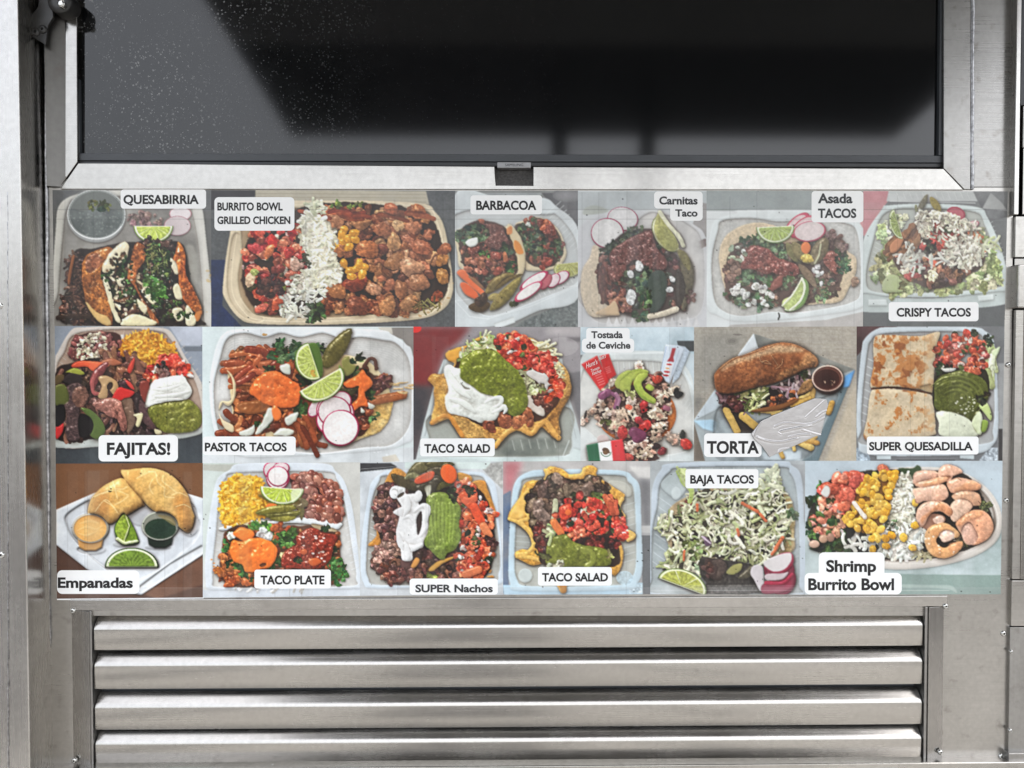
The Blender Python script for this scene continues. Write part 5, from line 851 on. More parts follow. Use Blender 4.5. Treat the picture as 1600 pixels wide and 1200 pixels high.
def empanadas():
    p = Pic(80, 718, .185, 86, 722, 321, 938, 13, (120, 86, 58))
    p.poly([(30, 20), (1300, 20), (1300, 420), (30, 460)], (124, 88, 60), smooth=False, tint=(112, 80, 56)); p.poly([(30, 700), (400, 960), (1300, 760), (1300, 1180), (30, 1180)], (92, 66, 54), smooth=False, tint=(82, 60, 50)); p.poly([(760, 1130), (1300, 800), (1300, 1050), (900, 1180)], (112, 82, 66), smooth=False, soft=10)
    p.poly([(40, 425), (370, 280), (760, 240), (1160, 290), (1290, 330), (1290, 800), (760, 1145), (640, 1120), (300, 925), (40, 720)], (196, 202, 208), smooth=False, h0=8, tint=(206, 212, 216), dome=10)
    p.poly([(130, 460), (380, 320), (700, 300), (1140, 340), (1240, 480), (1200, 700), (740, 1020), (480, 940), (200, 690), (125, 540)], (184, 190, 196), tint=(198, 204, 210), h0=-2, soft=26, dome=-4)
    q = spline([(120, 470), (170, 630), (280, 760), (460, 900), (740, 1090)], False)
    for a0, b0 in zip(q[:-1], q[1:]): p.flat_line(a0, b0, (150, 158, 166), 10, .35); p.flat_line(a0 + (-8, 8), b0 + (-8, 8), (222, 226, 228), 8, .5)
    p.poly([(1000, 880), (1280, 720), (1280, 790), (760, 1130), (720, 1090)], (206, 212, 216), soft=10, smooth=False)
    p.poly([(640, 470), (820, 370), (900, 440), (760, 560)], (140, 138, 138), soft=24, a=.55); p.poly([(1090, 600), (1180, 610), (1220, 560), (1230, 480), (1260, 560), (1180, 650)], (150, 150, 152), soft=16, a=.6); p.ell(340, 760, 120, 40, 0, (160, 160, 160), a=.3); p.ell(620, 715, 100, 26, 0, (150, 152, 150), a=.5); p.ell(900, 740, 110, 20, 0, (140, 142, 144), a=.5)
    for q, dr in (([(310, 420), (340, 330), (420, 240), (520, 180), (610, 160), (690, 240), (790, 370), (740, 410), (640, 470), (500, 545), (440, 500), (320, 460)], 70), ([(588, 100), (660, 85), (820, 70), (960, 100), (1070, 180), (1150, 290), (1190, 420), (1210, 490), (1185, 590), (1145, 615), (1080, 570), (960, 480), (850, 420), (730, 300), (650, 210)], 80)):
        p.poly(q, (222, 184, 120), tint=(204, 156, 90), wob=2, tex=.06, h0=30, dome=95, dr=dr, lump=14, fine=2.5, g=.35)
    p.poly([(660, 90), (760, 80), (720, 180), (660, 190)], (186, 128, 66), soft=22, a=.55, add=True); p.poly([(1030, 330), (1150, 300), (1180, 460), (1190, 580), (1130, 600), (1060, 480)], (190, 124, 62), soft=26, a=.6, add=True); p.poly([(330, 430), (360, 300), (440, 250), (500, 330), (480, 480)], (178, 112, 52), soft=30, a=.6, add=True); p.poly([(660, 200), (780, 330), (900, 430), (800, 380)], (176, 156, 104), soft=22, a=.6, add=True); p.poly([(850, 260), (1000, 280), (980, 400), (880, 380)], (196, 156, 92), soft=20, a=.5, add=True)
    for q in ([(520, 180), (540, 250), (560, 330)], [(430, 290), (540, 260), (650, 300)], [(350, 320), (440, 280), (500, 260)], [(370, 440), (460, 340), (540, 420), (560, 450)], [(540, 380), (600, 350), (650, 310)], [(450, 350), (500, 380), (540, 410)], [(640, 230), (600, 250), (540, 245)], [(820, 100), (880, 110), (900, 190), (960, 240)], [(720, 160), (820, 110), (880, 100)], [(950, 130), (940, 180), (1000, 230), (1060, 280)], [(1020, 300), (1080, 280), (1150, 310)], [(1050, 400), (1120, 380), (1180, 410)], [(860, 160), (830, 230), (860, 290)], [(960, 240), (960, 310), (1040, 320)]):
        q = spline(q, False)
        for a0, b0 in zip(q[:-1], q[1:]): p.flat_line(a0, b0, (226, 194, 134), 11, .7)
    p.dots([(480, 240), (510, 240), (510, 275), (490, 270)], 4, (5, 9), (50, 36, 28))
    def cup(cx, cy, rx, ry, h, col, rim):
        p.poly([(cx - rx * .8, cy), (cx + rx * .8, cy), (cx + rx * .62, cy + h * .85), (cx + rx * .3, cy + h), (cx - rx * .3, cy + h), (cx - rx * .62, cy + h * .85)], tuple(np.array(col) * .9), smooth=False, h0=26, tint=tuple(np.array(col) * .8)); p.ell(cx, cy, rx, ry, 0, rim, h0=40); p.ell(cx, cy + 4, rx * .93, ry * .92, 0, tuple(np.array(rim) * .82), h0=38)
    cup(332, 580, 155, 125, 190, (222, 166, 100), (176, 168, 150)); p.ell(330, 582, 138, 112, 0, (232, 176, 106), h0=36, tex=.05, grad=(216, 156, 88))
    for q in ([(220, 600), (300, 570), (380, 590), (430, 560)], [(240, 540), (330, 520), (400, 540)], [(230, 620), (300, 640), (400, 600)]): p.strand(spline(q, False), 9, rgb((234, 184, 118)), h0=36, h=.25, taper=True, tex=.02, g=.2, a=.7)
    cup(920, 560, 155, 122, 185, (42, 56, 46), (158, 162, 148)); p.ell(920, 555, 140, 108, 0, (128, 130, 118), h0=36); p.ell(922, 585, 132, 86, 0, (38, 58, 46), h0=34, tex=.1, grad=(46, 66, 50), g=.2); p.poly([(900, 470), (1000, 480), (1050, 530), (1040, 560), (960, 510)], (134, 120, 78), h0=36, a=.7)
    q = np.c_[920 + 150 * np.cos(np.linspace(.2, 2.9, 30)), 562 + 118 * np.sin(np.linspace(.2, 2.9, 30))]
    for a0, b0 in zip(q[:-1], q[1:]): p.flat_line(a0, b0, (186, 190, 178), 8, .8)
    p.poly([(620, 455), (560, 510), (532, 590), (560, 680), (620, 725), (720, 712), (738, 680), (690, 560)], (56, 84, 30), h0=30, dome=16)
    p.poly([(622, 458), (570, 510), (540, 590), (565, 660), (610, 690), (650, 620), (655, 530)], (146, 164, 66), tint=(126, 148, 50), h0=50, dome=10, tex=.14, g=.4); p.poly([(630, 470), (690, 560), (728, 680), (640, 700), (615, 690), (655, 610)], (122, 146, 46), tint=(104, 130, 40), h0=46, tex=.14, g=.5)
    p.strand(spline([(560, 670), (620, 706), (660, 700), (725, 690)], False), 12, rgb((206, 216, 160)), h0=56); p.strand(np.array([(626, 460), (660, 560), (615, 690)]), 5, rgb((196, 206, 140)), h0=56)
    p.lime(680, 905, 226, 160, 3.1416, h0=50, flesh=(112, 136, 56), pith=(206, 214, 176), rind=(50, 76, 36), cut=-.04, seg=1)
    im = p.finish(spread=22, lo=.02, hi=1, spec=.6, strength=2.4)
    return p, im

def taco_plate():
    p = Pic(310, 718, .185, 316, 720, 565, 937, 14, (196, 200, 196))
    p.poly([(30, 20), (360, 20), (200, 150), (120, 500), (40, 900), (30, 1180)], (190, 200, 194), smooth=False, tint=(178, 188, 182)); p.poly([(350, 20), (1380, 20), (1380, 800), (1060, 60), (350, 60)], (186, 186, 180), smooth=False, tint=(176, 176, 170)); p.poly([(40, 40), (340, 40), (350, 70), (250, 105), (40, 90)], (168, 170, 160), smooth=False)
    p.poly([(80, 560), (130, 260), (170, 150), (260, 90), (380, 30), (1040, 30), (1160, 100), (1240, 200), (1310, 460), (1360, 900), (1370, 1060), (1300, 1110), (700, 1130), (140, 1110), (60, 1020), (60, 800)], (200, 208, 214), tint=(190, 198, 206), dome=8)
    p.poly([(30, 1100), (1370, 1090), (1370, 1150), (30, 1170)], (196, 204, 212), smooth=False, tint=(182, 190, 198)); p.poly([(150, 600), (180, 280), (230, 160), (330, 110), (1060, 100), (1170, 170), (1230, 330), (1300, 760), (1330, 1000), (1240, 1070), (240, 1080), (120, 1000)], (180, 180, 176), tint=(194, 194, 190), h0=-14, soft=8)
    p.ribs((1200, 260), (1300, 960), 12, (50, -20), (212, 216, 218), 9, .7); p.ribs((130, 520), (110, 980), 7, (60, 20), (206, 210, 212), 9, .6); p.ribs((400, 110), (1080, 110), 10, (6, 40), (206, 210, 210), 8, .6); p.ribs((240, 1080), (1000, 1080), 12, (-20, 46), (206, 210, 212), 8, .6)
    p.strands([(330, 1050), (480, 1090), (1000, 1100), (400, 1100)], 14, (30, 70), (6, 10), ((216, 218, 214), (176, 172, 164)), ang=-1, spr=.6)
    p.poly([(190, 570), (440, 515), (640, 520), (900, 490), (1190, 530), (1200, 570), (1140, 590), (900, 540), (640, 540), (400, 560), (210, 600)], (206, 212, 214), h0=30, dome=14, dr=14)
    p.poly([(200, 260), (260, 170), (380, 140), (520, 180), (580, 330), (560, 460), (440, 510), (240, 545), (200, 420)], (190, 130, 30), wob=10, h0=10, dome=20)
    p.strands([(195, 250), (260, 165), (380, 140), (520, 180), (590, 330), (560, 470), (440, 515), (230, 555), (195, 420)], 560, (40, 66), (8, 11), ((232, 176, 56), (220, 160, 44), (238, 190, 84), (206, 144, 36)), curl=.12, h0=26, h=.9)
    p.poly([(790, 150), (1000, 140), (1160, 230), (1195, 400), (1190, 500), (1040, 500), (880, 480), (840, 400), (880, 260), (790, 220)], (74, 44, 40), wob=8)
    rg = p.region([(790, 160), (900, 130), (1020, 140), (1160, 220), (1195, 350), (1190, 500), (1040, 500), (890, 480), (850, 420), (890, 280), (800, 220)])
    for x, y in p.sample(rg, 120): p.chunk(x, y, 36 + 12 * p.rng.random(), p.pick(((150, 96, 82), (132, 80, 68), (166, 110, 94), (120, 66, 56), (156, 86, 64))), k=6, jag=.07, h0=24 * p.rng.random(), h=.9, g=.6, asp=.68, tex=.05, rough=.1, facet=.15)
    p.radish(650, 110, 112, 84, .6, h0=30, face=(206, 196, 196)); p.radish(670, 150, 100, 104, .2, h0=36, face=(222, 214, 212), w=.95); p.radish(700, 70, 70, 50, 0, h0=30, face=(206, 186, 188)); p.radish(672, 140, 92, 86, 0, h0=40, face=(226, 218, 214), w=.95)
    p.poly([(520, 290), (560, 340), (680, 390), (860, 370), (840, 300)], (116, 100, 52), h0=30, dome=10)
    p.lime(705, 240, 185, 140, .08, h0=50, flesh=(166, 184, 70), pith=(218, 224, 184), rind=(110, 140, 56)); p.poly([(790, 260), (890, 250), (830, 340), (790, 360)], (206, 216, 176), h0=56, a=.8)
    p.ell(620, 396, 50, 26, 0, (222, 112, 50), h0=50, dome=8)
    for q, w, c in (([(490, 450), (640, 430), (840, 400)], 40, (116, 110, 44)), ([(560, 470), (720, 480), (880, 440)], 34, (96, 92, 40)), ([(610, 500), (720, 500), (820, 490)], 26, (130, 124, 52)), ([(800, 380), (870, 420), (870, 510)], 22, (92, 84, 48)), ([(850, 330), (900, 370), (830, 400)], 26, (110, 96, 66))): p.jalap(q, w, c, h0=50)
    # tacos
    for q in ([(220, 620), (330, 560), (470, 540), (640, 560), (720, 700), (700, 900), (500, 1060), (260, 1070), (180, 950), (200, 780)], [(700, 600), (860, 560), (1040, 560), (1190, 620), (1200, 800), (1240, 960), (1100, 1060), (900, 940), (720, 900)]): p.poly(q, (92, 58, 40), wob=12, h0=10)
    p.poly([(360, 560), (470, 520), (640, 545), (600, 600), (420, 600)], (206, 190, 150), h0=14); p.poly([(960, 540), (1140, 580), (1160, 610), (1000, 590)], (200, 182, 146), h0=14)
    p.chunks([(220, 620), (470, 560), (720, 600), (1180, 620), (1200, 800), (1100, 1000), (500, 1060), (220, 1060), (170, 940)], 190, (20, 42), ((146, 84, 46), (120, 66, 40), (172, 104, 58), (96, 58, 40)), h0=24, g=.5)
    p.chunks([(220, 1000), (370, 950), (470, 1020), (300, 1060), (220, 1070)], 16, (34, 56), ((172, 90, 40), (150, 76, 36)), h0=36, g=.5); p.chunks([(170, 800), (280, 780), (300, 960), (170, 960)], 16, (26, 44), ((166, 92, 46), (186, 110, 60)), h0=36); p.chunks([(630, 540), (800, 560), (800, 640), (640, 640)], 14, (24, 44), ((184, 96, 50), (150, 74, 42)), h0=40)
    p.leaves([(420, 560), (560, 540), (660, 640), (820, 600), (800, 740), (660, 720), (600, 660)], 60, (20, 42), ((68, 110, 50), (52, 84, 42), (90, 134, 62)), h0=40); p.leaves([(230, 620), (300, 640), (260, 760), (210, 760)], 14, (18, 32), ((62, 104, 50),)); p.leaves([(240, 870), (360, 880), (460, 1000), (400, 1020)], 26, (22, 40), ((66, 110, 48), (54, 88, 42))); p.leaves([(640, 830), (760, 820), (720, 920), (600, 920)], 20, (22, 40), ((60, 100, 48),)); p.leaves([(1100, 860), (1200, 850), (1250, 960), (1200, 1060), (1120, 1000)], 40, (24, 44), ((66, 110, 54), (92, 134, 74), (50, 84, 44))); p.leaves([(1060, 760), (1180, 720), (1140, 840)], 14, (20, 36)); p.leaves([(1030, 560), (1150, 580), (1100, 640)], 8, (18, 32))
    p.chunks([(470, 620), (600, 580), (600, 660), (480, 650)], 8, (26, 40), ((210, 212, 206),), k=5, p=4, h0=60, h=.5); p.chunks([(260, 640), (300, 640), (290, 680)], 3, (20, 30), ((210, 210, 200),), h0=50); p.chunks([(700, 800), (800, 820), (760, 860)], 5, (26, 40), ((196, 180, 120),), h0=40)
    o = (236, 124, 48); ot = (228, 108, 38)
    p.poly([(290, 620), (350, 570), (400, 580), (460, 610), (470, 650), (400, 690), (330, 660)], o, tint=ot, wob=8, h0=64, dome=22, dr=24, lump=24, g=.7)
    p.poly([(270, 720), (300, 680), (380, 690), (480, 660), (590, 680), (660, 740), (660, 820), (620, 900), (540, 920), (480, 950), (400, 950), (370, 890), (300, 860), (265, 790)], o, tint=ot, wob=10, h0=66, dome=34, dr=40, lump=46, fine=3, g=.7)
    p.ell(545, 890, 30, 16, -.3, (120, 70, 36), h0=80)
    p.salsa([(830, 640), (960, 575), (1060, 620), (1170, 640), (1150, 720), (1110, 850), (1060, 900), (1000, 920), (820, 920), (700, 900), (730, 770), (820, 720)], (150, 54, 34), (122, 40, 26), 26, h0=54, lump=50)
    p.poly([(930, 850), (1000, 830), (1040, 870), (960, 900)], (196, 92, 44), h0=80, dome=10, g=.8); p.ell(890, 780, 30, 24, 0, (196, 86, 44), h0=84, dome=8, g=.8); p.leaves([(810, 840), (880, 840), (850, 890)], 6, (20, 34), ((48, 62, 36),), h0=70)
    p.dots([(860, 650), (1060, 650), (1080, 860), (900, 780)], 16, (6, 14), (236, 226, 216), a=.85); p.dots([(90, 830), (170, 850), (170, 1040), (140, 1000)], 6, (6, 12), (222, 150, 70))
    im = p.finish(spread=26, lo=.04, hi=1.0, spec=.85)
    return p, im

def nachos():
    p = Pic(555, 718, .185, 560, 719, 788, 934, 15, (176, 180, 180))
    p.poly([(40, 20), (1250, 20), (1250, 1150), (40, 1150)], (172, 178, 182), smooth=False, tint=(184, 190, 194)); p.poly([(40, 30), (300, 30), (355, 60), (340, 75), (40, 105)], (60, 60, 62), smooth=False); p.flat_line((40, 82), (350, 60), (150, 150, 150), 5, .8)
    p.poly([(1040, 40), (1250, 20), (1250, 260), (1100, 110)], (160, 160, 156), smooth=False, tex=.1); p.poly([(420, 20), (1150, 20), (1100, 80), (420, 80)], (190, 204, 200), smooth=False)
    p.poly([(60, 620), (110, 300), (140, 190), (230, 110), (340, 90), (980, 100), (1110, 140), (1190, 240), (1220, 560), (1245, 960), (1190, 1060), (700, 1080), (160, 1090), (70, 1040), (45, 900)], (190, 202, 212), tint=(180, 192, 202), dome=8)
    p.poly([(130, 400), (200, 190), (300, 130), (980, 130), (1110, 200), (1170, 400), (1220, 760), (1210, 960), (1100, 1040), (240, 1060), (110, 1000), (95, 820)], (150, 150, 144), tint=(164, 164, 158), h0=-14, soft=8)
    p.ribs((150, 340), (110, 860), 10, (46, 20), (206, 212, 216), 9, .6)
    ch = (198, 140, 62)
    for q in ([(250, 200), (330, 75), (430, 120), (420, 200), (340, 230)], [(860, 115), (960, 130), (990, 180), (920, 240)], [(990, 190), (1090, 180), (1120, 260), (1190, 450), (1120, 460), (1010, 280)], [(110, 720), (180, 640), (170, 540), (215, 540), (220, 700), (160, 730)], [(470, 900), (520, 830), (560, 860), (520, 920)], [(1000, 690), (1140, 660), (1100, 740), (1050, 740)], [(1110, 990), (1160, 980), (1170, 1000)], [(1100, 930), (1150, 930), (1140, 960)]): p.poly(q, ch, tint=(176, 116, 52), wob=3, h0=20, dome=10, dr=12, tex=.1, g=.3)
    mass = [(200, 240), (340, 200), (600, 240), (860, 220), (1000, 200), (1150, 420), (1180, 620), (1170, 800), (1100, 990), (800, 1020), (480, 1020), (300, 1050), (200, 950), (160, 820), (220, 700), (160, 500)]
    p.poly(mass, (50, 36, 34), wob=12, h0=6)
    p.chunks([(190, 240), (420, 220), (400, 500), (400, 760), (480, 900), (480, 1020), (300, 1050), (190, 950), (150, 820), (220, 680), (155, 480)], 260, (20, 42), ((98, 66, 60), (118, 82, 74), (80, 54, 52), (136, 98, 88), (104, 60, 54)), h0=26, g=.5, facet=.9)
    p.chunks([(160, 740), (330, 700), (360, 820), (200, 860)], 26, (26, 44), ((146, 112, 98), (128, 96, 84), (160, 124, 108)), h0=40, g=.5); p.chunks([(200, 900), (420, 880), (420, 1010), (300, 1050)], 16, (34, 54), ((88, 54, 48), (106, 66, 56), (120, 60, 48)), h0=40, g=.6)
    p.chunks([(460, 800), (860, 760), (880, 980), (500, 1010)], 110, (24, 48), ((96, 60, 52), (74, 46, 42), (122, 78, 64), (60, 42, 40), (110, 66, 58)), h0=26, g=.4)
    p.poly([(620, 930), (700, 860), (830, 820), (820, 840), (740, 880), (660, 940)], (190, 140, 66), wob=4, h0=50, dome=10); p.leaves([(610, 980), (700, 970), (690, 1000)], 6, (20, 34), ((120, 130, 56),)); p.poly([(470, 905), (510, 830), (545, 850), (510, 910)], (198, 134, 66), h0=50, dome=8); p.poly([(390, 850), (470, 850), (450, 910), (390, 905)], (92, 62, 58), h0=50, dome=10)
    p.pico([(850, 200), (980, 200), (1060, 300), (1180, 470), (1150, 560), (1120, 720), (1170, 830), (1080, 990), (900, 990), (860, 760), (880, 440)], 240, (22, 44), red=((202, 88, 54), (186, 66, 44), (212, 112, 76), (170, 82, 60)), white=((206, 194, 188), (190, 166, 158), (176, 150, 146)), mix=(.64, .23, .13), h0=40)
    for a0, b0, w, c in (((920, 310), (980, 380), 40, (214, 84, 48)), ((1000, 400), (1060, 520), 38, (216, 78, 44)), ((1080, 560), (1130, 640), 34, (212, 122, 80)), ((930, 970), (1040, 930), 34, (206, 110, 70)), ((930, 340), (1000, 330), 34, (206, 92, 60))): p.strand(np.array([a0, b0]), w, rgb(c), h0=66, h=.5, g=.6)
    p.chunks([(1110, 660), (1180, 660), (1180, 800), (1120, 800)], 14, (20, 36), ((92, 56, 50), (70, 44, 42)), h0=50, g=.5); p.leaves([(900, 200), (1000, 260), (980, 300)], 12, (18, 32), ((60, 66, 44), (84, 84, 52))); p.leaves([(960, 640), (1060, 700), (1010, 720)], 6, (18, 30), ((70, 90, 44),))
    for q, w, c in (([(310, 130), (420, 200), (560, 250)], 46, (74, 64, 40)), ([(440, 150), (560, 60), (720, 60)], 54, (98, 92, 60)), ([(520, 240), (640, 220), (730, 160)], 60, (64, 58, 44)), ([(590, 40), (700, 40), (830, 40)], 34, (78, 72, 44)), ([(690, 260), (740, 210), (820, 200)], 30, (84, 78, 40)), ([(420, 160), (500, 130), (560, 190)], 30, (120, 116, 80)), ([(600, 100), (720, 100), (740, 180)], 40, (66, 58, 40))): p.jalap(q, w, c, h0=46)
    p.poly([(500, 190), (520, 150), (640, 100), (670, 120), (640, 170), (540, 205)], (206, 82, 50), wob=2, h0=70, dome=14, g=.6); p.poly([(560, 130), (640, 105), (640, 150), (570, 170)], (176, 92, 70), h0=80, a=.7); p.ell(790, 120, 66, 84, -.45, (224, 92, 38), h0=76, dome=10, g=.3, tex=.04)
    p.poly([(590, 230), (640, 220), (625, 330), (600, 290)], (190, 190, 170), h0=60, wob=4)
    p.guac([(600, 330), (660, 280), (760, 280), (830, 340), (890, 410), (880, 560), (890, 660), (840, 760), (770, 800), (760, 840), (720, 840), (650, 780), (580, 700), (590, 560), (620, 440)], (124, 142, 60), (104, 122, 48), h0=60, lump=40)
    for i in range(7): p.strand(spline([(650 + i * 30, 360), (640 + i * 32, 520), (660 + i * 26, 700)], False), 10, rgb((128, 146, 66)), h0=92, h=.6, g=.8, taper=True)
    p.leaves([(780, 250), (850, 260), (850, 350), (800, 330)], 10, (18, 32), ((50, 66, 40),))
    w = (212, 213, 212)
    p.cream([(340, 240), (420, 240), (430, 290), (520, 290), (540, 380), (610, 390), (620, 520), (610, 620), (580, 680), (570, 740), (490, 770), (480, 850), (400, 850), (380, 740), (345, 620), (370, 500), (390, 400), (350, 330)], w, h0=64, wob=4, swirl=(([(310, 310), (330, 260), (390, 250)], 34), ([(500, 440), (570, 390), (610, 420), (580, 520), (590, 580), (550, 650)], 30), ([(430, 300), (440, 400), (400, 480)], 30), ([(360, 620), (390, 720), (480, 750), (560, 720)], 34), ([(420, 700), (440, 780), (440, 850)], 30), ([(400, 500), (460, 480), (500, 540)], 20)))
    p.ell(532, 310, 34, 50, .2, w, h0=90, dome=20, g=.3); p.ell(330, 290, 38, 42, 0, w, h0=80, dome=20, g=.3); p.poly([(320, 440), (400, 400), (400, 480), (350, 470)], w, h0=80, dome=14); p.poly([(520, 490), (560, 440), (560, 560), (530, 640), (520, 570)], (70, 48, 46), h0=50, soft=4); p.ell(385, 300, 36, 14, -.6, (96, 84, 66), h0=60)
    im = p.finish(spread=26, lo=.04, hi=1.0, spec=.7)
    return p, im

def taco_salad_two():
    p = Pic(780, 718, .185, 783, 717, 1018, 933, 16, (150, 150, 150))
    p.poly([(30, 10), (1280, 10), (1280, 100), (30, 100)], (168, 166, 164), smooth=False); p.poly([(30, 10), (200, 10), (110, 260), (40, 330)], (170, 110, 114), smooth=False, soft=30); p.poly([(1100, 60), (1280, 60), (1280, 160), (1180, 160)], (190, 188, 184), smooth=False, soft=10); p.poly([(1180, 160), (1280, 180), (1280, 560), (1210, 560)], (110, 110, 112), smooth=False, soft=20); p.poly([(1200, 640), (1280, 640), (1280, 1140), (1210, 1140)], (96, 98, 100), smooth=False); p.poly([(30, 300), (100, 260), (80, 1130), (30, 1130)], (124, 128, 136), smooth=False, tint=(86, 104, 130)); p.poly([(1180, 560), (1280, 560), (1280, 620), (1200, 620)], (170, 170, 168), smooth=False)
    p.poly([(30, 1060), (1210, 1040), (1210, 1140), (40, 1140)], (168, 194, 210), smooth=False, tint=(156, 184, 202)); p.poly([(1090, 1060), (1205, 1050), (1205, 1130), (1100, 1130)], (176, 198, 210), smooth=False, tex=.22)
    p.poly([(100, 400), (130, 200), (230, 110), (400, 85), (1000, 90), (1130, 150), (1190, 250), (1200, 560), (1210, 900), (1170, 1040), (1060, 1100), (200, 1110), (90, 1040), (80, 800)], (178, 198, 208), tint=(166, 188, 200), dome=8)
    p.poly([(150, 420), (180, 240), (280, 150), (980, 130), (1090, 190), (1140, 300), (1155, 860), (1100, 1010), (980, 1060), (280, 1070), (150, 1010), (130, 800)], (150, 152, 146), tint=(166, 168, 160), h0=-14, soft=8)
    p.ribs((1050, 360), (1050, 900), 9, (100, -30), (196, 202, 200), 9, .6); p.ribs((130, 620), (130, 900), 6, (130, 10), (190, 196, 196), 9, .5); p.poly([(900, 180), (1080, 200), (1120, 320), (1000, 280)], (196, 194, 180), soft=26, a=.7); p.ell(1060, 1000, 70, 60, 0, (160, 186, 200), tex=.2, a=.6); p.ell(220, 980, 60, 60, 0, (178, 190, 190), a=.6)
    shell = [(80, 470), (120, 390), (170, 320), (230, 190), (370, 170), (400, 80), (450, 60), (530, 80), (600, 130), (690, 120), (720, 65), (780, 52), (830, 80), (820, 130), (900, 190), (980, 240), (1060, 300), (1030, 360), (1020, 420), (1060, 520), (1060, 580), (1140, 620), (1145, 670), (1100, 690), (1030, 680), (1050, 800), (1030, 900), (980, 980), (900, 960), (600, 1000), (570, 1060), (565, 1120), (520, 1125), (480, 1040), (420, 920), (380, 880), (270, 890), (150, 830), (135, 790), (190, 760), (280, 760), (260, 650), (210, 590), (130, 530), (85, 500)]
    p.poly(shell, (212, 160, 76), tint=(198, 140, 60), wob=6, tex=.14, h0=20, dome=44, dr=40, lump=40, fine=6, g=.4)
    for q in ([(85, 500), (180, 540), (260, 620), (290, 720), (230, 790), (150, 800)], [(150, 820), (280, 830), (400, 880), (440, 930)], [(1040, 330), (1010, 400), (1050, 480)], [(1070, 600), (1140, 640), (1090, 680)], [(390, 90), (410, 150), (380, 180)], [(720, 80), (690, 130), (600, 140)], [(190, 450), (240, 450), (240, 500), (180, 510), (200, 550)]): p.strand(spline(q, False), 16, rgb((218, 172, 92)), h0=66, h=.8)
    p.poly([(90, 480), (170, 330), (260, 240), (290, 300), (250, 420), (180, 500)], (206, 148, 62), tint=(222, 176, 100), wob=6, h0=60, dome=16, lump=20); p.poly([(520, 1060), (560, 1060), (565, 1120), (525, 1125)], (168, 116, 58), h0=40, dome=10)
    inner = [(280, 280), (440, 150), (640, 170), (820, 160), (920, 260), (1030, 420), (1060, 600), (1010, 720), (980, 900), (420, 900), (330, 780), (300, 620), (260, 480)]
    p.poly(inner, (58, 42, 34), wob=10, h0=20)
    p.chunks([(280, 260), (440, 140), (560, 200), (800, 160), (900, 240), (820, 300), (560, 320), (480, 480), (420, 560), (340, 700), (300, 600), (250, 460)], 120, (28, 56), ((98, 80, 66), (78, 62, 52), (122, 102, 84), (66, 52, 44), (110, 84, 70)), h0=34, g=.4, facet=1.0, tex=.22)
    for x, y, r in ((370, 270, 60), (580, 270, 62), (740, 250, 70), (360, 460, 70), (490, 160, 54), (640, 240, 46), (330, 380, 60)): p.chunk(x, y, r, p.pick(((122, 104, 90), (106, 88, 74), (136, 116, 100)), .1), k=9, jag=.25, h0=50, h=.7, g=.4, tex=.25, facet=1)
    p.chunks([(280, 560), (400, 580), (390, 760), (320, 740)], 34, (20, 40), ((66, 44, 40), (90, 54, 48), (110, 50, 44)), h0=26, g=.5)
    p.chunks([(900, 200), (920, 240), (870, 260)], 4, (26, 40), ((70, 50, 42),), h0=50); p.strand(spline([(475, 350), (470, 430), (455, 520)], False), 22, rgb((176, 176, 142)), h0=70); p.strands([(440, 560), (500, 600), (400, 640)], 8, (50, 100), (10, 16), ((196, 204, 160), (150, 176, 110)), h0=60)
    p.leaves([(760, 320), (860, 280), (860, 380), (790, 360)], 16, (26, 44), ((136, 146, 86), (108, 124, 66))); p.strands([(740, 350), (880, 370), (820, 440), (720, 480)], 20, (30, 60), (6, 10), ((206, 196, 160), (190, 176, 140)), h0=60)
    p.pico([(500, 400), (600, 300), (760, 320), (880, 380), (960, 400), (1060, 520), (1070, 640), (960, 690), (820, 640), (700, 640), (560, 600), (480, 480)], 150, (22, 44), red=((206, 62, 46), (190, 50, 42), (216, 86, 60), (196, 76, 60)), white=((206, 190, 178), (180, 150, 140)), mix=(.74, .13, .13), h0=50)
    p.chunk(560, 440, 74, rgb((206, 70, 46)), k=8, jag=.12, h0=66, h=.6, g=.7); p.ell(582, 446, 26, 24, 0, (216, 104, 52), h0=100, dome=8); p.strand(np.array([(460, 530), (520, 620)]), 32, rgb((214, 112, 58)), h0=66, g=.4); p.chunks([(600, 600), (720, 580), (720, 680), (620, 680)], 10, (34, 50), ((214, 92, 66), (206, 110, 80)), h0=60, g=.6); p.strands([(900, 340), (980, 360), (980, 440)], 8, (70, 130), (16, 24), ((196, 100, 66), (180, 84, 58)), ang=1.2, spr=.7, h0=60)
    p.poly([(640, 690), (800, 640), (1000, 690), (980, 800), (860, 840), (680, 760)], (44, 30, 28), wob=12, h0=36, soft=6); p.chunks([(700, 640), (980, 690), (960, 740), (720, 720)], 20, (22, 38), ((96, 36, 32), (130, 50, 44), (60, 36, 34)), h0=40, g=.6)
    p.guac([(410, 700), (460, 650), (560, 630), (620, 690), (700, 720), (780, 730), (900, 760), (940, 820), (900, 900), (440, 900), (400, 800)], (120, 126, 48), (100, 106, 40), h0=56, lump=50); p.strand(spline([(700, 760), (780, 790), (790, 860), (740, 900)], False), 24, rgb((126, 132, 58)), h0=90, h=.7, g=.9)
    p.strand(spline([(400, 650), (440, 630), (420, 720)], False), 12, rgb((176, 186, 130)), h0=90); p.chunks([(430, 870), (540, 870), (520, 910), (440, 910)], 10, (16, 30), ((206, 206, 176),), h0=70); p.strands([(310, 790), (420, 800), (400, 840)], 10, (30, 70), (5, 9), ((120, 126, 76),)); p.leaves([(910, 780), (960, 790), (950, 850)], 8, (18, 30), ((186, 186, 120),))
    im = p.finish(spread=26, lo=.04, hi=1.0, spec=.7)
    return p, im

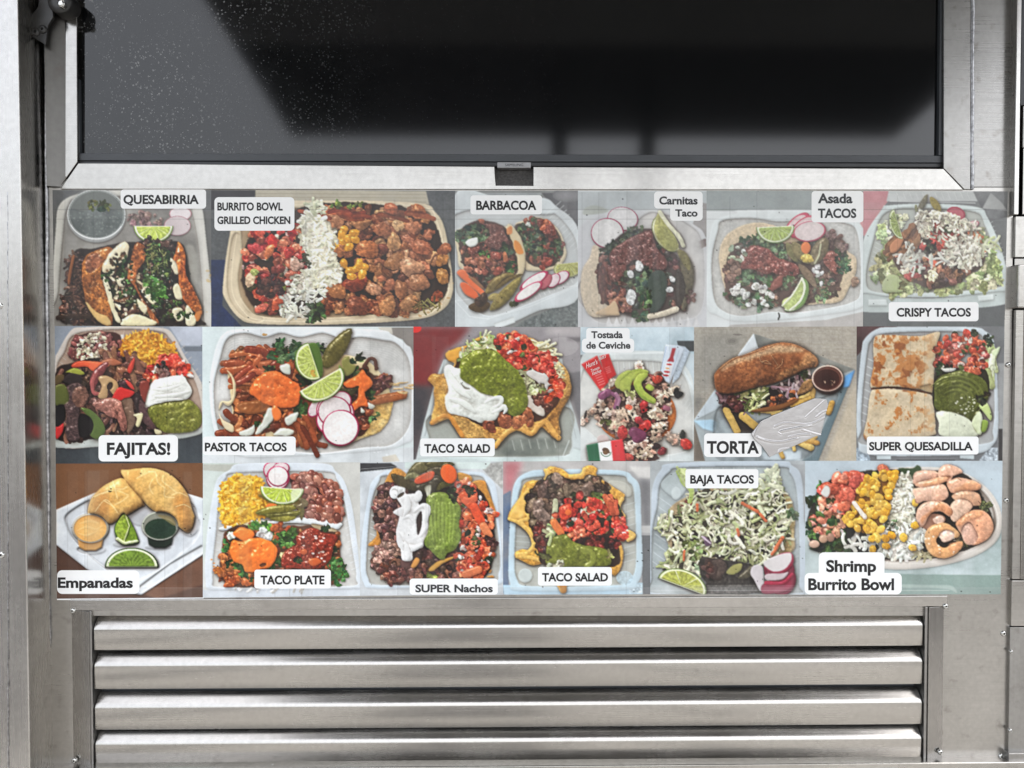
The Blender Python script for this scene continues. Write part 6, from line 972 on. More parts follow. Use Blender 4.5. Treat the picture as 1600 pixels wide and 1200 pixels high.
def baja():
    p = Pic(1010, 718, .185, 1013, 717, 1261, 933, 17, (160, 166, 168))
    p.poly([(30, 10), (1340, 10), (1340, 300), (1200, 100), (30, 100)], (158, 164, 166), smooth=False); p.poly([(1150, 40), (1340, 40), (1340, 800), (1300, 800)], (150, 154, 156), smooth=False)
    p.poly([(40, 500), (50, 240), (120, 90), (240, 30), (1100, 10), (1230, 50), (1310, 150), (1330, 500), (1320, 1150), (30, 1150)], (176, 188, 198), tint=(164, 176, 186), dome=8)
    p.poly([(90, 400), (110, 220), (190, 110), (320, 65), (1120, 60), (1210, 110), (1265, 240), (1290, 600), (1290, 1050), (1230, 1130), (100, 1130), (45, 1000), (50, 600)], (146, 156, 158), tint=(162, 172, 174), h0=-14, soft=6)
    p.poly([(120, 200), (330, 70), (360, 200), (280, 330), (220, 320)], (178, 190, 190), soft=20, a=.6); p.ell(250, 285, 40, 55, 0, (196, 206, 206), a=.5)
    p.ribs((110, 280), (50, 900), 8, (100, 70), (190, 200, 204), 10, .65); p.ribs((420, 70), (1060, 70), 7, (-10, 50), (190, 198, 200), 12, .5); p.ribs((1290, 500), (1290, 900), 7, (-60, 20), (184, 192, 196), 9, .5)
    p.poly([(180, 480), (240, 370), (420, 280), (600, 230), (1000, 230), (1180, 280), (1250, 430), (1250, 640), (1220, 790), (900, 850), (500, 830), (200, 740)], (168, 146, 112), tint=(150, 130, 96), wob=6, tex=.12, h0=4, dome=14)
    p.poly([(1160, 290), (1230, 380), (1250, 560), (1230, 740), (1160, 790), (1180, 560)], (146, 124, 72), tint=(170, 150, 110), h0=12, tex=.15)
    mass = [(90, 550), (200, 480), (300, 440), (340, 330), (560, 270), (760, 260), (960, 220), (1110, 190), (1180, 380), (1210, 560), (1170, 700), (1040, 830), (900, 870), (600, 830), (480, 830), (450, 960), (300, 920), (140, 930), (220, 700)]
    p.poly(mass, (48, 42, 36), wob=10, h0=8)
    p.chunks([(320, 360), (480, 360), (480, 440), (320, 440)], 12, (20, 36), ((110, 56, 48),), h0=14); p.chunks([(620, 500), (720, 520), (860, 640), (640, 600)], 10, (24, 44), ((60, 46, 46),), h0=14)
    p.strands(mass, 420, (60, 170), (5, 12), ((170, 174, 130), (196, 196, 160), (146, 152, 104), (212, 210, 184), (120, 128, 82)), curl=1.0, h0=36, h=.7, g=.3)
    p.chunks(mass, 40, (20, 44), ((58, 52, 44), (44, 38, 34), (76, 70, 54)), h0=40, h=.3)
    p.strands(mass, 230, (50, 150), (6, 15), ((206, 206, 174), (190, 194, 156), (160, 168, 116), (216, 214, 190)), curl=1.1, h0=70, h=.6, g=.3)
    p.strands([(280, 120), (330, 110), (400, 280), (340, 290)], 12, (80, 180), (10, 18), ((150, 168, 92), (176, 188, 126)), ang=1.2, spr=.8, h0=20)
    p.strands([(960, 200), (1100, 70), (1120, 200), (1080, 260)], 20, (50, 120), (10, 18), ((196, 200, 170), (176, 182, 150)), h0=30)
    p.leaves([(310, 720), (430, 700), (440, 820), (360, 840)], 12, (26, 44), ((110, 128, 70), (92, 110, 58)), h0=50); p.leaves([(1180, 440), (1250, 440), (1250, 500)], 8, (24, 40), ((86, 110, 70),)); p.leaves([(430, 840), (530, 850), (500, 960), (440, 960)], 8, (26, 44), ((170, 180, 140), (150, 170, 110)))
    p.poly([(480, 650), (540, 680), (550, 720), (500, 730)], (96, 70, 92), wob=6, h0=70); p.strand(np.array([(470, 650), (545, 710)]), 7, rgb((190, 170, 186)), h0=76)
    for a0, b0, w in (((810, 370), (940, 440), 13), ((960, 460), (1010, 520), 12), ((1090, 750), (1150, 660), 15), ((1060, 800), (1100, 750), 13), ((320, 770), (315, 850), 10), ((430, 380), (430, 430), 10), ((770, 590), (780, 640), 10)): p.strand(np.array([a0, b0]), w, rgb((206, 104, 62)), h0=84, h=.8)
    p.dots(mass, 120, (2.5, 5), (40, 36, 30), a=.8)
    p.poly([(460, 830), (600, 840), (820, 870), (900, 900), (960, 1060), (940, 1130), (480, 1130), (500, 1040), (450, 960)], (46, 42, 38), tint=(60, 54, 50), wob=8, h0=14, tex=.3, lump=40); p.jalap([(520, 850), (560, 930), (620, 1000)], 60, (62, 46, 42), h0=24, g=.4); p.jalap([(560, 860), (640, 900), (600, 1000)], 40, (74, 60, 54), h0=30, g=.5)
    p.poly([(680, 960), (720, 900), (800, 880), (800, 930), (740, 970)], (140, 136, 76), wob=6, h0=40, dome=8); p.jalap([(780, 1000), (860, 960), (890, 900)], 34, (72, 66, 50), h0=34); p.poly([(500, 1050), (940, 1040), (960, 1130), (500, 1130)], (110, 108, 104), smooth=False, a=.45, soft=16); p.chunks([(480, 900), (540, 900), (540, 980), (480, 980)], 6, (22, 40), ((80, 52, 50),), h0=24)
    for cx, cy, rx, ry, an in ((1150, 1020, 110, 130, .3), (1120, 930, 130, 120, .2)): p.radish(cx, cy, rx, ry, an, h0=40, face=(150, 60, 80), rim=(120, 30, 54), w=.8)
    p.poly([(1000, 880), (1120, 800), (1225, 790), (1240, 880), (1150, 960), (1040, 950)], (150, 40, 66), h0=54, dome=10); p.poly([(995, 860), (1100, 810), (1215, 790), (1220, 860), (1160, 930), (1070, 945), (1000, 900)], (206, 200, 198), tint=(190, 184, 184), h0=62); p.poly([(1010, 970), (1150, 960), (1200, 950), (1150, 1010), (1020, 1020)], (190, 174, 176), h0=58); p.poly([(890, 910), (940, 890), (985, 920), (990, 1080), (960, 1110), (910, 1020), (880, 970)], (196, 188, 190), tint=(176, 170, 172), h0=60); p.poly([(990, 1050), (1180, 1030), (1240, 960), (1230, 1080), (1100, 1130), (980, 1130)], (126, 36, 56), tint=(150, 60, 80), h0=50, dome=10); p.strand(spline([(1010, 1040), (1150, 1040), (1230, 970)], False), 14, rgb((168, 44, 70)), h0=66)
    p.lime(300, 1070, 215, 140, 3.5, h0=60, flesh=(160, 164, 74), pith=(206, 210, 166), rind=(92, 112, 54), cut=-.03, seg=3)
    p.flat_line((40, 1105), (1330, 1105), (196, 202, 202), 5, .5); p.veil([(40, 1060), (1290, 1060), (1290, 1140), (40, 1140)], .16)
    im = p.finish(spread=26, lo=.06, hi=.97, spec=.6, sat=.95)
    return p, im

def shrimp():
    p = Pic(1250, 718, .2031, 1256, 717, 1567, 933, 18, (170, 180, 184))
    p.poly([(30, 10), (1560, 10), (1560, 600), (30, 600)], (174, 186, 194), smooth=False, tint=(160, 174, 182)); p.poly([(30, 500), (1560, 500), (1560, 890), (30, 890)], (150, 166, 164), smooth=False, tint=(164, 176, 178)); p.poly([(640, 880), (1560, 890), (1560, 1050), (640, 1050)], (128, 146, 140), smooth=False, tint=(120, 138, 132)); p.poly([(30, 640), (200, 700), (150, 870), (30, 870)], (160, 172, 172), smooth=False)
    p.flat_line((780, 1008), (1150, 1006), (176, 188, 182), 4, .8); p.poly([(790, 960), (960, 965), (1160, 970), (1210, 1030), (1150, 1000), (980, 985), (800, 985)], (156, 170, 164), a=.6)
    p.poly([(60, 560), (150, 320), (400, 120), (700, 65), (1060, 60), (1280, 110), (1450, 230), (1540, 380), (1550, 540), (1480, 660), (1300, 760), (1000, 830), (640, 840), (200, 740), (90, 660)], (196, 190, 182), tint=(184, 178, 170), dome=14, dr=24)
    p.poly([(120, 540), (220, 300), (460, 140), (740, 90), (1060, 90), (1260, 130), (1420, 260), (1500, 400), (1500, 540), (1400, 640), (1240, 710), (980, 770), (640, 780), (240, 700)], (150, 140, 130), tint=(130, 122, 114), h0=-10, soft=8)
    p.outline(spline([(1240, 120), (1420, 240), (1515, 400), (1515, 540), (1420, 650), (1240, 735), (980, 795), (660, 800)], False), (206, 202, 194), 9, .6); p.poly([(1380, 270), (1470, 360), (1490, 460), (1440, 420), (1400, 330)], (166, 160, 152), soft=6)
    full = [(60, 470), (140, 250), (330, 110), (660, 80), (940, 90), (1260, 110), (1400, 280), (1480, 480), (1380, 640), (1200, 720), (940, 760), (640, 760), (300, 700), (100, 660)]
    p.poly(full, (52, 48, 42), wob=14, h0=0)
    p.leaves([(80, 300), (260, 240), (360, 420), (360, 680), (160, 690), (60, 560)], 70, (24, 50), ((50, 70, 40), (40, 56, 36), (70, 92, 50)), h0=20); p.leaves([(130, 190), (180, 190), (200, 330), (140, 330)], 10, (20, 36), ((62, 88, 46),)); p.leaves([(160, 640), (420, 600), (500, 690), (200, 690)], 20, (30, 56), ((44, 62, 40), (60, 80, 46))); p.poly([(760, 70), (860, 70), (900, 40), (930, 80), (870, 140), (800, 120)], (60, 76, 50), wob=10, h0=20); p.leaves([(1380, 350), (1480, 330), (1460, 400)], 10, (20, 36), ((96, 100, 70),)); p.leaves([(1180, 560), (1280, 600), (1260, 680)], 8, (20, 36), ((90, 84, 60),))
    p.pico([(60, 470), (150, 340), (240, 240), (300, 420), (330, 560), (160, 560)], 60, (24, 46), red=((190, 120, 96), (176, 92, 76), (206, 146, 120)), white=((206, 200, 192), (190, 176, 166)), mix=(.5, .32, .18), h0=40)
    p.pico([(180, 240), (330, 110), (480, 150), (460, 260), (400, 380), (300, 400), (280, 260)], 56, (34, 62), red=((190, 80, 62), (206, 106, 84), (170, 66, 54)), white=((196, 186, 178),), mix=(.8, .1, .1), h0=40)
    for x, y, r, c in ((370, 280, 80, (196, 92, 72)), (420, 170, 60, (190, 84, 70)), (240, 230, 60, (186, 88, 66)), (350, 360, 56, (196, 100, 74)), (640, 75, 44, (196, 104, 76)), (340, 130, 34, (200, 120, 100))): p.chunk(x, y, r, rgb(c), k=5, jag=.2, h0=60, h=.5, g=.7, p=4)
    p.poly([(160, 260), (200, 200), (230, 230), (210, 290)], (206, 206, 200), h0=60, dome=8, wob=4); p.ell(180, 610, 34, 32, 0, (176, 140, 116), h0=60, dome=20, g=.5); p.ell(110, 650, 40, 30, 0, (190, 156, 136), h0=60, dome=20, g=.5); p.ell(235, 600, 30, 34, 0, (150, 116, 98), h0=50, dome=20, g=.4)
    p.poly([(360, 480), (420, 520), (540, 580), (540, 690), (400, 690), (360, 600)], (40, 38, 36), wob=10, h0=20); p.strands([(330, 600), (480, 560), (600, 650), (420, 690)], 14, (50, 110), (8, 16), ((206, 206, 196), (186, 186, 176)), h0=40, curl=.8)
    # cheese column
    ch = [(690, 130), (780, 110), (860, 130), (890, 300), (880, 420), (940, 560), (940, 680), (860, 750), (660, 750), (600, 640), (640, 480), (690, 360), (670, 240)]
    p.poly(ch, (150, 150, 130), wob=10, h0=20); p.strands(ch, 360, (20, 50), (6, 11), ((222, 220, 200), (206, 204, 184), (232, 230, 214), (196, 196, 180)), curl=.4, h0=36, h=.9)
    p.strands([(590, 520), (940, 520), (940, 680), (860, 750), (660, 750), (600, 660)], 90, (34, 80), (8, 15), ((206, 208, 198), (186, 190, 180), (220, 220, 210)), curl=.4, h0=44); p.leaves([(640, 460), (760, 480), (740, 540), (660, 560)], 10, (16, 28), ((90, 100, 76),), h0=60); p.strands([(860, 720), (1000, 720), (1000, 760), (860, 760)], 16, (30, 70), (6, 9), ((190, 184, 150), (160, 150, 116)))
    corn = ((220, 162, 48), (206, 146, 40), (230, 178, 70))
    rg = p.region([(440, 260), (500, 150), (560, 120), (730, 100), (700, 240), (690, 360), (640, 480), (600, 600), (540, 560), (370, 520), (360, 430), (430, 340)])
    p.poly([(440, 260), (500, 150), (560, 120), (730, 100), (700, 240), (690, 360), (640, 480), (600, 580), (380, 520), (370, 430)], (150, 98, 30), wob=8, h0=20)
    for x, y in p.sample(rg, 110): p.chunk(x, y, 27 + 11 * p.rng.random(), p.pick(corn, .1), k=5, jag=.12, h0=40 + 20 * p.rng.random(), h=.9, g=.6, asp=.78, tex=.05, rough=.2, facet=.4)
    for x, y in ((555, 610), (600, 610), (655, 605), (705, 580), (795, 595), (870, 680), (885, 505), (660, 665), (560, 690), (885, 330), (640, 460)): p.chunk(x, y, 34, p.pick(corn, .1), k=5, jag=.14, h0=76, h=.7, g=.5, asp=.8, tex=.08, rough=.3)
    p.strand(np.array([(415, 335), (500, 445)]), 16, rgb((222, 210, 196)), h0=96)
    # shrimp
    sh = (216, 172, 150); st = (190, 132, 106)
    def plump(q, c=sh, edge=None, dm=40):
        p.poly(q, c, tint=tuple(np.array(c) * np.array([1.03, .93, .88])), wob=5, tex=.08, h0=40, dome=dm, dr=46, lump=22, fine=3, g=.55)
        if edge: p.poly(edge, (212, 132, 84), tint=(206, 150, 112), wob=5, h0=6, add=True, soft=7, a=.75, tex=.1, g=.5)
    plump([(880, 100), (940, 85), (1040, 90), (1060, 130), (980, 160), (880, 190), (870, 150)]); plump([(1060, 130), (1080, 60), (1140, 35), (1210, 60), (1250, 100), (1180, 130), (1140, 170)], (206, 166, 144))
    plump([(890, 180), (980, 150), (1140, 125), (1150, 150), (1080, 190), (1020, 220), (900, 210)], (214, 168, 140), [(960, 170), (1130, 128), (1140, 145), (1030, 215), (960, 215)])
    plump([(1130, 180), (1200, 140), (1290, 150), (1390, 190), (1370, 235), (1250, 240), (1170, 260)], (208, 164, 138), [(1180, 245), (1290, 170), (1385, 195), (1360, 235), (1260, 238)])
    plump([(870, 230), (960, 210), (1100, 190), (1140, 250), (1130, 300), (1060, 330), (960, 320), (900, 340), (880, 290)], (214, 176, 154)); plump([(1170, 280), (1240, 240), (1340, 245), (1390, 290), (1385, 350), (1300, 350), (1200, 320)], (202, 160, 130))
    plump([(1150, 400), (1170, 330), (1260, 300), (1330, 340), (1310, 390), (1220, 470), (1170, 470)], (218, 184, 160)); plump([(1200, 490), (1300, 400), (1400, 390), (1470, 450), (1490, 540), (1430, 620), (1330, 660), (1260, 600)], (210, 158, 128), [(1200, 490), (1300, 405), (1390, 392), (1400, 430), (1290, 470), (1230, 510)])
    plump([(1240, 540), (1300, 480), (1350, 540), (1370, 600), (1330, 655), (1270, 640)], (206, 168, 150), None, 26)
    p.poly([(920, 480), (1000, 420), (1100, 430), (1110, 480), (980, 540)], (150, 110, 90), h0=34, lump=20)
    plump([(890, 420), (940, 340), (1040, 315), (1130, 340), (1175, 400), (1150, 440), (1080, 400), (1000, 420), (960, 500), (920, 520)], (216, 172, 148), [(1080, 330), (1150, 370), (1172, 410), (1140, 430), (1050, 390), (960, 470), (940, 500), (930, 450), (1010, 390)]); plump([(1020, 460), (1080, 430), (1110, 470), (1060, 500)], (214, 180, 160), None, 20)
    plump([(960, 580), (1010, 510), (1110, 485), (1190, 530), (1230, 580), (1180, 610), (1120, 570), (1060, 590), (1050, 640), (1110, 680), (1190, 640), (1250, 630), (1240, 690), (1160, 750), (1060, 755), (980, 700)], (208, 160, 112), [(1150, 650), (1250, 635), (1235, 690), (1160, 720)], 44)
    plump([(1070, 570), (1120, 540), (1180, 560), (1180, 610), (1110, 640), (1080, 610)], (216, 196, 182), None, 26)
    for q in ([(1010, 520), (1030, 580)], [(980, 600), (1030, 620)], [(1000, 680), (1050, 660)], [(1080, 740), (1080, 690)], [(1320, 420), (1330, 480)], [(1400, 400), (1380, 470)], [(1460, 470), (1400, 520)], [(1480, 560), (1400, 560)], [(960, 350), (980, 400)], [(1050, 318), (1040, 370)], [(980, 250), (990, 320)], [(1240, 250), (1250, 320)]): p.flat_line(q[0], q[1], (176, 116, 90), 5, .4)
    for q in ([(940, 370), (980, 340)], [(1210, 140), (1240, 160)], [(1370, 320), (1390, 340)], [(1060, 325), (1080, 335)]): p.flat_line(q[0], q[1], (70, 56, 44), 5, .8)
    p.dots([(980, 560), (1220, 560), (1220, 720), (1000, 720)], 14, (5, 11), (236, 226, 206), a=.7)
    im = p.finish(spread=24, lo=.05, hi=.99, spec=.6)
    return p, im
ROW3 = (empanadas, taco_plate, nachos, taco_salad_two, baja, shrimp)
# ------------------------------------------------------------------ placing helpers
def W(px, py, d=0.0):
    """point that stands d metres out of the steel wall, where photo pixel (px, py) sees it"""
    px = np.asarray(px, float); py = np.asarray(py, float)
    c = np.stack([(px - 800) / F, np.ones_like(px), -(py - 600) / F], -1) @ RM.T
    t = (CAM_D - d) / c[..., 1]
    return np.stack([c[..., 0] * t, np.full_like(px, -d), c[..., 2] * t], -1)
def rectw(px0, py0, px1, py1, d):
    mx, my = (px0 + px1) / 2, (py0 + py1) / 2
    return W(px0, my, d)[0], W(px1, my, d)[0], W(mx, py1, d)[2], W(mx, py0, d)[2]
def link(name, me, mats, parent=None):
    o = bpy.data.objects.new(name, me); scene.collection.objects.link(o)
    for m in (mats if isinstance(mats, (list, tuple)) else [mats]): me.materials.append(m)
    if parent is not None: o.parent = parent
    return o
def bm_link(name, bm, mats, parent=None, smooth=False):
    me = bpy.data.meshes.new(name); bm.normal_update()
    bmesh.ops.recalc_face_normals(bm, faces=bm.faces[:])
    bm.to_mesh(me); bm.free()
    if smooth:
        for p in me.polygons: p.use_smooth = True
    return link(name, me, mats, parent)
def thing(name, label, cat, loc=(0, 0, 0)):
    o = bpy.data.objects.new(name, None); scene.collection.objects.link(o)
    o.location = (0, 0, 0); o.empty_display_size = .1; o["label"] = label; o["category"] = cat
    return o
def box(bm, x0, x1, y0, y1, z0, z1, bev=0.0, mat=0):
    vs = [bm.verts.new((x, y, z)) for x in (x0, x1) for y in (y0, y1) for z in (z0, z1)]
    fs = [bm.faces.new([vs[i] for i in f]) for f in ((0, 1, 3, 2), (4, 6, 7, 5), (0, 4, 5, 1), (2, 3, 7, 6), (0, 2, 6, 4), (1, 5, 7, 3))]
    for f in fs: f.material_index = mat
    if bev:
        es = list({e for f in fs for e in f.edges})
        bmesh.ops.bevel(bm, geom=es, offset=bev, segments=3, profile=.5, affect='EDGES')
def pbox(bm, px0, py0, px1, py1, d0, d1, bev=0.0, mat=0, at=None):
    """box from depth d0 to d1 whose face at depth `at` (default d1) covers the photo rectangle"""
    x0, x1, z0, z1 = rectw(px0, py0, px1, py1, d1 if at is None else at)
    box(bm, x0, x1, -d1, -d0, z0, z1, bev, mat)
def plate(bm, pts, d0, d1, bev=0.0, mat=0):
    """polygon plate: outline given in photo pixels at its front depth d1"""
    f = [bm.verts.new(W(x, y, d1)) for x, y in pts]; b = [bm.verts.new((v.co.x, -d0, v.co.z)) for v in f]
    n = len(f); fs = [bm.faces.new(f), bm.faces.new(b[::-1])]
    for i in range(n): fs.append(bm.faces.new((f[i], b[i], b[(i + 1) % n], f[(i + 1) % n])))
    for q in fs: q.material_index = mat
    if bev: bmesh.ops.bevel(bm, geom=list(fs[0].edges), offset=bev, segments=2, profile=.5, affect='EDGES')
def profile_x(bm, prof, x0, x1, mat=0):
    """closed (y, z) profile drawn along x"""
    a = [bm.verts.new((x0, y, z)) for y, z in prof]; b = [bm.verts.new((x1, y, z)) for y, z in prof]; n = len(prof)
    for i in range(n): bm.faces.new((a[i], a[(i + 1) % n], b[(i + 1) % n], b[i])).material_index = mat
    bm.faces.new(a[::-1]); bm.faces.new(b)

# ------------------------------------------------------------------ materials
def mat(name):
    m = bpy.data.materials.new(name); m.use_nodes = True
    return m, m.node_tree.nodes, m.node_tree.links, m.node_tree.nodes["Principled BSDF"]
def steel(name, col=(.60, .585, .555), rough=.27, grain='X', mottle=.16, bump=.06, dirt=.0, aniso=0.0, wave=.25):
    m, n, l, b = mat(name)
    b.inputs["Metallic"].default_value = 1.0
    tc = n.new("ShaderNodeTexCoord"); mp = n.new("ShaderNodeMapping")
    mp.inputs["Scale"].default_value = (6, 300, 420) if grain == 'X' else (420, 300, 6)
    l.new(tc.outputs["Object"], mp.inputs[0])
    g = n.new("ShaderNodeTexNoise"); g.inputs["Scale"].default_value = 1.6; g.inputs["Detail"].default_value = 5; l.new(mp.outputs[0], g.inputs[0])
    c = n.new("ShaderNodeTexNoise"); c.inputs["Scale"].default_value = 9; c.inputs["Detail"].default_value = 6; c.inputs["Roughness"].default_value = .6; l.new(tc.outputs["Object"], c.inputs[0])
    f = n.new("ShaderNodeTexNoise"); f.inputs["Scale"].default_value = 180; f.inputs["Detail"].default_value = 3; l.new(tc.outputs["Object"], f.inputs[0])
    def rng(src, a, bb):
        r = n.new("ShaderNodeMapRange"); r.inputs[1].default_value = .3; r.inputs[2].default_value = .7
        r.inputs[3].default_value = a; r.inputs[4].default_value = bb; l.new(src, r.inputs[0]); return r.outputs[0]
    mul = n.new("ShaderNodeMath"); mul.operation = 'MULTIPLY'
    l.new(rng(c.outputs[0], 1 - mottle, 1 + mottle * .4), mul.inputs[0]); l.new(rng(g.outputs[0], .96, 1.03), mul.inputs[1])
    mu2 = n.new("ShaderNodeMath"); mu2.operation = 'MULTIPLY'; l.new(mul.outputs[0], mu2.inputs[0]); l.new(rng(f.outputs[0], .93, 1.05), mu2.inputs[1])
    vm = n.new("ShaderNodeVectorMath"); vm.operation = 'SCALE'; vm.inputs[0].default_value = col; l.new(mu2.outputs[0], vm.inputs["Scale"])
    out = vm.outputs[0]
    if dirt:
        dn = n.new("ShaderNodeTexNoise"); dn.inputs["Scale"].default_value = 60; dn.inputs["Detail"].default_value = 8; l.new(tc.outputs["Object"], dn.inputs[0])
        r = n.new("ShaderNodeMapRange"); r.inputs[1].default_value = .60; r.inputs[2].default_value = .72; r.inputs[3].default_value = 0; r.inputs[4].default_value = dirt; l.new(dn.outputs[0], r.inputs[0])
        mx = n.new("ShaderNodeMix"); mx.data_type = 'RGBA'; l.new(r.outputs[0], mx.inputs[0]); l.new(out, mx.inputs[6]); mx.inputs[7].default_value = (.12, .10, .085, 1); out = mx.outputs[2]
    l.new(out, b.inputs["Base Color"])
    ra = n.new("ShaderNodeMath"); ra.operation = 'ADD'; l.new(rng(g.outputs[0], -.03, .04), ra.inputs[0]); l.new(rng(c.outputs[0], rough - .03, rough + .05), ra.inputs[1]); l.new(ra.outputs[0], b.inputs["Roughness"])
    if aniso:
        b.inputs["Anisotropic"].default_value = aniso
        t = n.new("ShaderNodeTangent"); t.direction_type = 'RADIAL'; t.axis = 'X' if grain == 'X' else 'Z'
        l.new(t.outputs[0], b.inputs["Tangent"])
    w = n.new("ShaderNodeTexNoise"); w.inputs["Scale"].default_value = 3.0; w.inputs["Detail"].default_value = 2; l.new(tc.outputs["Object"], w.inputs[0])
    b1 = n.new("ShaderNodeBump"); b1.inputs["Strength"].default_value = bump; b1.inputs["Distance"].default_value = .0006; l.new(g.outputs[0], b1.inputs["Height"])
    b2 = n.new("ShaderNodeBump"); b2.inputs["Strength"].default_value = wave; b2.inputs["Distance"].default_value = .012; l.new(w.outputs[0], b2.inputs["Height"]); l.new(b1.outputs[0], b2.inputs["Normal"])
    l.new(b2.outputs[0], b.inputs["Normal"])
    return m
def plain(name, col, rough=.5, metal=0.0, spec=.5, noise=.0, scale=60):
    m, n, l, b = mat(name)
    b.inputs["Roughness"].default_value = rough; b.inputs["Metallic"].default_value = metal; b.inputs["Specular IOR Level"].default_value = spec
    tc = n.new("ShaderNodeTexCoord"); t = n.new("ShaderNodeTexNoise"); t.inputs["Scale"].default_value = scale; t.inputs["Detail"].default_value = 5; l.new(tc.outputs["Object"], t.inputs[0])
    r = n.new("ShaderNodeMapRange"); r.inputs[1].default_value = .3; r.inputs[2].default_value = .7; r.inputs[3].default_value = 1 - noise; r.inputs[4].default_value = 1 + noise; l.new(t.outputs[0], r.inputs[0])
    vm = n.new("ShaderNodeVectorMath"); vm.operation = 'SCALE'; vm.inputs[0].default_value = col; l.new(r.outputs[0], vm.inputs["Scale"]); l.new(vm.outputs[0], b.inputs["Base Color"])
    return m
M_STRIP = steel("brushed_steel_strip", (0.375, 0.363, 0.342), .18, 'X', .08, .05)
M_WALL = steel("brushed_steel_wall", (0.446, 0.433, 0.411), .30, 'X', .14, .08, dirt=.35)
M_COL = steel("brushed_steel_column", (0.507, 0.492, 0.470), .26, 'Z', .07, .03, dirt=.08, wave=.12)
M_SLAT = steel("brushed_steel_slat", (0.457, 0.444, 0.423), .235, 'X', .06, .012, dirt=.15, wave=.07)
M_FLANGE = steel("brushed_steel_flange", (0.365, 0.353, 0.337), .25, 'Z', .14, .05)
M_GREY = steel("dull_steel", (.36, .355, .345), .35, 'Z', .15, .05, dirt=.3)
M_RIGHT = steel("dim_reflection_steel", (0.295, 0.288, 0.276), .27, "X", .12, .06, dirt=.5)  # base colour darkened to give a dimmer reflection at the right
M_DULL = steel("dark_steel", (.19, .185, .176), .38, "Z", .22, .05, dirt=.3)  # upper left panel, darker than the other steel
M_BRACKET = plain("dark_zinc", (.06, .06, .06), .45, .8, .5, .2, 90)
M_SCREW = plain("screw_steel", (.55, .55, .53), .2, 1.0, .5, .1, 200)
M_BLACK = plain("black_plastic", (.018, .020, .024), .35, 0, .5, .2, 40)
M_BEZEL = plain("bezel_plastic", (.040, .045, .052), .38, 0, .5, .1, 30)
M_VOID = plain("dark_cavity", (.012, .012, .012), .8, 0, .2)
M_WELD = plain("weld_bead", (.36, .36, .37), .35, 1.0, .5, .5, 240)
M_FELT = plain("notch_lining", (.085, .082, .08), .9, 0, .2, .35, 400)

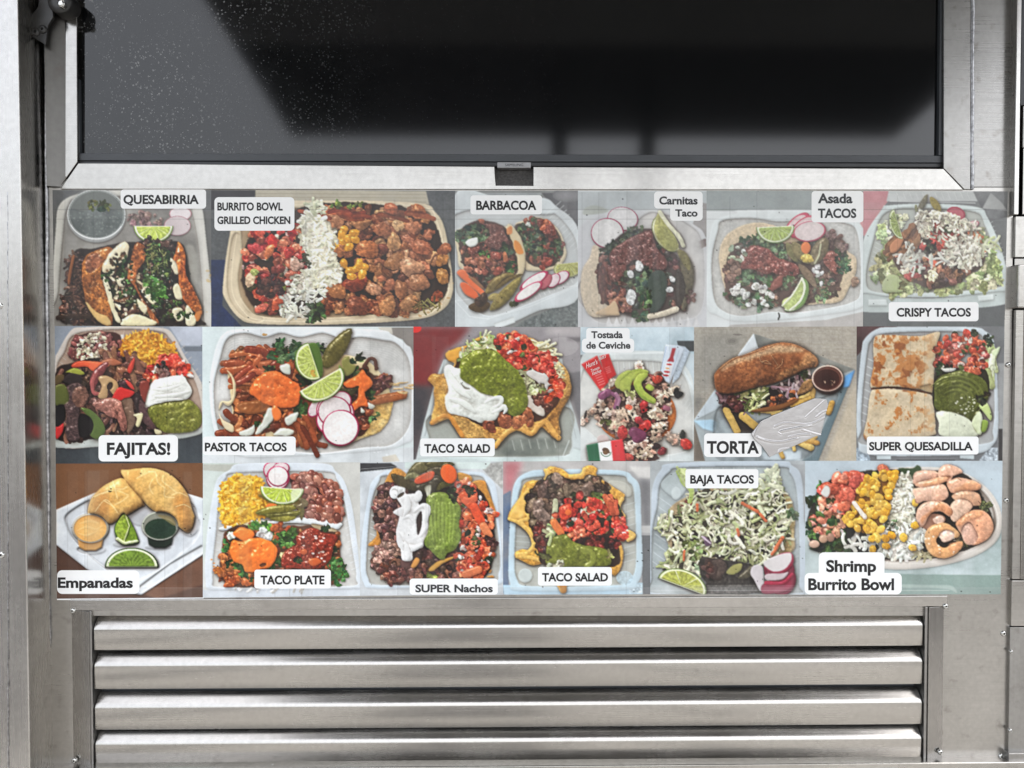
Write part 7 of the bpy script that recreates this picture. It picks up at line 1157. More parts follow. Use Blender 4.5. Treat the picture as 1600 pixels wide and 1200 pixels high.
def screen_material():
    m, n, l, b = mat("dusty_screen")
    b.inputs["Roughness"].default_value = .085; b.inputs["IOR"].default_value = 1.53
    tc = n.new("ShaderNodeTexCoord"); sx = n.new("ShaderNodeSeparateXYZ"); l.new(tc.outputs["Object"], sx.inputs[0])
    def math_(op, a, c=None, v=None, clamp=False):
        q = n.new("ShaderNodeMath"); q.operation = op; q.use_clamp = clamp
        for i, s in enumerate((a, c)):
            if s is None: continue
            if isinstance(s, (int, float)): q.inputs[i].default_value = s
            else: l.new(s, q.inputs[i])
        return q.outputs[0]
    def specks(scale, size, dens, seed):
        mp = n.new("ShaderNodeMapping"); mp.inputs["Location"].default_value = (seed, 0, seed * .7); mp.inputs["Scale"].default_value = (1, .0, 1); l.new(tc.outputs["Object"], mp.inputs[0])
        nz = n.new("ShaderNodeTexNoise"); nz.inputs["Scale"].default_value = scale * 2.2; nz.inputs["Detail"].default_value = 2; l.new(mp.outputs[0], nz.inputs[0])
        ad = n.new("ShaderNodeVectorMath"); ad.operation = 'MULTIPLY_ADD'; l.new(nz.outputs["Color"], ad.inputs[0]); ad.inputs[1].default_value = (.8 / scale, 0, .8 / scale); l.new(mp.outputs[0], ad.inputs[2])
        v = n.new("ShaderNodeTexVoronoi"); v.inputs["Scale"].default_value = scale; v.inputs["Randomness"].default_value = 1.0; l.new(ad.outputs[0], v.inputs["Vector"])
        pk = n.new("ShaderNodeSeparateColor"); l.new(v.outputs["Color"], pk.inputs[0])
        keep = math_('GREATER_THAN', pk.outputs[0], dens)
        sz = math_('MULTIPLY', pk.outputs[1], size)
        return math_('MULTIPLY', keep, math_('LESS_THAN', v.outputs["Distance"], sz))
    left = n.new("ShaderNodeMapRange"); left.inputs[1].default_value = -.50; left.inputs[2].default_value = .25; left.inputs[3].default_value = 1.0; left.inputs[4].default_value = 0.0; l.new(sx.outputs[0], left.inputs[0])
    far = n.new("ShaderNodeMapRange"); far.inputs[1].default_value = -.42; far.inputs[2].default_value = -.12; far.inputs[3].default_value = 1.0; far.inputs[4].default_value = 0.0; l.new(sx.outputs[0], far.inputs[0])
    cl = n.new("ShaderNodeTexNoise"); cl.inputs["Scale"].default_value = 9; cl.inputs["Detail"].default_value = 3; l.new(tc.outputs["Object"], cl.inputs[0])
    clump = n.new("ShaderNodeMapRange"); clump.inputs[1].default_value = .44; clump.inputs[2].default_value = .60; l.new(cl.outputs[0], clump.inputs[0])
    big = math_('MULTIPLY', math_('MULTIPLY', specks(330, .40, .35, 3.1), far.outputs[0]), clump.outputs[0])
    mid = math_('MULTIPLY', specks(480, .32, .62, 7.7), far.outputs[0])
    fine = math_('MULTIPLY', specks(520, .22, .74, 1.3), left.outputs[0])
    sp = math_('ADD', math_('MULTIPLY', big, .42), math_('ADD', math_('MULTIPLY', mid, .28), math_('MULTIPLY', fine, .16)), clamp=True)
    edge = n.new("ShaderNodeTexNoise"); edge.inputs["Scale"].default_value = 40; edge.inputs["Detail"].default_value = 6; l.new(tc.outputs["Object"], edge.inputs[0])
    film = n.new("ShaderNodeMapRange"); film.inputs[1].default_value = .3; film.inputs[2].default_value = .75; film.inputs[3].default_value = .0; film.inputs[4].default_value = .012; l.new(edge.outputs[0], film.inputs[0])
    dust = math_('ADD', math_('MULTIPLY', sp, .8), math_('MULTIPLY', film.outputs[0], left.outputs[0]), clamp=True)
    mx = n.new("ShaderNodeMix"); mx.data_type = 'RGBA'; l.new(dust, mx.inputs[0]); mx.inputs[6].default_value = (.0022, .0026, .0032, 1); mx.inputs[7].default_value = (.42, .43, .44, 1)
    l.new(mx.outputs[2], b.inputs["Base Color"])
    r2 = n.new("ShaderNodeMapRange"); r2.inputs[3].default_value = .085; r2.inputs[4].default_value = .6; l.new(sp, r2.inputs[0]); l.new(r2.outputs[0], b.inputs["Roughness"])
    return m
M_SCREEN = screen_material()

def print_material():
    m, n, l, b = mat("printed_vinyl")
    a = n.new("ShaderNodeAttribute"); a.attribute_name = "ink"; l.new(a.outputs["Color"], b.inputs["Base Color"])
    b.inputs["Roughness"].default_value = .45; b.inputs["Specular IOR Level"].default_value = .06
    tc = n.new("ShaderNodeTexCoord"); t = n.new("ShaderNodeTexNoise"); t.inputs["Scale"].default_value = 14; t.inputs["Detail"].default_value = 4; l.new(tc.outputs["Object"], t.inputs[0])
    bp = n.new("ShaderNodeBump"); bp.inputs["Strength"].default_value = .2; bp.inputs["Distance"].default_value = .004; l.new(t.outputs[0], bp.inputs["Height"]); l.new(bp.outputs[0], b.inputs["Normal"])
    mp = n.new("ShaderNodeMapping"); mp.inputs["Scale"].default_value = (26, 1, 3); l.new(tc.outputs["Object"], mp.inputs[0])
    rp = n.new("ShaderNodeTexNoise"); rp.inputs["Scale"].default_value = 1.0; rp.inputs["Detail"].default_value = 2; l.new(mp.outputs[0], rp.inputs[0])
    b3 = n.new("ShaderNodeBump"); b3.inputs["Strength"].default_value = .35; b3.inputs["Distance"].default_value = .006; l.new(rp.outputs[0], b3.inputs["Height"])
    b.inputs["Coat Weight"].default_value = .55; b.inputs["Coat Roughness"].default_value = .13; l.new(b3.outputs[0], b.inputs["Coat Normal"])   # clear laminate, rippled
    return m
M_PRINT = print_material()
def caption_material():
    m, n, l, b = mat("caption_white")
    tc = n.new("ShaderNodeTexCoord"); t = n.new("ShaderNodeTexNoise"); t.inputs["Scale"].default_value = 150; t.inputs["Detail"].default_value = 7; t.inputs["Roughness"].default_value = .7; l.new(tc.outputs["Object"], t.inputs[0])
    r = n.new("ShaderNodeMapRange"); r.inputs[1].default_value = .71; r.inputs[2].default_value = .75; r.inputs[3].default_value = 0; r.inputs[4].default_value = .75; l.new(t.outputs[0], r.inputs[0])
    mx = n.new("ShaderNodeMix"); mx.data_type = 'RGBA'; l.new(r.outputs[0], mx.inputs[0]); mx.inputs[6].default_value = (.85, .86, .86, 1); mx.inputs[7].default_value = (.05, .05, .05, 1)
    l.new(mx.outputs[2], b.inputs["Base Color"]); b.inputs["Roughness"].default_value = .42; b.inputs["Specular IOR Level"].default_value = .14
    return m
M_CAP = caption_material()
M_INK = plain("caption_ink", (.012, .012, .013), .4, 0, .35)
M_INK2 = plain("grey_ink", (.035, .037, .04), .4, 0, .35)  # slightly lighter black for some captions
M_WHITE_INK = plain("white_ink", (.7, .66, .64), .4, 0, .35)

M_DARK_GROUND = plain("dark_ground", (.055, .055, .056), .9, 0, .2, .3, 4)  # dark tone of the ground pieces added for reflections
# ------------------------------------------------------------------ setting
bm = bmesh.new(); box(bm, -250, 250, -250, 250, -1.45, -1.35)
g = bm_link("ground", bm, plain("pale_concrete", (.165, .162, .157), .9, 0, .2, .12, 3)); g["kind"] = "structure"

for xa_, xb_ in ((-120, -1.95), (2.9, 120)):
    bm = bmesh.new(); box(bm, xa_, xb_, -120, 120, -1.40, -1.346); r_ = bm_link("added_dark_ground", bm, M_DARK_GROUND, None); r_["kind"] = "structure"  # unseen dark ground on both sides, added to darken the steel's reflections

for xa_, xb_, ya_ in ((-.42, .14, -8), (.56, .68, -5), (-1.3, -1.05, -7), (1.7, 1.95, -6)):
    bm = bmesh.new(); box(bm, xa_, xb_, ya_, -.9, -1.40, -1.345); r_ = bm_link("added_dark_strip", bm, M_DARK_GROUND, None); r_["kind"] = "structure"  # unseen strips added to put dark bands in the slat reflections

# ------------------------------------------------------------------ food truck body
truck = thing("food_truck", "brushed stainless steel food truck side with welded seams and tall left column", "food truck")
def part(name, mats, parent, *boxes, bev=.0006, smooth=False):
    bm = bmesh.new()
    for q in boxes: pbox(bm, *q[:6], bev=bev, at=q[6] if len(q) > 6 else None)
    return bm_link(name, bm, mats, parent, smooth)
TOP = -420
bm = bmesh.new(); plate(bm, [(71, 293), (1583, 293), (1576, 1191), (1447, 1191), (1447, 962), (141, 962), (141, 1290), (77, 1290)], -.02, 0.0); bm_link("wall_panel", bm, M_WALL, truck)
xa, xb = float(W(71, 150, .0066)[0]), float(W(103, 150, 0)[0]); za, zb = float(W(90, 292.4, 0)[2]), float(W(90, TOP, 0)[2])
bm = bmesh.new(); lo = [bm.verts.new((x, y, za)) for x, y in ((xa, .02), (xa, -.0066), (xb, .0004), (xb, .02))]; hi = [bm.verts.new((v.co.x, v.co.y, zb)) for v in lo]
bm.faces.new(lo); bm.faces.new(hi)
for i in range(4): bm.faces.new((lo[i], lo[(i + 1) % 4], hi[(i + 1) % 4], hi[i]))
bm_link("wall_panel", bm, M_DULL, truck)
part("wall_panel", M_RIGHT, truck, (1522, TOP, 1588, 292.4, -.02, -.0005))
# body above and below what the photo shows, so that no daylight comes through
bm = bmesh.new(); box(bm, -2.2, 3.2, .02, 1.9, -.95, 1.05); bm_link("body_shell", bm, M_GREY, truck)
# left column, proud of the wall; its right side mirrors the menu
x1 = float(W(74, 600, 0)[0]); bm = bmesh.new(); lo = [bm.verts.new((x, y, -.95)) for x, y in ((x1, .018), (x1, -.042), (x1 - .30, -.012), (x1 - .30, .018))]; hi = [bm.verts.new((v.co.x, v.co.y, 1.0)) for v in lo]
bm.faces.new(lo); bm.faces.new(hi)
for i in range(4): bm.faces.new((lo[i], lo[(i + 1) % 4], hi[(i + 1) % 4], hi[i]))
bmesh.ops.bevel(bm, geom=bm.edges[:], offset=.0012, segments=3, profile=.5, affect='EDGES')
bm_link("corner_column", bm, M_COL, truck)
def bead(pa, pb, r, d, name="weld_seam", m=M_WELD):
    a, b = Vector(W(*pa, d)), Vector(W(*pb, d)); bm = bmesh.new(); n = 90; rg = random.Random(7); rings = []
    for i in range(n + 1):
        c = a.lerp(b, i / n); rr_ = r * (1 + .12 * (rg.random() - .5)); ox = r * .35 * math.sin(i * .37) * rg.random()
        rings.append([bm.verts.new((c.x + ox + rr_ * math.cos(t), c.y + rr_ * math.sin(t), c.z)) for t in [6.283 * k / 10 for k in range(10)]])
    for p, q in zip(rings[:-1], rings[1:]):
        for k in range(10): bm.faces.new((p[k], p[(k + 1) % 10], q[(k + 1) % 10], q[k]))
    return bm_link(name, bm, m, truck, True)
bead((71.5, 70), (78, 1230), .0019, .001)
bead((1520, TOP), (1518.5, 296), .0021, .0012)
bead((1576, 1191.5), (1484, 1191.5), .0016, .001)
# seam on the left column front
bm = bmesh.new()
for i in range(60):
    y = 300 + i * 15.2; pbox(bm, 11 + (i % 3) * .5, y, 12.6 + (i % 3) * .4, y + 15.2, .036, .0405)
bm_link("panel_seam", bm, M_WELD, truck)
# steel surround of the screen: three mitred strips
bm = bmesh.new(); plate(bm, [(103, TOP), (119.5, TOP), (120.5, 253.5), (93, 292.5), (103, 276)], -.018, .0022, .0005); bm_link("screen_surround", bm, M_STRIP, truck)
bm = bmesh.new(); plate(bm, [(1475.5, TOP), (1518, TOP), (1516.5, 296), (1507, 296), (1474.5, 262.5)], -.018, .0022, .0005); bm_link("screen_surround", bm, M_RIGHT, truck)
bm = bmesh.new(); plate(bm, [(122, 255), (772.5, 260), (773.5, 291), (834.5, 291.5), (833.5, 260.5), (1474, 263.5), (1506, 296.8), (94, 295.4)], -.018, .0022, .0006); bm_link("screen_surround", bm, M_STRIP, truck)
bm = bmesh.new(); a = [W(770, 262, -.012), W(838, 262, -.012), W(836, 291, .0012), W(772, 291, .0012)]
vs = [bm.verts.new(p) for p in a]; bm.faces.new(vs); vs2 = [bm.verts.new((p[0], p[1] + .004, p[2] - .002)) for p in a]; bm.faces.new(vs2[::-1])
for i in range(4): bm.faces.new((vs[i], vs2[i], vs2[(i + 1) % 4], vs[(i + 1) % 4]))
bm_link("notch_floor", bm, M_FELT, truck)
# right hand trim beyond the panel edge
part("edge_trim", M_COL, truck, (1590, TOP, 1597, 335, -.01, .010))
part("side_panel", M_BLACK, truck, (1598.5, TOP, 1700, 165, -.01, .004))
part("side_panel", M_GREY, truck, (1598.5, 165.5, 1700, 231, -.01, .005))
part("side_panel", M_STRIP, truck, (1598.5, 231.5, 1700, 335, -.01, .006))
part("side_panel", M_WALL, truck, (1586.5, 338, 1700, 402, -.01, .004))
part("side_panel", M_FLANGE, truck, (1585, 404, 1700, 482, -.01, .002)); part("latch_box", M_WALL, truck, (1591, 413, 1700, 481, -.01, .012), bev=.0016)
part("side_panel", M_WALL, truck, (1584.5, 484, 1597, 905, -.01, .005)); part("side_panel", M_STRIP, truck, (1597.6, 484, 1700, 905, -.01, .0055))
part("side_panel", M_WALL, truck, (1580.5, 907, 1700, 978, -.01, .005))
part("side_panel", M_GREY, truck, (1577, 980, 1700, 1175, -.01, .004)); part("side_panel", M_GREY, truck, (1575.5, 1177, 1700, 1290, -.01, .010))
part("seam_gap", M_VOID, truck, (1570, TOP, 1700, 1290, -.021, -.0105))
part("lower_ledge", M_SLAT, truck, (60, 1196.5, 1700, 1300, -.01, .014), bev=.001)

def screw(px, py, d, r=5.2, parent=truck, name="screw", m=None):
    c = Vector(W(px, py, d)); R = r * S; bm = bmesh.new(); rings = []
    for rad, out in ((1.0, -.001), (1.0, .0006), (.92, .0013), (.7, .0019), (.42, .0022)):
        rings.append([bm.verts.new((c.x + R * rad * math.cos(6.283 * k / 20), c.y - out, c.z + R * rad * math.sin(6.283 * k / 20))) for k in range(20)])
    for p, q in zip(rings[:-1], rings[1:]):
        for k in range(20): bm.faces.new((p[k], p[(k + 1) % 20], q[(k + 1) % 20], q[k]))
    hexo = [bm.verts.new((c.x + R * .34 * math.cos(6.283 * k / 6), c.y - .0021, c.z + R * .34 * math.sin(6.283 * k / 6))) for k in range(6)]
    hexi = [bm.verts.new((c.x + R * .30 * math.cos(6.283 * k / 6), c.y - .0004, c.z + R * .30 * math.sin(6.283 * k / 6))) for k in range(6)]
    top = rings[-1]
    for k in range(20):
        h0 = int(k * 6 / 20); h1 = int(((k + 1) * 6 / 20)) % 6
        bm.faces.new((top[k], top[(k + 1) % 20], hexo[h0])).material_index = 0
        if h1 != h0: bm.faces.new((top[(k + 1) % 20], hexo[h1], hexo[h0])).material_index = 0
    for k in range(6): bm.faces.new((hexo[k], hexo[(k + 1) % 6], hexi[(k + 1) % 6], hexi[k])).material_index = 1
    bm.faces.new(hexi).material_index = 1
    return bm_link(name, bm, [m or M_SCREW, M_VOID], parent, True)
for q in ((1, 478, .0385, 5), (3, 867, .0385, 5), (70.5, 568, .0, 3), (70.5, 784, .0, 3.2), (72, 999, 0, 3.2), (1575, 570, 0, 4.4), (1572, 782, 0, 4.4), (1567.5, 989.5, 0, 4.6), (1564, 1181, 0, 4.6), (1579.5, 1018, .005, 3), (1578, 1141, .005, 3.2)): screw(*q)
# hinge at the top left corner
bm = bmesh.new(); plate(bm, [(59, -60), (62, -10), (60.5, 11), (49.5, 22.5), (47.5, 55), (71, 70.5), (74, 40), (83, 26), (80, -10), (80, -60)], .014, .017, .0005)
hinge = bm_link("hinge_bracket", bm, M_BRACKET, truck)
screw(56, 50, .017, 6.6, hinge, "bolt", M_BRACKET); screw(67, 46, .017, 6.4, hinge, "bolt", M_BRACKET)
def disc(name, px, py, d0, d1, r, m, parent, seg=32):
    c = Vector(W(px, py, d1)); bm = bmesh.new(); rr_ = r * S; rings = []
    for rad, dd in ((1, d0), (1, d1 - .002), (.93, d1), (.5, d1 + .0006)):
        rings.append([bm.verts.new((c.x + rr_ * rad * math.cos(6.283 * k / seg), -dd, c.z + rr_ * rad * math.sin(6.283 * k / seg))) for k in range(seg)])
    for p, q in zip(rings[:-1], rings[1:]):
        for k in range(seg): bm.faces.new((p[k], p[(k + 1) % seg], q[(k + 1) % seg], q[k]))
    bm.faces.new(rings[-1])
    return bm_link(name, bm, m, parent, True)
disc("knuckle", 92, 1, .0, .020, 18, M_BRACKET, hinge); disc("pin", 95, 5, .02, .026, 5.5, M_SCREW, hinge, 20)
# raised serving hatch above the screen and its two stays: seen mirrored in the screen
bm = bmesh.new(); HX0, HX1 = -.66, 1.235
prof = [(-.02, .92), (-1.45, .722), (-1.45, .752), (-.02, .955)]
profile_x(bm, [(-.02, .92), (-.95, .7925), (-.95, .8245), (-.02, .955)], HX0, HX1); bm_link("added_pale_hatch", bm, plain("added_pale_liner", (.24, .24, .235), .6, 0, .4, .1, 8), truck)  # pale inner half, added to brighten what the slat tops reflect
bm = bmesh.new(); profile_x(bm, [(-.9505, .7925), (-1.45, .722), (-1.45, .752), (-.9505, .8245)], HX0, HX1); hatch = bm_link("serving_hatch", bm, plain("hatch_liner", (.035, .035, .037), .55, 0, .3, .2, 8), truck)
for xs in (.145, .405):
    bm = bmesh.new(); profile_x(bm, [(-1.30, .712), (-1.33, .714), (-1.33, .10), (-1.30, .10)], xs, xs + .045); bm_link("hatch_stay", bm, M_BRACKET, hatch)

# ------------------------------------------------------------------ television
tv = thing("television", "large black flat screen television, dusty on its left, mounted above the food menu", "television")
bm = bmesh.new(); x0, x1, z0, z1 = rectw(124, TOP, 1466.5, 243, -.006)
zl, zr = W(124, 238.5, -.006)[2], W(1466, 246.5, -.006)[2]
zb = (zl + zr) / 2
box(bm, x0, x1, .006, .012, zb, z1); bm_link("screen", bm, M_SCREEN, tv)
bm = bmesh.new()
box(bm, W(119, 100, -.006)[0], x1 + .0062, .002, .020, zb - .0085, zb - .0001, .0006)
box(bm, W(119.5, 100, -.006)[0], x0 - .0002, .001, .020, zb, z1, .0005); box(bm, x1 + .0002, W(1474, 100, -.006)[0], .001, .020, zb, z1, .0005)
bm_link("bezel", bm, M_BEZEL, tv)
bm = bmesh.new(); box(bm, W(119, 100, -.008)[0], x1 + .0062, .0035, .020, zb - .0135, zb - .0087, .0006); bm_link("lower_trim", bm, M_BLACK, tv)
bm = bmesh.new(); pbox(bm, 777, 253.2, 829.5, 262.2, -.01, -.0008, .0005); badge = bm_link("brand_badge", bm, plain("badge_silver", (.30, .30, .31), .4, .6, .5, .06, 300), tv)

# ------------------------------------------------------------------ air vent
vent = thing("air_vent", "stainless louvred air vent with four wide horizontal slats below the food menu", "vent")
def vrect(bm, x0p, x1p, z0, z1, d0, d1, bev=.0006):
    xa, xb = W(x0p, 1060, d1)[0], W(x1p, 1060, d1)[0]; box(bm, xa, xb, -d1, -d0, z0, z1, bev)
zt0, zt1 = W(800, 951, .003)[2], W(800, 930.0, .001)[2]
bm = bmesh.new(); xa, xb = W(108.5, 946, .003)[0], W(1481, 946, .003)[0]; box(bm, xa, xb, -.003, -.0004, zt0, W(800, 934.2, .003)[2], .0007)
fr = bm_link("vent_frame", bm, M_SLAT, vent)
zbot = W(800, 1194, .003)[2]
def flange(x0, x1, d0, d1):
    """bent strip whose front leans from depth d0 at x0 to d1 at x1"""
    bm = bmesh.new(); pr = ((x0, -.0003), (x0, -d0), (x1, -d1), (x1, -.0003))
    a = [bm.verts.new((x, y, zbot)) for x, y in pr]; c = [bm.verts.new((x, y, zt0 - .0006)) for x, y in pr]
    bm.faces.new(a); bm.faces.new(c)
    for i in range(4): bm.faces.new((a[i], a[(i + 1) % 4], c[(i + 1) % 4], c[i]))
    bmesh.ops.bevel(bm, geom=bm.edges[:], offset=.0003, segments=2, profile=.5, affect='EDGES')
    bm_link("vent_frame", bm, M_FLANGE, vent)
flange(xa + .001, W(141, 1080, .003)[0], .0010, .0048); flange(W(1449, 1080, .003)[0], xb - .0035, .0048, .0010)
XL, XR = float(W(148, 1080, 0)[0]), float(W(1440.5, 1080, 0)[0])
bm = bmesh.new()
box(bm, XL - .0052, XL - .0012, -.003, .032, zbot, zt0 - .0008, .0005); box(bm, XR + .0012, XR + .0045, -.003, .032, zbot, zt0 - .0008, .0005); box(bm, XL, XR, .0005, .032, zt0 + .0002, zt0 + .003, 0)
bm_link("inner_reveal", bm, M_GREY, vent)
def slat(yb, y0, first=False):
    zb_, z0_ = float(W(800, yb, 0)[2]), float(W(800, y0, 0)[2]); r = .0042; th = .0014
    outer = [(0.0005, z0_), (0.0, z0_ + .0006)]
    y, z = 0.0, zb_ - .0015
    outer.append((y, z)); last = 0.0
    for r_, a0, a1, k in ((.0014, 0, 14, 4), (.0125, 14, 43, 12)):      # a tight bend, then the top rolls back and up
        for i in range(1, k + 1):
            t0, t1 = math.radians(a0 + (a1 - a0) * (i - 1) / k), math.radians(a0 + (a1 - a0) * i / k)
            y += r_ * (math.cos(t0) - math.cos(t1)); z += r_ * (math.sin(t1) - math.sin(t0)); outer.append((y, z))
    outer.append((y + .0125 * math.sin(math.radians(43)), z + .0125 * math.cos(math.radians(43))))
    inner = [(y + th, z - th * .3) for y, z in outer[::-1]]
    bm = bmesh.new(); profile_x(bm, outer + inner, XL, XR)
    o = bm_link("slat", bm, M_SLAT, vent)
    for p in o.data.polygons: p.use_smooth = True
    o.data.set_sharp_from_angle(angle=math.radians(40))
    return o
for yb, y0 in ((979, 1012.5), (1036, 1073), (1101, 1136), (1158, 1193)): slat(yb, y0)
def mesh_material():
    m, n, l, b = mat("insect_mesh")
    tc = n.new("ShaderNodeTexCoord"); mp = n.new("ShaderNodeMapping"); mp.inputs["Scale"].default_value = (520, 1, 520); l.new(tc.outputs["Object"], mp.inputs[0])
    ck = n.new("ShaderNodeTexBrick"); ck.offset = 0; ck.inputs["Scale"].default_value = 1.0; ck.inputs["Mortar Size"].default_value = .12; ck.inputs["Color1"].default_value = (.01, .011, .013, 1); ck.inputs["Color2"].default_value = (.012, .013, .016, 1); ck.inputs["Mortar"].default_value = (.06, .065, .07, 1)
    rt = n.new("ShaderNodeMapping"); rt.inputs["Rotation"].default_value = (math.pi / 2, 0, 0); l.new(mp.outputs[0], rt.inputs[0]); l.new(rt.outputs[0], ck.inputs[0]); l.new(ck.outputs[0], b.inputs["Base Color"]); b.inputs["Roughness"].default_value = .7
    return m
bm = bmesh.new(); box(bm, XL - .004, XR + .004, .0185, .0195, zbot - .01, zt0); bm_link("insect_mesh", bm, mesh_material(), vent)
for q in ((114, 954, .003, 4.4), (1477, 947, .003, 4.4)): screw(*q, vent)
for q in ((116.5, 1188, .0045, 4.2), (1469, 1175, .0045, 4.2)): screw(*q, vent)
for q in ((426, 1196.5, .006, 3.2), (683, 1196, .006, 3.4), (940, 1191.5, .003, 3.2), (1193, 1190, .003, 3.4)): screw(*q, truck, "bolt")

# ------------------------------------------------------------------ menu sign
menu = thing("menu_sign", "long printed menu of eighteen captioned food photos stuck to the steel below the screen", "menu")
def lin(c): return np.where(c <= .04045, c / 12.92, ((c + .055) / 1.055) ** 2.4)
WHITE_AT = float(lin(np.array(244 / 255.0))); PAPER = .88
D_PRINT, D_CAP, D_INK = .0010, .00118, .00136
def glyphs(body, offset=.012):
    cu = bpy.data.curves.new("caption_text", 'FONT'); cu.body = body; cu.size = 1.0; cu.offset = offset; cu.resolution_u = 4
    o = bpy.data.objects.new("caption_text", cu); scene.collection.objects.link(o)
    me = bpy.data.meshes.new_from_object(o.evaluated_get(bpy.context.evaluated_depsgraph_get()))
    bpy.data.objects.remove(o); bpy.data.curves.remove(cu)
    v = np.array([q.co[:2] for q in me.vertices]); f = [list(p.vertices) for p in me.polygons]
    bpy.data.meshes.remove(me)
    return v, f
CAPH = glyphs("H", 0)[0][:, 1].max()
def add_text(bm, body, x0, x1, ytop, ybase, d=D_INK, mi=1, slant=0.0, offset=.034):
    v, f = glyphs(body, offset); lo, hi = v[:, 0].min(), v[:, 0].max()
    px = x0 + (v[:, 0] - lo) / (hi - lo) * (x1 - x0); py = ybase - v[:, 1] / CAPH * (ybase - ytop) + (px - x0) * slant
    P = W(px, py, d); vs = [bm.verts.new(p) for p in P]
    for q in f:
        try: bm.faces.new([vs[i] for i in q]).material_index = mi
        except ValueError: pass
def rounded(bm, x0, y0, x1, y1, r, d, mi=0, corners=(1, 1, 1, 1)):
    pts = []
    for (cx, cy, a0), on in zip(((x1 - r, y0 + r, -90), (x1 - r, y1 - r, 0), (x0 + r, y1 - r, 90), (x0 + r, y0 + r, 180)), corners):
        if not on:
            pts.append((cx + r * (1 if a0 in (-90, 0) else -1), cy + r * (1 if a0 in (0, 90) else -1))); continue
        for k in range(7):
            t = math.radians(a0 + 15 * k); pts.append((cx + r * math.cos(t), cy + r * math.sin(t)))
    bm.faces.new([bm.verts.new(W(x, y, d)) for x, y in pts]).material_index = mi
QUADS = {
 'quesabirria': ((82, 297), (330, 297), (330, 510.5), (85, 509.5)), 'burrito_bowl': ((330, 297), (711, 298), (711, 510.5), (330, 510.5)), 'barbacoa': ((711, 298), (903, 298), (903, 511), (711, 510.5)),
 'carnitas': ((903, 298), (1104, 298), (1104, 511), (903, 511)), 'asada': ((1104, 298), (1349, 298.5), (1348.5, 510), (1104, 511)), 'crispy': ((1349, 298.5), (1574.5, 299), (1569.5, 510), (1348.5, 510)),
 'fajitas': ((85.5, 509.5), (316, 510.5), (316.5, 723.5), (87, 724.5)), 'pastor': ((316, 510.5), (646, 510.5), (646, 722), (316.5, 723.5)), 'taco_salad': ((646, 510.5), (907, 511), (907, 720.5), (646, 722)),
 'ceviche': ((907, 511), (1084.5, 511), (1084, 720.5), (907, 720.5)), 'torta': ((1084.5, 511), (1338.5, 510), (1338, 720), (1084, 720.5)), 'quesadilla': ((1338.5, 510), (1569.5, 510), (1566.5, 720), (1338, 720)),
 'empanadas': ((87, 724.5), (317, 723.5), (317, 934), (89, 936)), 'taco_plate': ((317, 723.5), (562.5, 722.5), (562.5, 931), (317, 934)), 'nachos': ((562.5, 722.5), (786, 721), (786, 929.5), (562.5, 931)),
 'taco_salad_two': ((786, 721), (1016, 720.5), (1016, 928.5), (786, 929.5)), 'baja': ((1016, 720.5), (1258, 720), (1258, 929), (1016, 928.5)), 'shrimp': ((1258, 720), (1566.5, 720), (1563.5, 928.5), (1258, 929))}
CAPTIONS = {   # boxes (x0, y0, x1, y1, radius), then lines (text, x0, x1, cap top, baseline)
 'quesabirria': ([(188.5, 295.9, 322, 326, 5)], [("QUESABIRRIA", 192.8, 310.6, 305.2, 318.2)]),
 'burrito_bowl': ([(335, 308, 460, 360.5, 7)], [("BURRITO BOWL", 339.6, 441.6, 317, 328.4), ("GRILLED CHICKEN", 339.6, 453.6, 338.7, 349.6)]),
 'barbacoa': ([(735, 305, 847, 335, 5)], [("BARBACOA", 744, 838, 314.2, 327.4)]),
 'carnitas': ([(1022, 299, 1098, 326, 6), (1047, 318, 1098, 345, 6)], [("Carnitas", 1030, 1090, 307.5, 319), ("Taco", 1055, 1090, 327.5, 338)]),
 'asada': ([(1268, 298.6, 1349, 347.5, 5)], [("Asada", 1278, 1332, 303, 317), ("TACOS", 1278, 1338, 326.5, 340)]),
 'crispy': ([(1388.5, 472, 1529, 502, 5)], [("CRISPY TACOS", 1401, 1517, 481.8, 494.2)]),
 'fajitas': ([(154, 680, 278, 721, 7)], [("FAJITAS!", 167, 266, 692.5, 710)]),
 'pastor': ([(316.8, 682, 462, 711, 5)], [("PASTOR TACOS", 320, 448, 692.3, 704.7)]),
 'taco_salad': ([(656.5, 685, 773, 713, 4)], [("TACO SALAD", 663, 766, 694.5, 707)]),
 'ceviche': ([(916, 512.4, 984, 540, 5), (909, 529, 991, 551, 6)], [("Tostada", 924, 973, 518, 528), ("de Ceviche", 916, 985, 534.5, 544.5)]),
 'torta': ([(1100, 677, 1190, 714, 6)], [("TORTA", 1104.5, 1186, 690, 708)]),
 'quesadilla': ([(1354.5, 682, 1529, 710, 4)], [("SUPER QUESADILLA", 1358, 1520, 691.2, 703.4)]),
 'empanadas': ([(89.2, 891, 218, 928, 8)], [("Empanadas", 90.3, 207.5, 903, 918)]),
 'taco_plate': ([(397.5, 890, 517, 919.5, 4)], [("TACO PLATE", 407, 507, 900, 912.6)]),
 'nachos': ([(640, 904, 778, 929.2, 5)], [("SUPER Nachos", 649, 770, 914, 925)]),
 'taco_salad_two': ([(840.5, 886, 956, 915, 4)], [("TACO SALAD", 847, 950, 896, 908)]),
 'baja': ([(1071, 733, 1185, 763, 4)], [("BAJA TACOS", 1078.5, 1178, 743, 755.2)]),
 'shrimp': ([(1279, 863, 1382, 903, 8), (1257, 895, 1409, 928.8, 8)], [("Shrimp", 1291, 1369, 876, 893), ("Burrito Bowl", 1263, 1397, 904.5, 921.5)])}
GREY_INK = {'carnitas', 'asada', 'ceviche', 'nachos'}
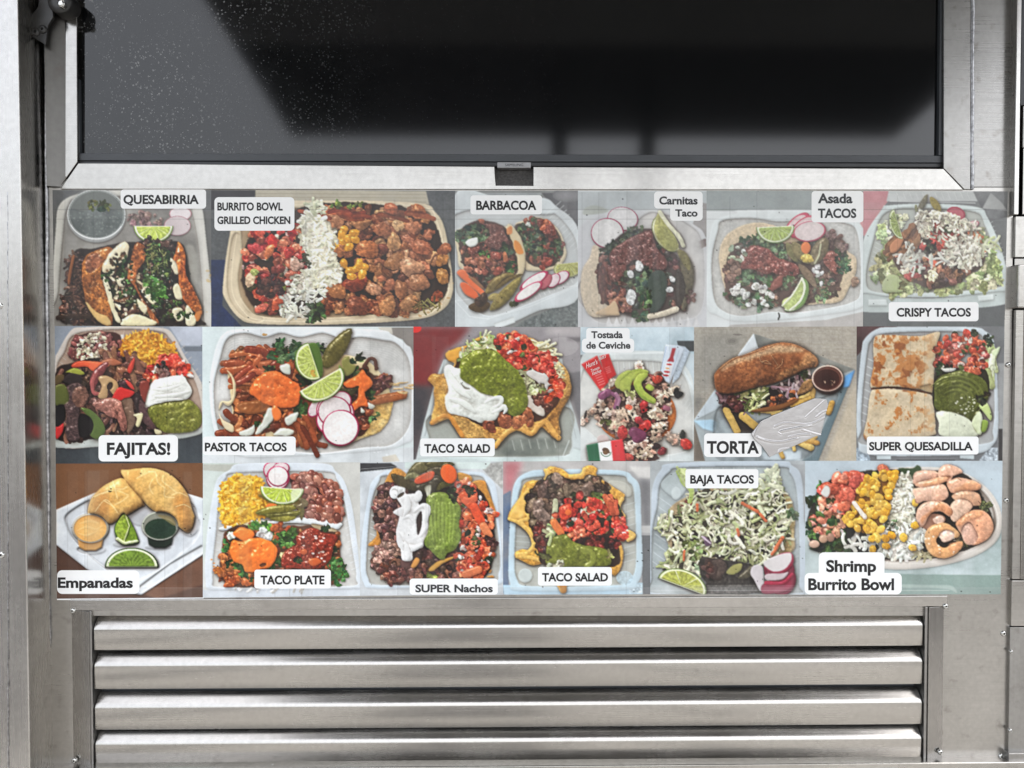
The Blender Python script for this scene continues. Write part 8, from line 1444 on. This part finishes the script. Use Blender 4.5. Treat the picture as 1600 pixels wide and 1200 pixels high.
LABELS = {
 'quesabirria': "photo captioned QUESABIRRIA with crisp folded tacos and a clear cup", 'burrito_bowl': "photo of a burrito bowl with grilled chicken cubes", 'barbacoa': "photo captioned BARBACOA with two tacos, carrots and radish slices",
 'carnitas': "photo captioned Carnitas Taco with painted-in glare haze", 'asada': "photo captioned Asada TACOS in a white tray, glare haze painted in", 'crispy': "photo captioned CRISPY TACOS under shredded cheese",
 'fajitas': "photo captioned FAJITAS! with rice, beans and peppers", 'pastor': "photo captioned PASTOR TACOS with orange sauce and lime halves", 'taco_salad': "taco salad photo with guacamole and sour cream",
 'ceviche': "photo captioned Tostada de Ceviche with a small flag", 'torta': "photo captioned TORTA with a sandwich on a paper tray", 'quesadilla': "photo captioned SUPER QUESADILLA with two browned halves",
 'empanadas': "photo captioned Empanadas with two sauce cups", 'taco_plate': "photo captioned TACO PLATE with yellow rice and beans", 'nachos': "photo captioned SUPER Nachos with sour cream and guacamole",
 'taco_salad_two': "taco salad photo in a fried shell with red salsa", 'baja': "photo captioned BAJA TACOS under shredded cabbage", 'shrimp': "photo captioned Shrimp Burrito Bowl with corn and shrimp"}
def film(p, im, key):
    """clear laminating film along the top and bottom edges of the print, its edge lines, scuffs, and painted glare strips"""
    im = np.clip(im, 0, 1); im = np.clip(1.05 * (.5 * im + .5 * im * im * (3 - 2 * im)), 0, 1); lu = im.mean(2, keepdims=True); im = np.clip(lu + (im - lu) * .90, 0, 1)
    h, w = im.shape[:2]; rg = np.random.default_rng(len(key) * 7 + p.x0)
    yy = p.y0 + np.arange(h) + .5
    if p.y0 < 400:
        e0, e1 = 327.5, 342.5
        for y, a in ((e0, .34), (e1, .20)):
            k = int(y - p.y0); im[k] = im[k] * (1 - a) + .22 * a
        m = ((yy > e0) & (yy < e1))[:, None, None]; im = np.where(m, im * .94 + .045, im)
        m = (yy < e0)[:, None, None]; im = np.where(m, im * .95 + .02, im)
    if p.y0 > 700:
        k = int(918 - p.y0); m = (yy > 918)[:, None, None]; im = np.where(m, im * .87 + .09, im); im[k] = im[k] * .8 + .14
    for _ in range(5):  # pale vertical reflection strips painted over the print colours
        x = int(rg.random() * w); ww = int(10 + 30 * rg.random()); a = .03 + .07 * rg.random()
        y0 = int(h * .1 * rg.random()) ; im[y0:, x:x + ww] = im[y0:, x:x + ww] * (1 - a) + .62 * a
        if rg.random() < .5: im[y0:, x:x + 1] = im[y0:, x:x + 1] * .9
    for _ in range(16):
        x, y = int(rg.random() * (w - 3)), int(rg.random() * (h - 3)); im[y:y + 1 + (rg.random() < .4), x:x + 1 + (rg.random() < .5)] *= .35
    return im
def sample(im, x, y):
    h, w = im.shape[:2]; x = np.clip(x, 0, w - 1.001); y = np.clip(y, 0, h - 1.001)
    xi, yi = x.astype(int), y.astype(int); fx, fy = (x - xi)[..., None], (y - yi)[..., None]
    return (im[yi, xi] * (1 - fx) + im[yi, xi + 1] * fx) * (1 - fy) + (im[yi + 1, xi] * (1 - fx) + im[yi + 1, xi + 1] * fx) * fy
def food_photo(fn):
    key = fn.__name__; p, im = fn(); im = film(p, im, key)
    (ax, ay), (bx, by), (cx, cy), (dx, dy) = QUADS[key]
    nx = int(max(bx - ax, cx - dx)) + 1; ny = int(max(dy - ay, cy - by)) + 1
    u = np.linspace(0, 1, nx)[None, :]; v = np.linspace(0, 1, ny)[:, None]
    px = (ax * (1 - u) + bx * u) * (1 - v) + (dx * (1 - u) + cx * u) * v; py = (ay * (1 - u) + by * u) * (1 - v) + (dy * (1 - u) + cy * u) * v
    col = sample(im, px - p.x0 - .5, py - p.y0 - .5)
    ink = np.clip(lin(np.clip(col, 0, 1)) / WHITE_AT * PAPER, 0, .86)
    # the sheet lies almost flat, with slow waves under a millimetre
    wave = .00004 * (np.sin(px * .021 + py * .013) + np.sin(px * .047 - py * .008 + 1.3)) ; wave = np.clip(wave, -.00008, .00008)
    P = W(px, py, D_PRINT); P[..., 1] -= wave
    me = bpy.data.meshes.new("food_photo"); N = nx * ny; me.vertices.add(N); me.vertices.foreach_set("co", P.reshape(-1).astype(np.float32))
    i = (np.arange(ny - 1)[:, None] * nx + np.arange(nx - 1)[None, :]).reshape(-1)
    q = np.stack([i, i + nx, i + nx + 1, i + 1], 1).astype(np.int32); nf = len(q)
    me.loops.add(nf * 4); me.loops.foreach_set("vertex_index", q.reshape(-1)); me.polygons.add(nf)
    me.polygons.foreach_set("loop_start", np.arange(0, nf * 4, 4, dtype=np.int32)); me.polygons.foreach_set("use_smooth", np.ones(nf, bool))
    me.update(calc_edges=True); me.validate()
    at = me.color_attributes.new("ink", 'FLOAT_COLOR', 'POINT'); at.data.foreach_set("color", np.concatenate([ink.reshape(-1, 3), np.ones((N, 1))], 1).astype(np.float32).reshape(-1))
    o = link("food_photo", me, M_PRINT, menu); o["label"] = LABELS[key]
    boxes, lines = CAPTIONS[key]; bm = bmesh.new()
    for k, (x0, y0, x1, y1, r) in enumerate(boxes): rounded(bm, x0, y0, x1, y1, r, D_CAP + .00006 * k)
    for t, x0, x1, yt, yb in lines: add_text(bm, t, x0, x1, yt, yb)
    me = bpy.data.meshes.new("caption"); bm.to_mesh(me); bm.free(); link("caption", me, [M_CAP, M_INK2 if key in GREY_INK else M_INK], o)
    return o
photos = {fn.__name__: food_photo(fn) for fn in ROW1 + ROW2 + ROW3}
bm = bmesh.new()
def zc(x, y): return 900 + x * .1833, 505 + y * .1833
for t, a, b_, h_, sl in (("Hunt's", (88, 385), (182, 345), 40, -.42), ("Tomato", (125, 420), (200, 388), 26, -.42), ("Ketchup", (140, 445), (215, 412), 26, -.42), ("Hunt's", (195, 318), (255, 292), 34, -.42)):
    xa, yb = zc(*a); xb, _ = zc(*b_); add_text(bm, t, xa, xb, yb - h_ * .1833, yb, D_CAP, 0, sl, .01)
me = bpy.data.meshes.new("packet_lettering"); bm.to_mesh(me); bm.free(); link("packet_lettering", me, M_WHITE_INK, photos['ceviche'])
bm = bmesh.new(); add_text(bm, "SAMSUNG", 789, 817.5, 255.6, 259.6, -.0004, 0, 0.0, .0)
me = bpy.data.meshes.new("brand_lettering"); bm.to_mesh(me); bm.free(); link("brand_lettering", me, M_INK, badge)
# thin white rim of the sheet along its lower left edge
bm = bmesh.new(); plate(bm, [(89, 935.6), (318, 933.6), (318, 935.2), (89, 937.6)], .0004, .0011); bm_link("sheet_edge", bm, M_CAP, menu)

# ------------------------------------------------------------------ silver tape patch
def tape():
    zo = lambda x, y: (1080 + x * .1834, 505 + y * .1834)
    out = [(590, 832), (700, 780), (860, 715), (1040, 640), (1085, 636), (1152, 648), (1166, 700), (1138, 800), (1104, 955), (1060, 965), (880, 1045), (700, 1128), (664, 1142), (600, 1050), (530, 985), (508, 940)]
    poly = np.array(out, float)
    creases = [([(710, 880), (800, 850), (1000, 860), (1140, 800)], 10), ([(760, 920), (900, 890), (1020, 870)], 13), ([(560, 970), (640, 1000), (760, 1010), (900, 980)], 12), ([(940, 905), (1020, 930), (1110, 955)], 9), ([(970, 800), (1060, 720), (1140, 650)], 6), ([(830, 970), (920, 950), (1010, 945)], 11), ([(740, 1100), (760, 1075), (830, 1065)], 9), ([(590, 840), (550, 900), (520, 980)], 9), ([(1060, 800), (1110, 760), (1160, 740)], 8), ([(740, 930), (760, 945)], 7)]
    gx = np.arange(500, 1176, 4.0); gy = np.arange(628, 1150, 4.0); X, Y = np.meshgrid(gx, gy)
    rg = np.random.default_rng(5); nz = fbm(rg, X.shape[0], X.shape[1], 26, 4)
    H = .0010 + .0005 * nz
    for q, w in creases:
        q = spline(q, False); best = np.full(X.shape, 1e9)
        for a, b in zip(q[:-1], q[1:]):
            d = b - a; L = max(d @ d, 1e-6); t = np.clip(((X - a[0]) * d[0] + (Y - a[1]) * d[1]) / L, 0, 1)
            best = np.minimum(best, np.hypot(X - a[0] - t * d[0], Y - a[1] - t * d[1]))
        w = w * .5; H += .0006 * (w / 5) * np.exp(-(best / w) ** 2) - .0001 * np.exp(-((best - w * 2.4) / w) ** 2)
    ins = np.zeros(X.shape, bool)
    for (xa, ya), (xb, yb) in zip(poly, np.roll(poly, -1, 0)):
        if ya != yb: ins ^= ((ya > Y) != (yb > Y)) & (X < (xb - xa) * (Y - ya) / (yb - ya) + xa)
    px, py = zo(X, Y); P = W(px, py, .0024); P[..., 1] -= H
    bm = bmesh.new(); vs = {}
    def V(i, j):
        if (i, j) not in vs: vs[(i, j)] = bm.verts.new(P[i, j])
        return vs[(i, j)]
    for i in range(X.shape[0] - 1):
        for j in range(X.shape[1] - 1):
            if ins[i, j] and ins[i + 1, j] and ins[i, j + 1] and ins[i + 1, j + 1]: bm.faces.new((V(i, j), V(i + 1, j), V(i + 1, j + 1), V(i, j + 1)))
    edge = [e for e in bm.edges if e.is_boundary]; r = bmesh.ops.extrude_edge_only(bm, edges=edge)
    for v in r["geom"]:
        if isinstance(v, bmesh.types.BMVert): v.co.y = -.0012
    me = bpy.data.meshes.new("tape_patch"); bmesh.ops.recalc_face_normals(bm, faces=bm.faces[:]); bm.to_mesh(me); bm.free()
    for p in me.polygons: p.use_smooth = True
    m, n, l, b = mat("silver_tape"); b.inputs["Base Color"].default_value = (.50, .492, .496, 1); b.inputs["Metallic"].default_value = .75; b.inputs["Roughness"].default_value = .29
    o = link("tape_patch", me, m); o["label"] = "crumpled silver tape patch stuck over the fries in the sandwich photo"; o["category"] = "tape"
tape()
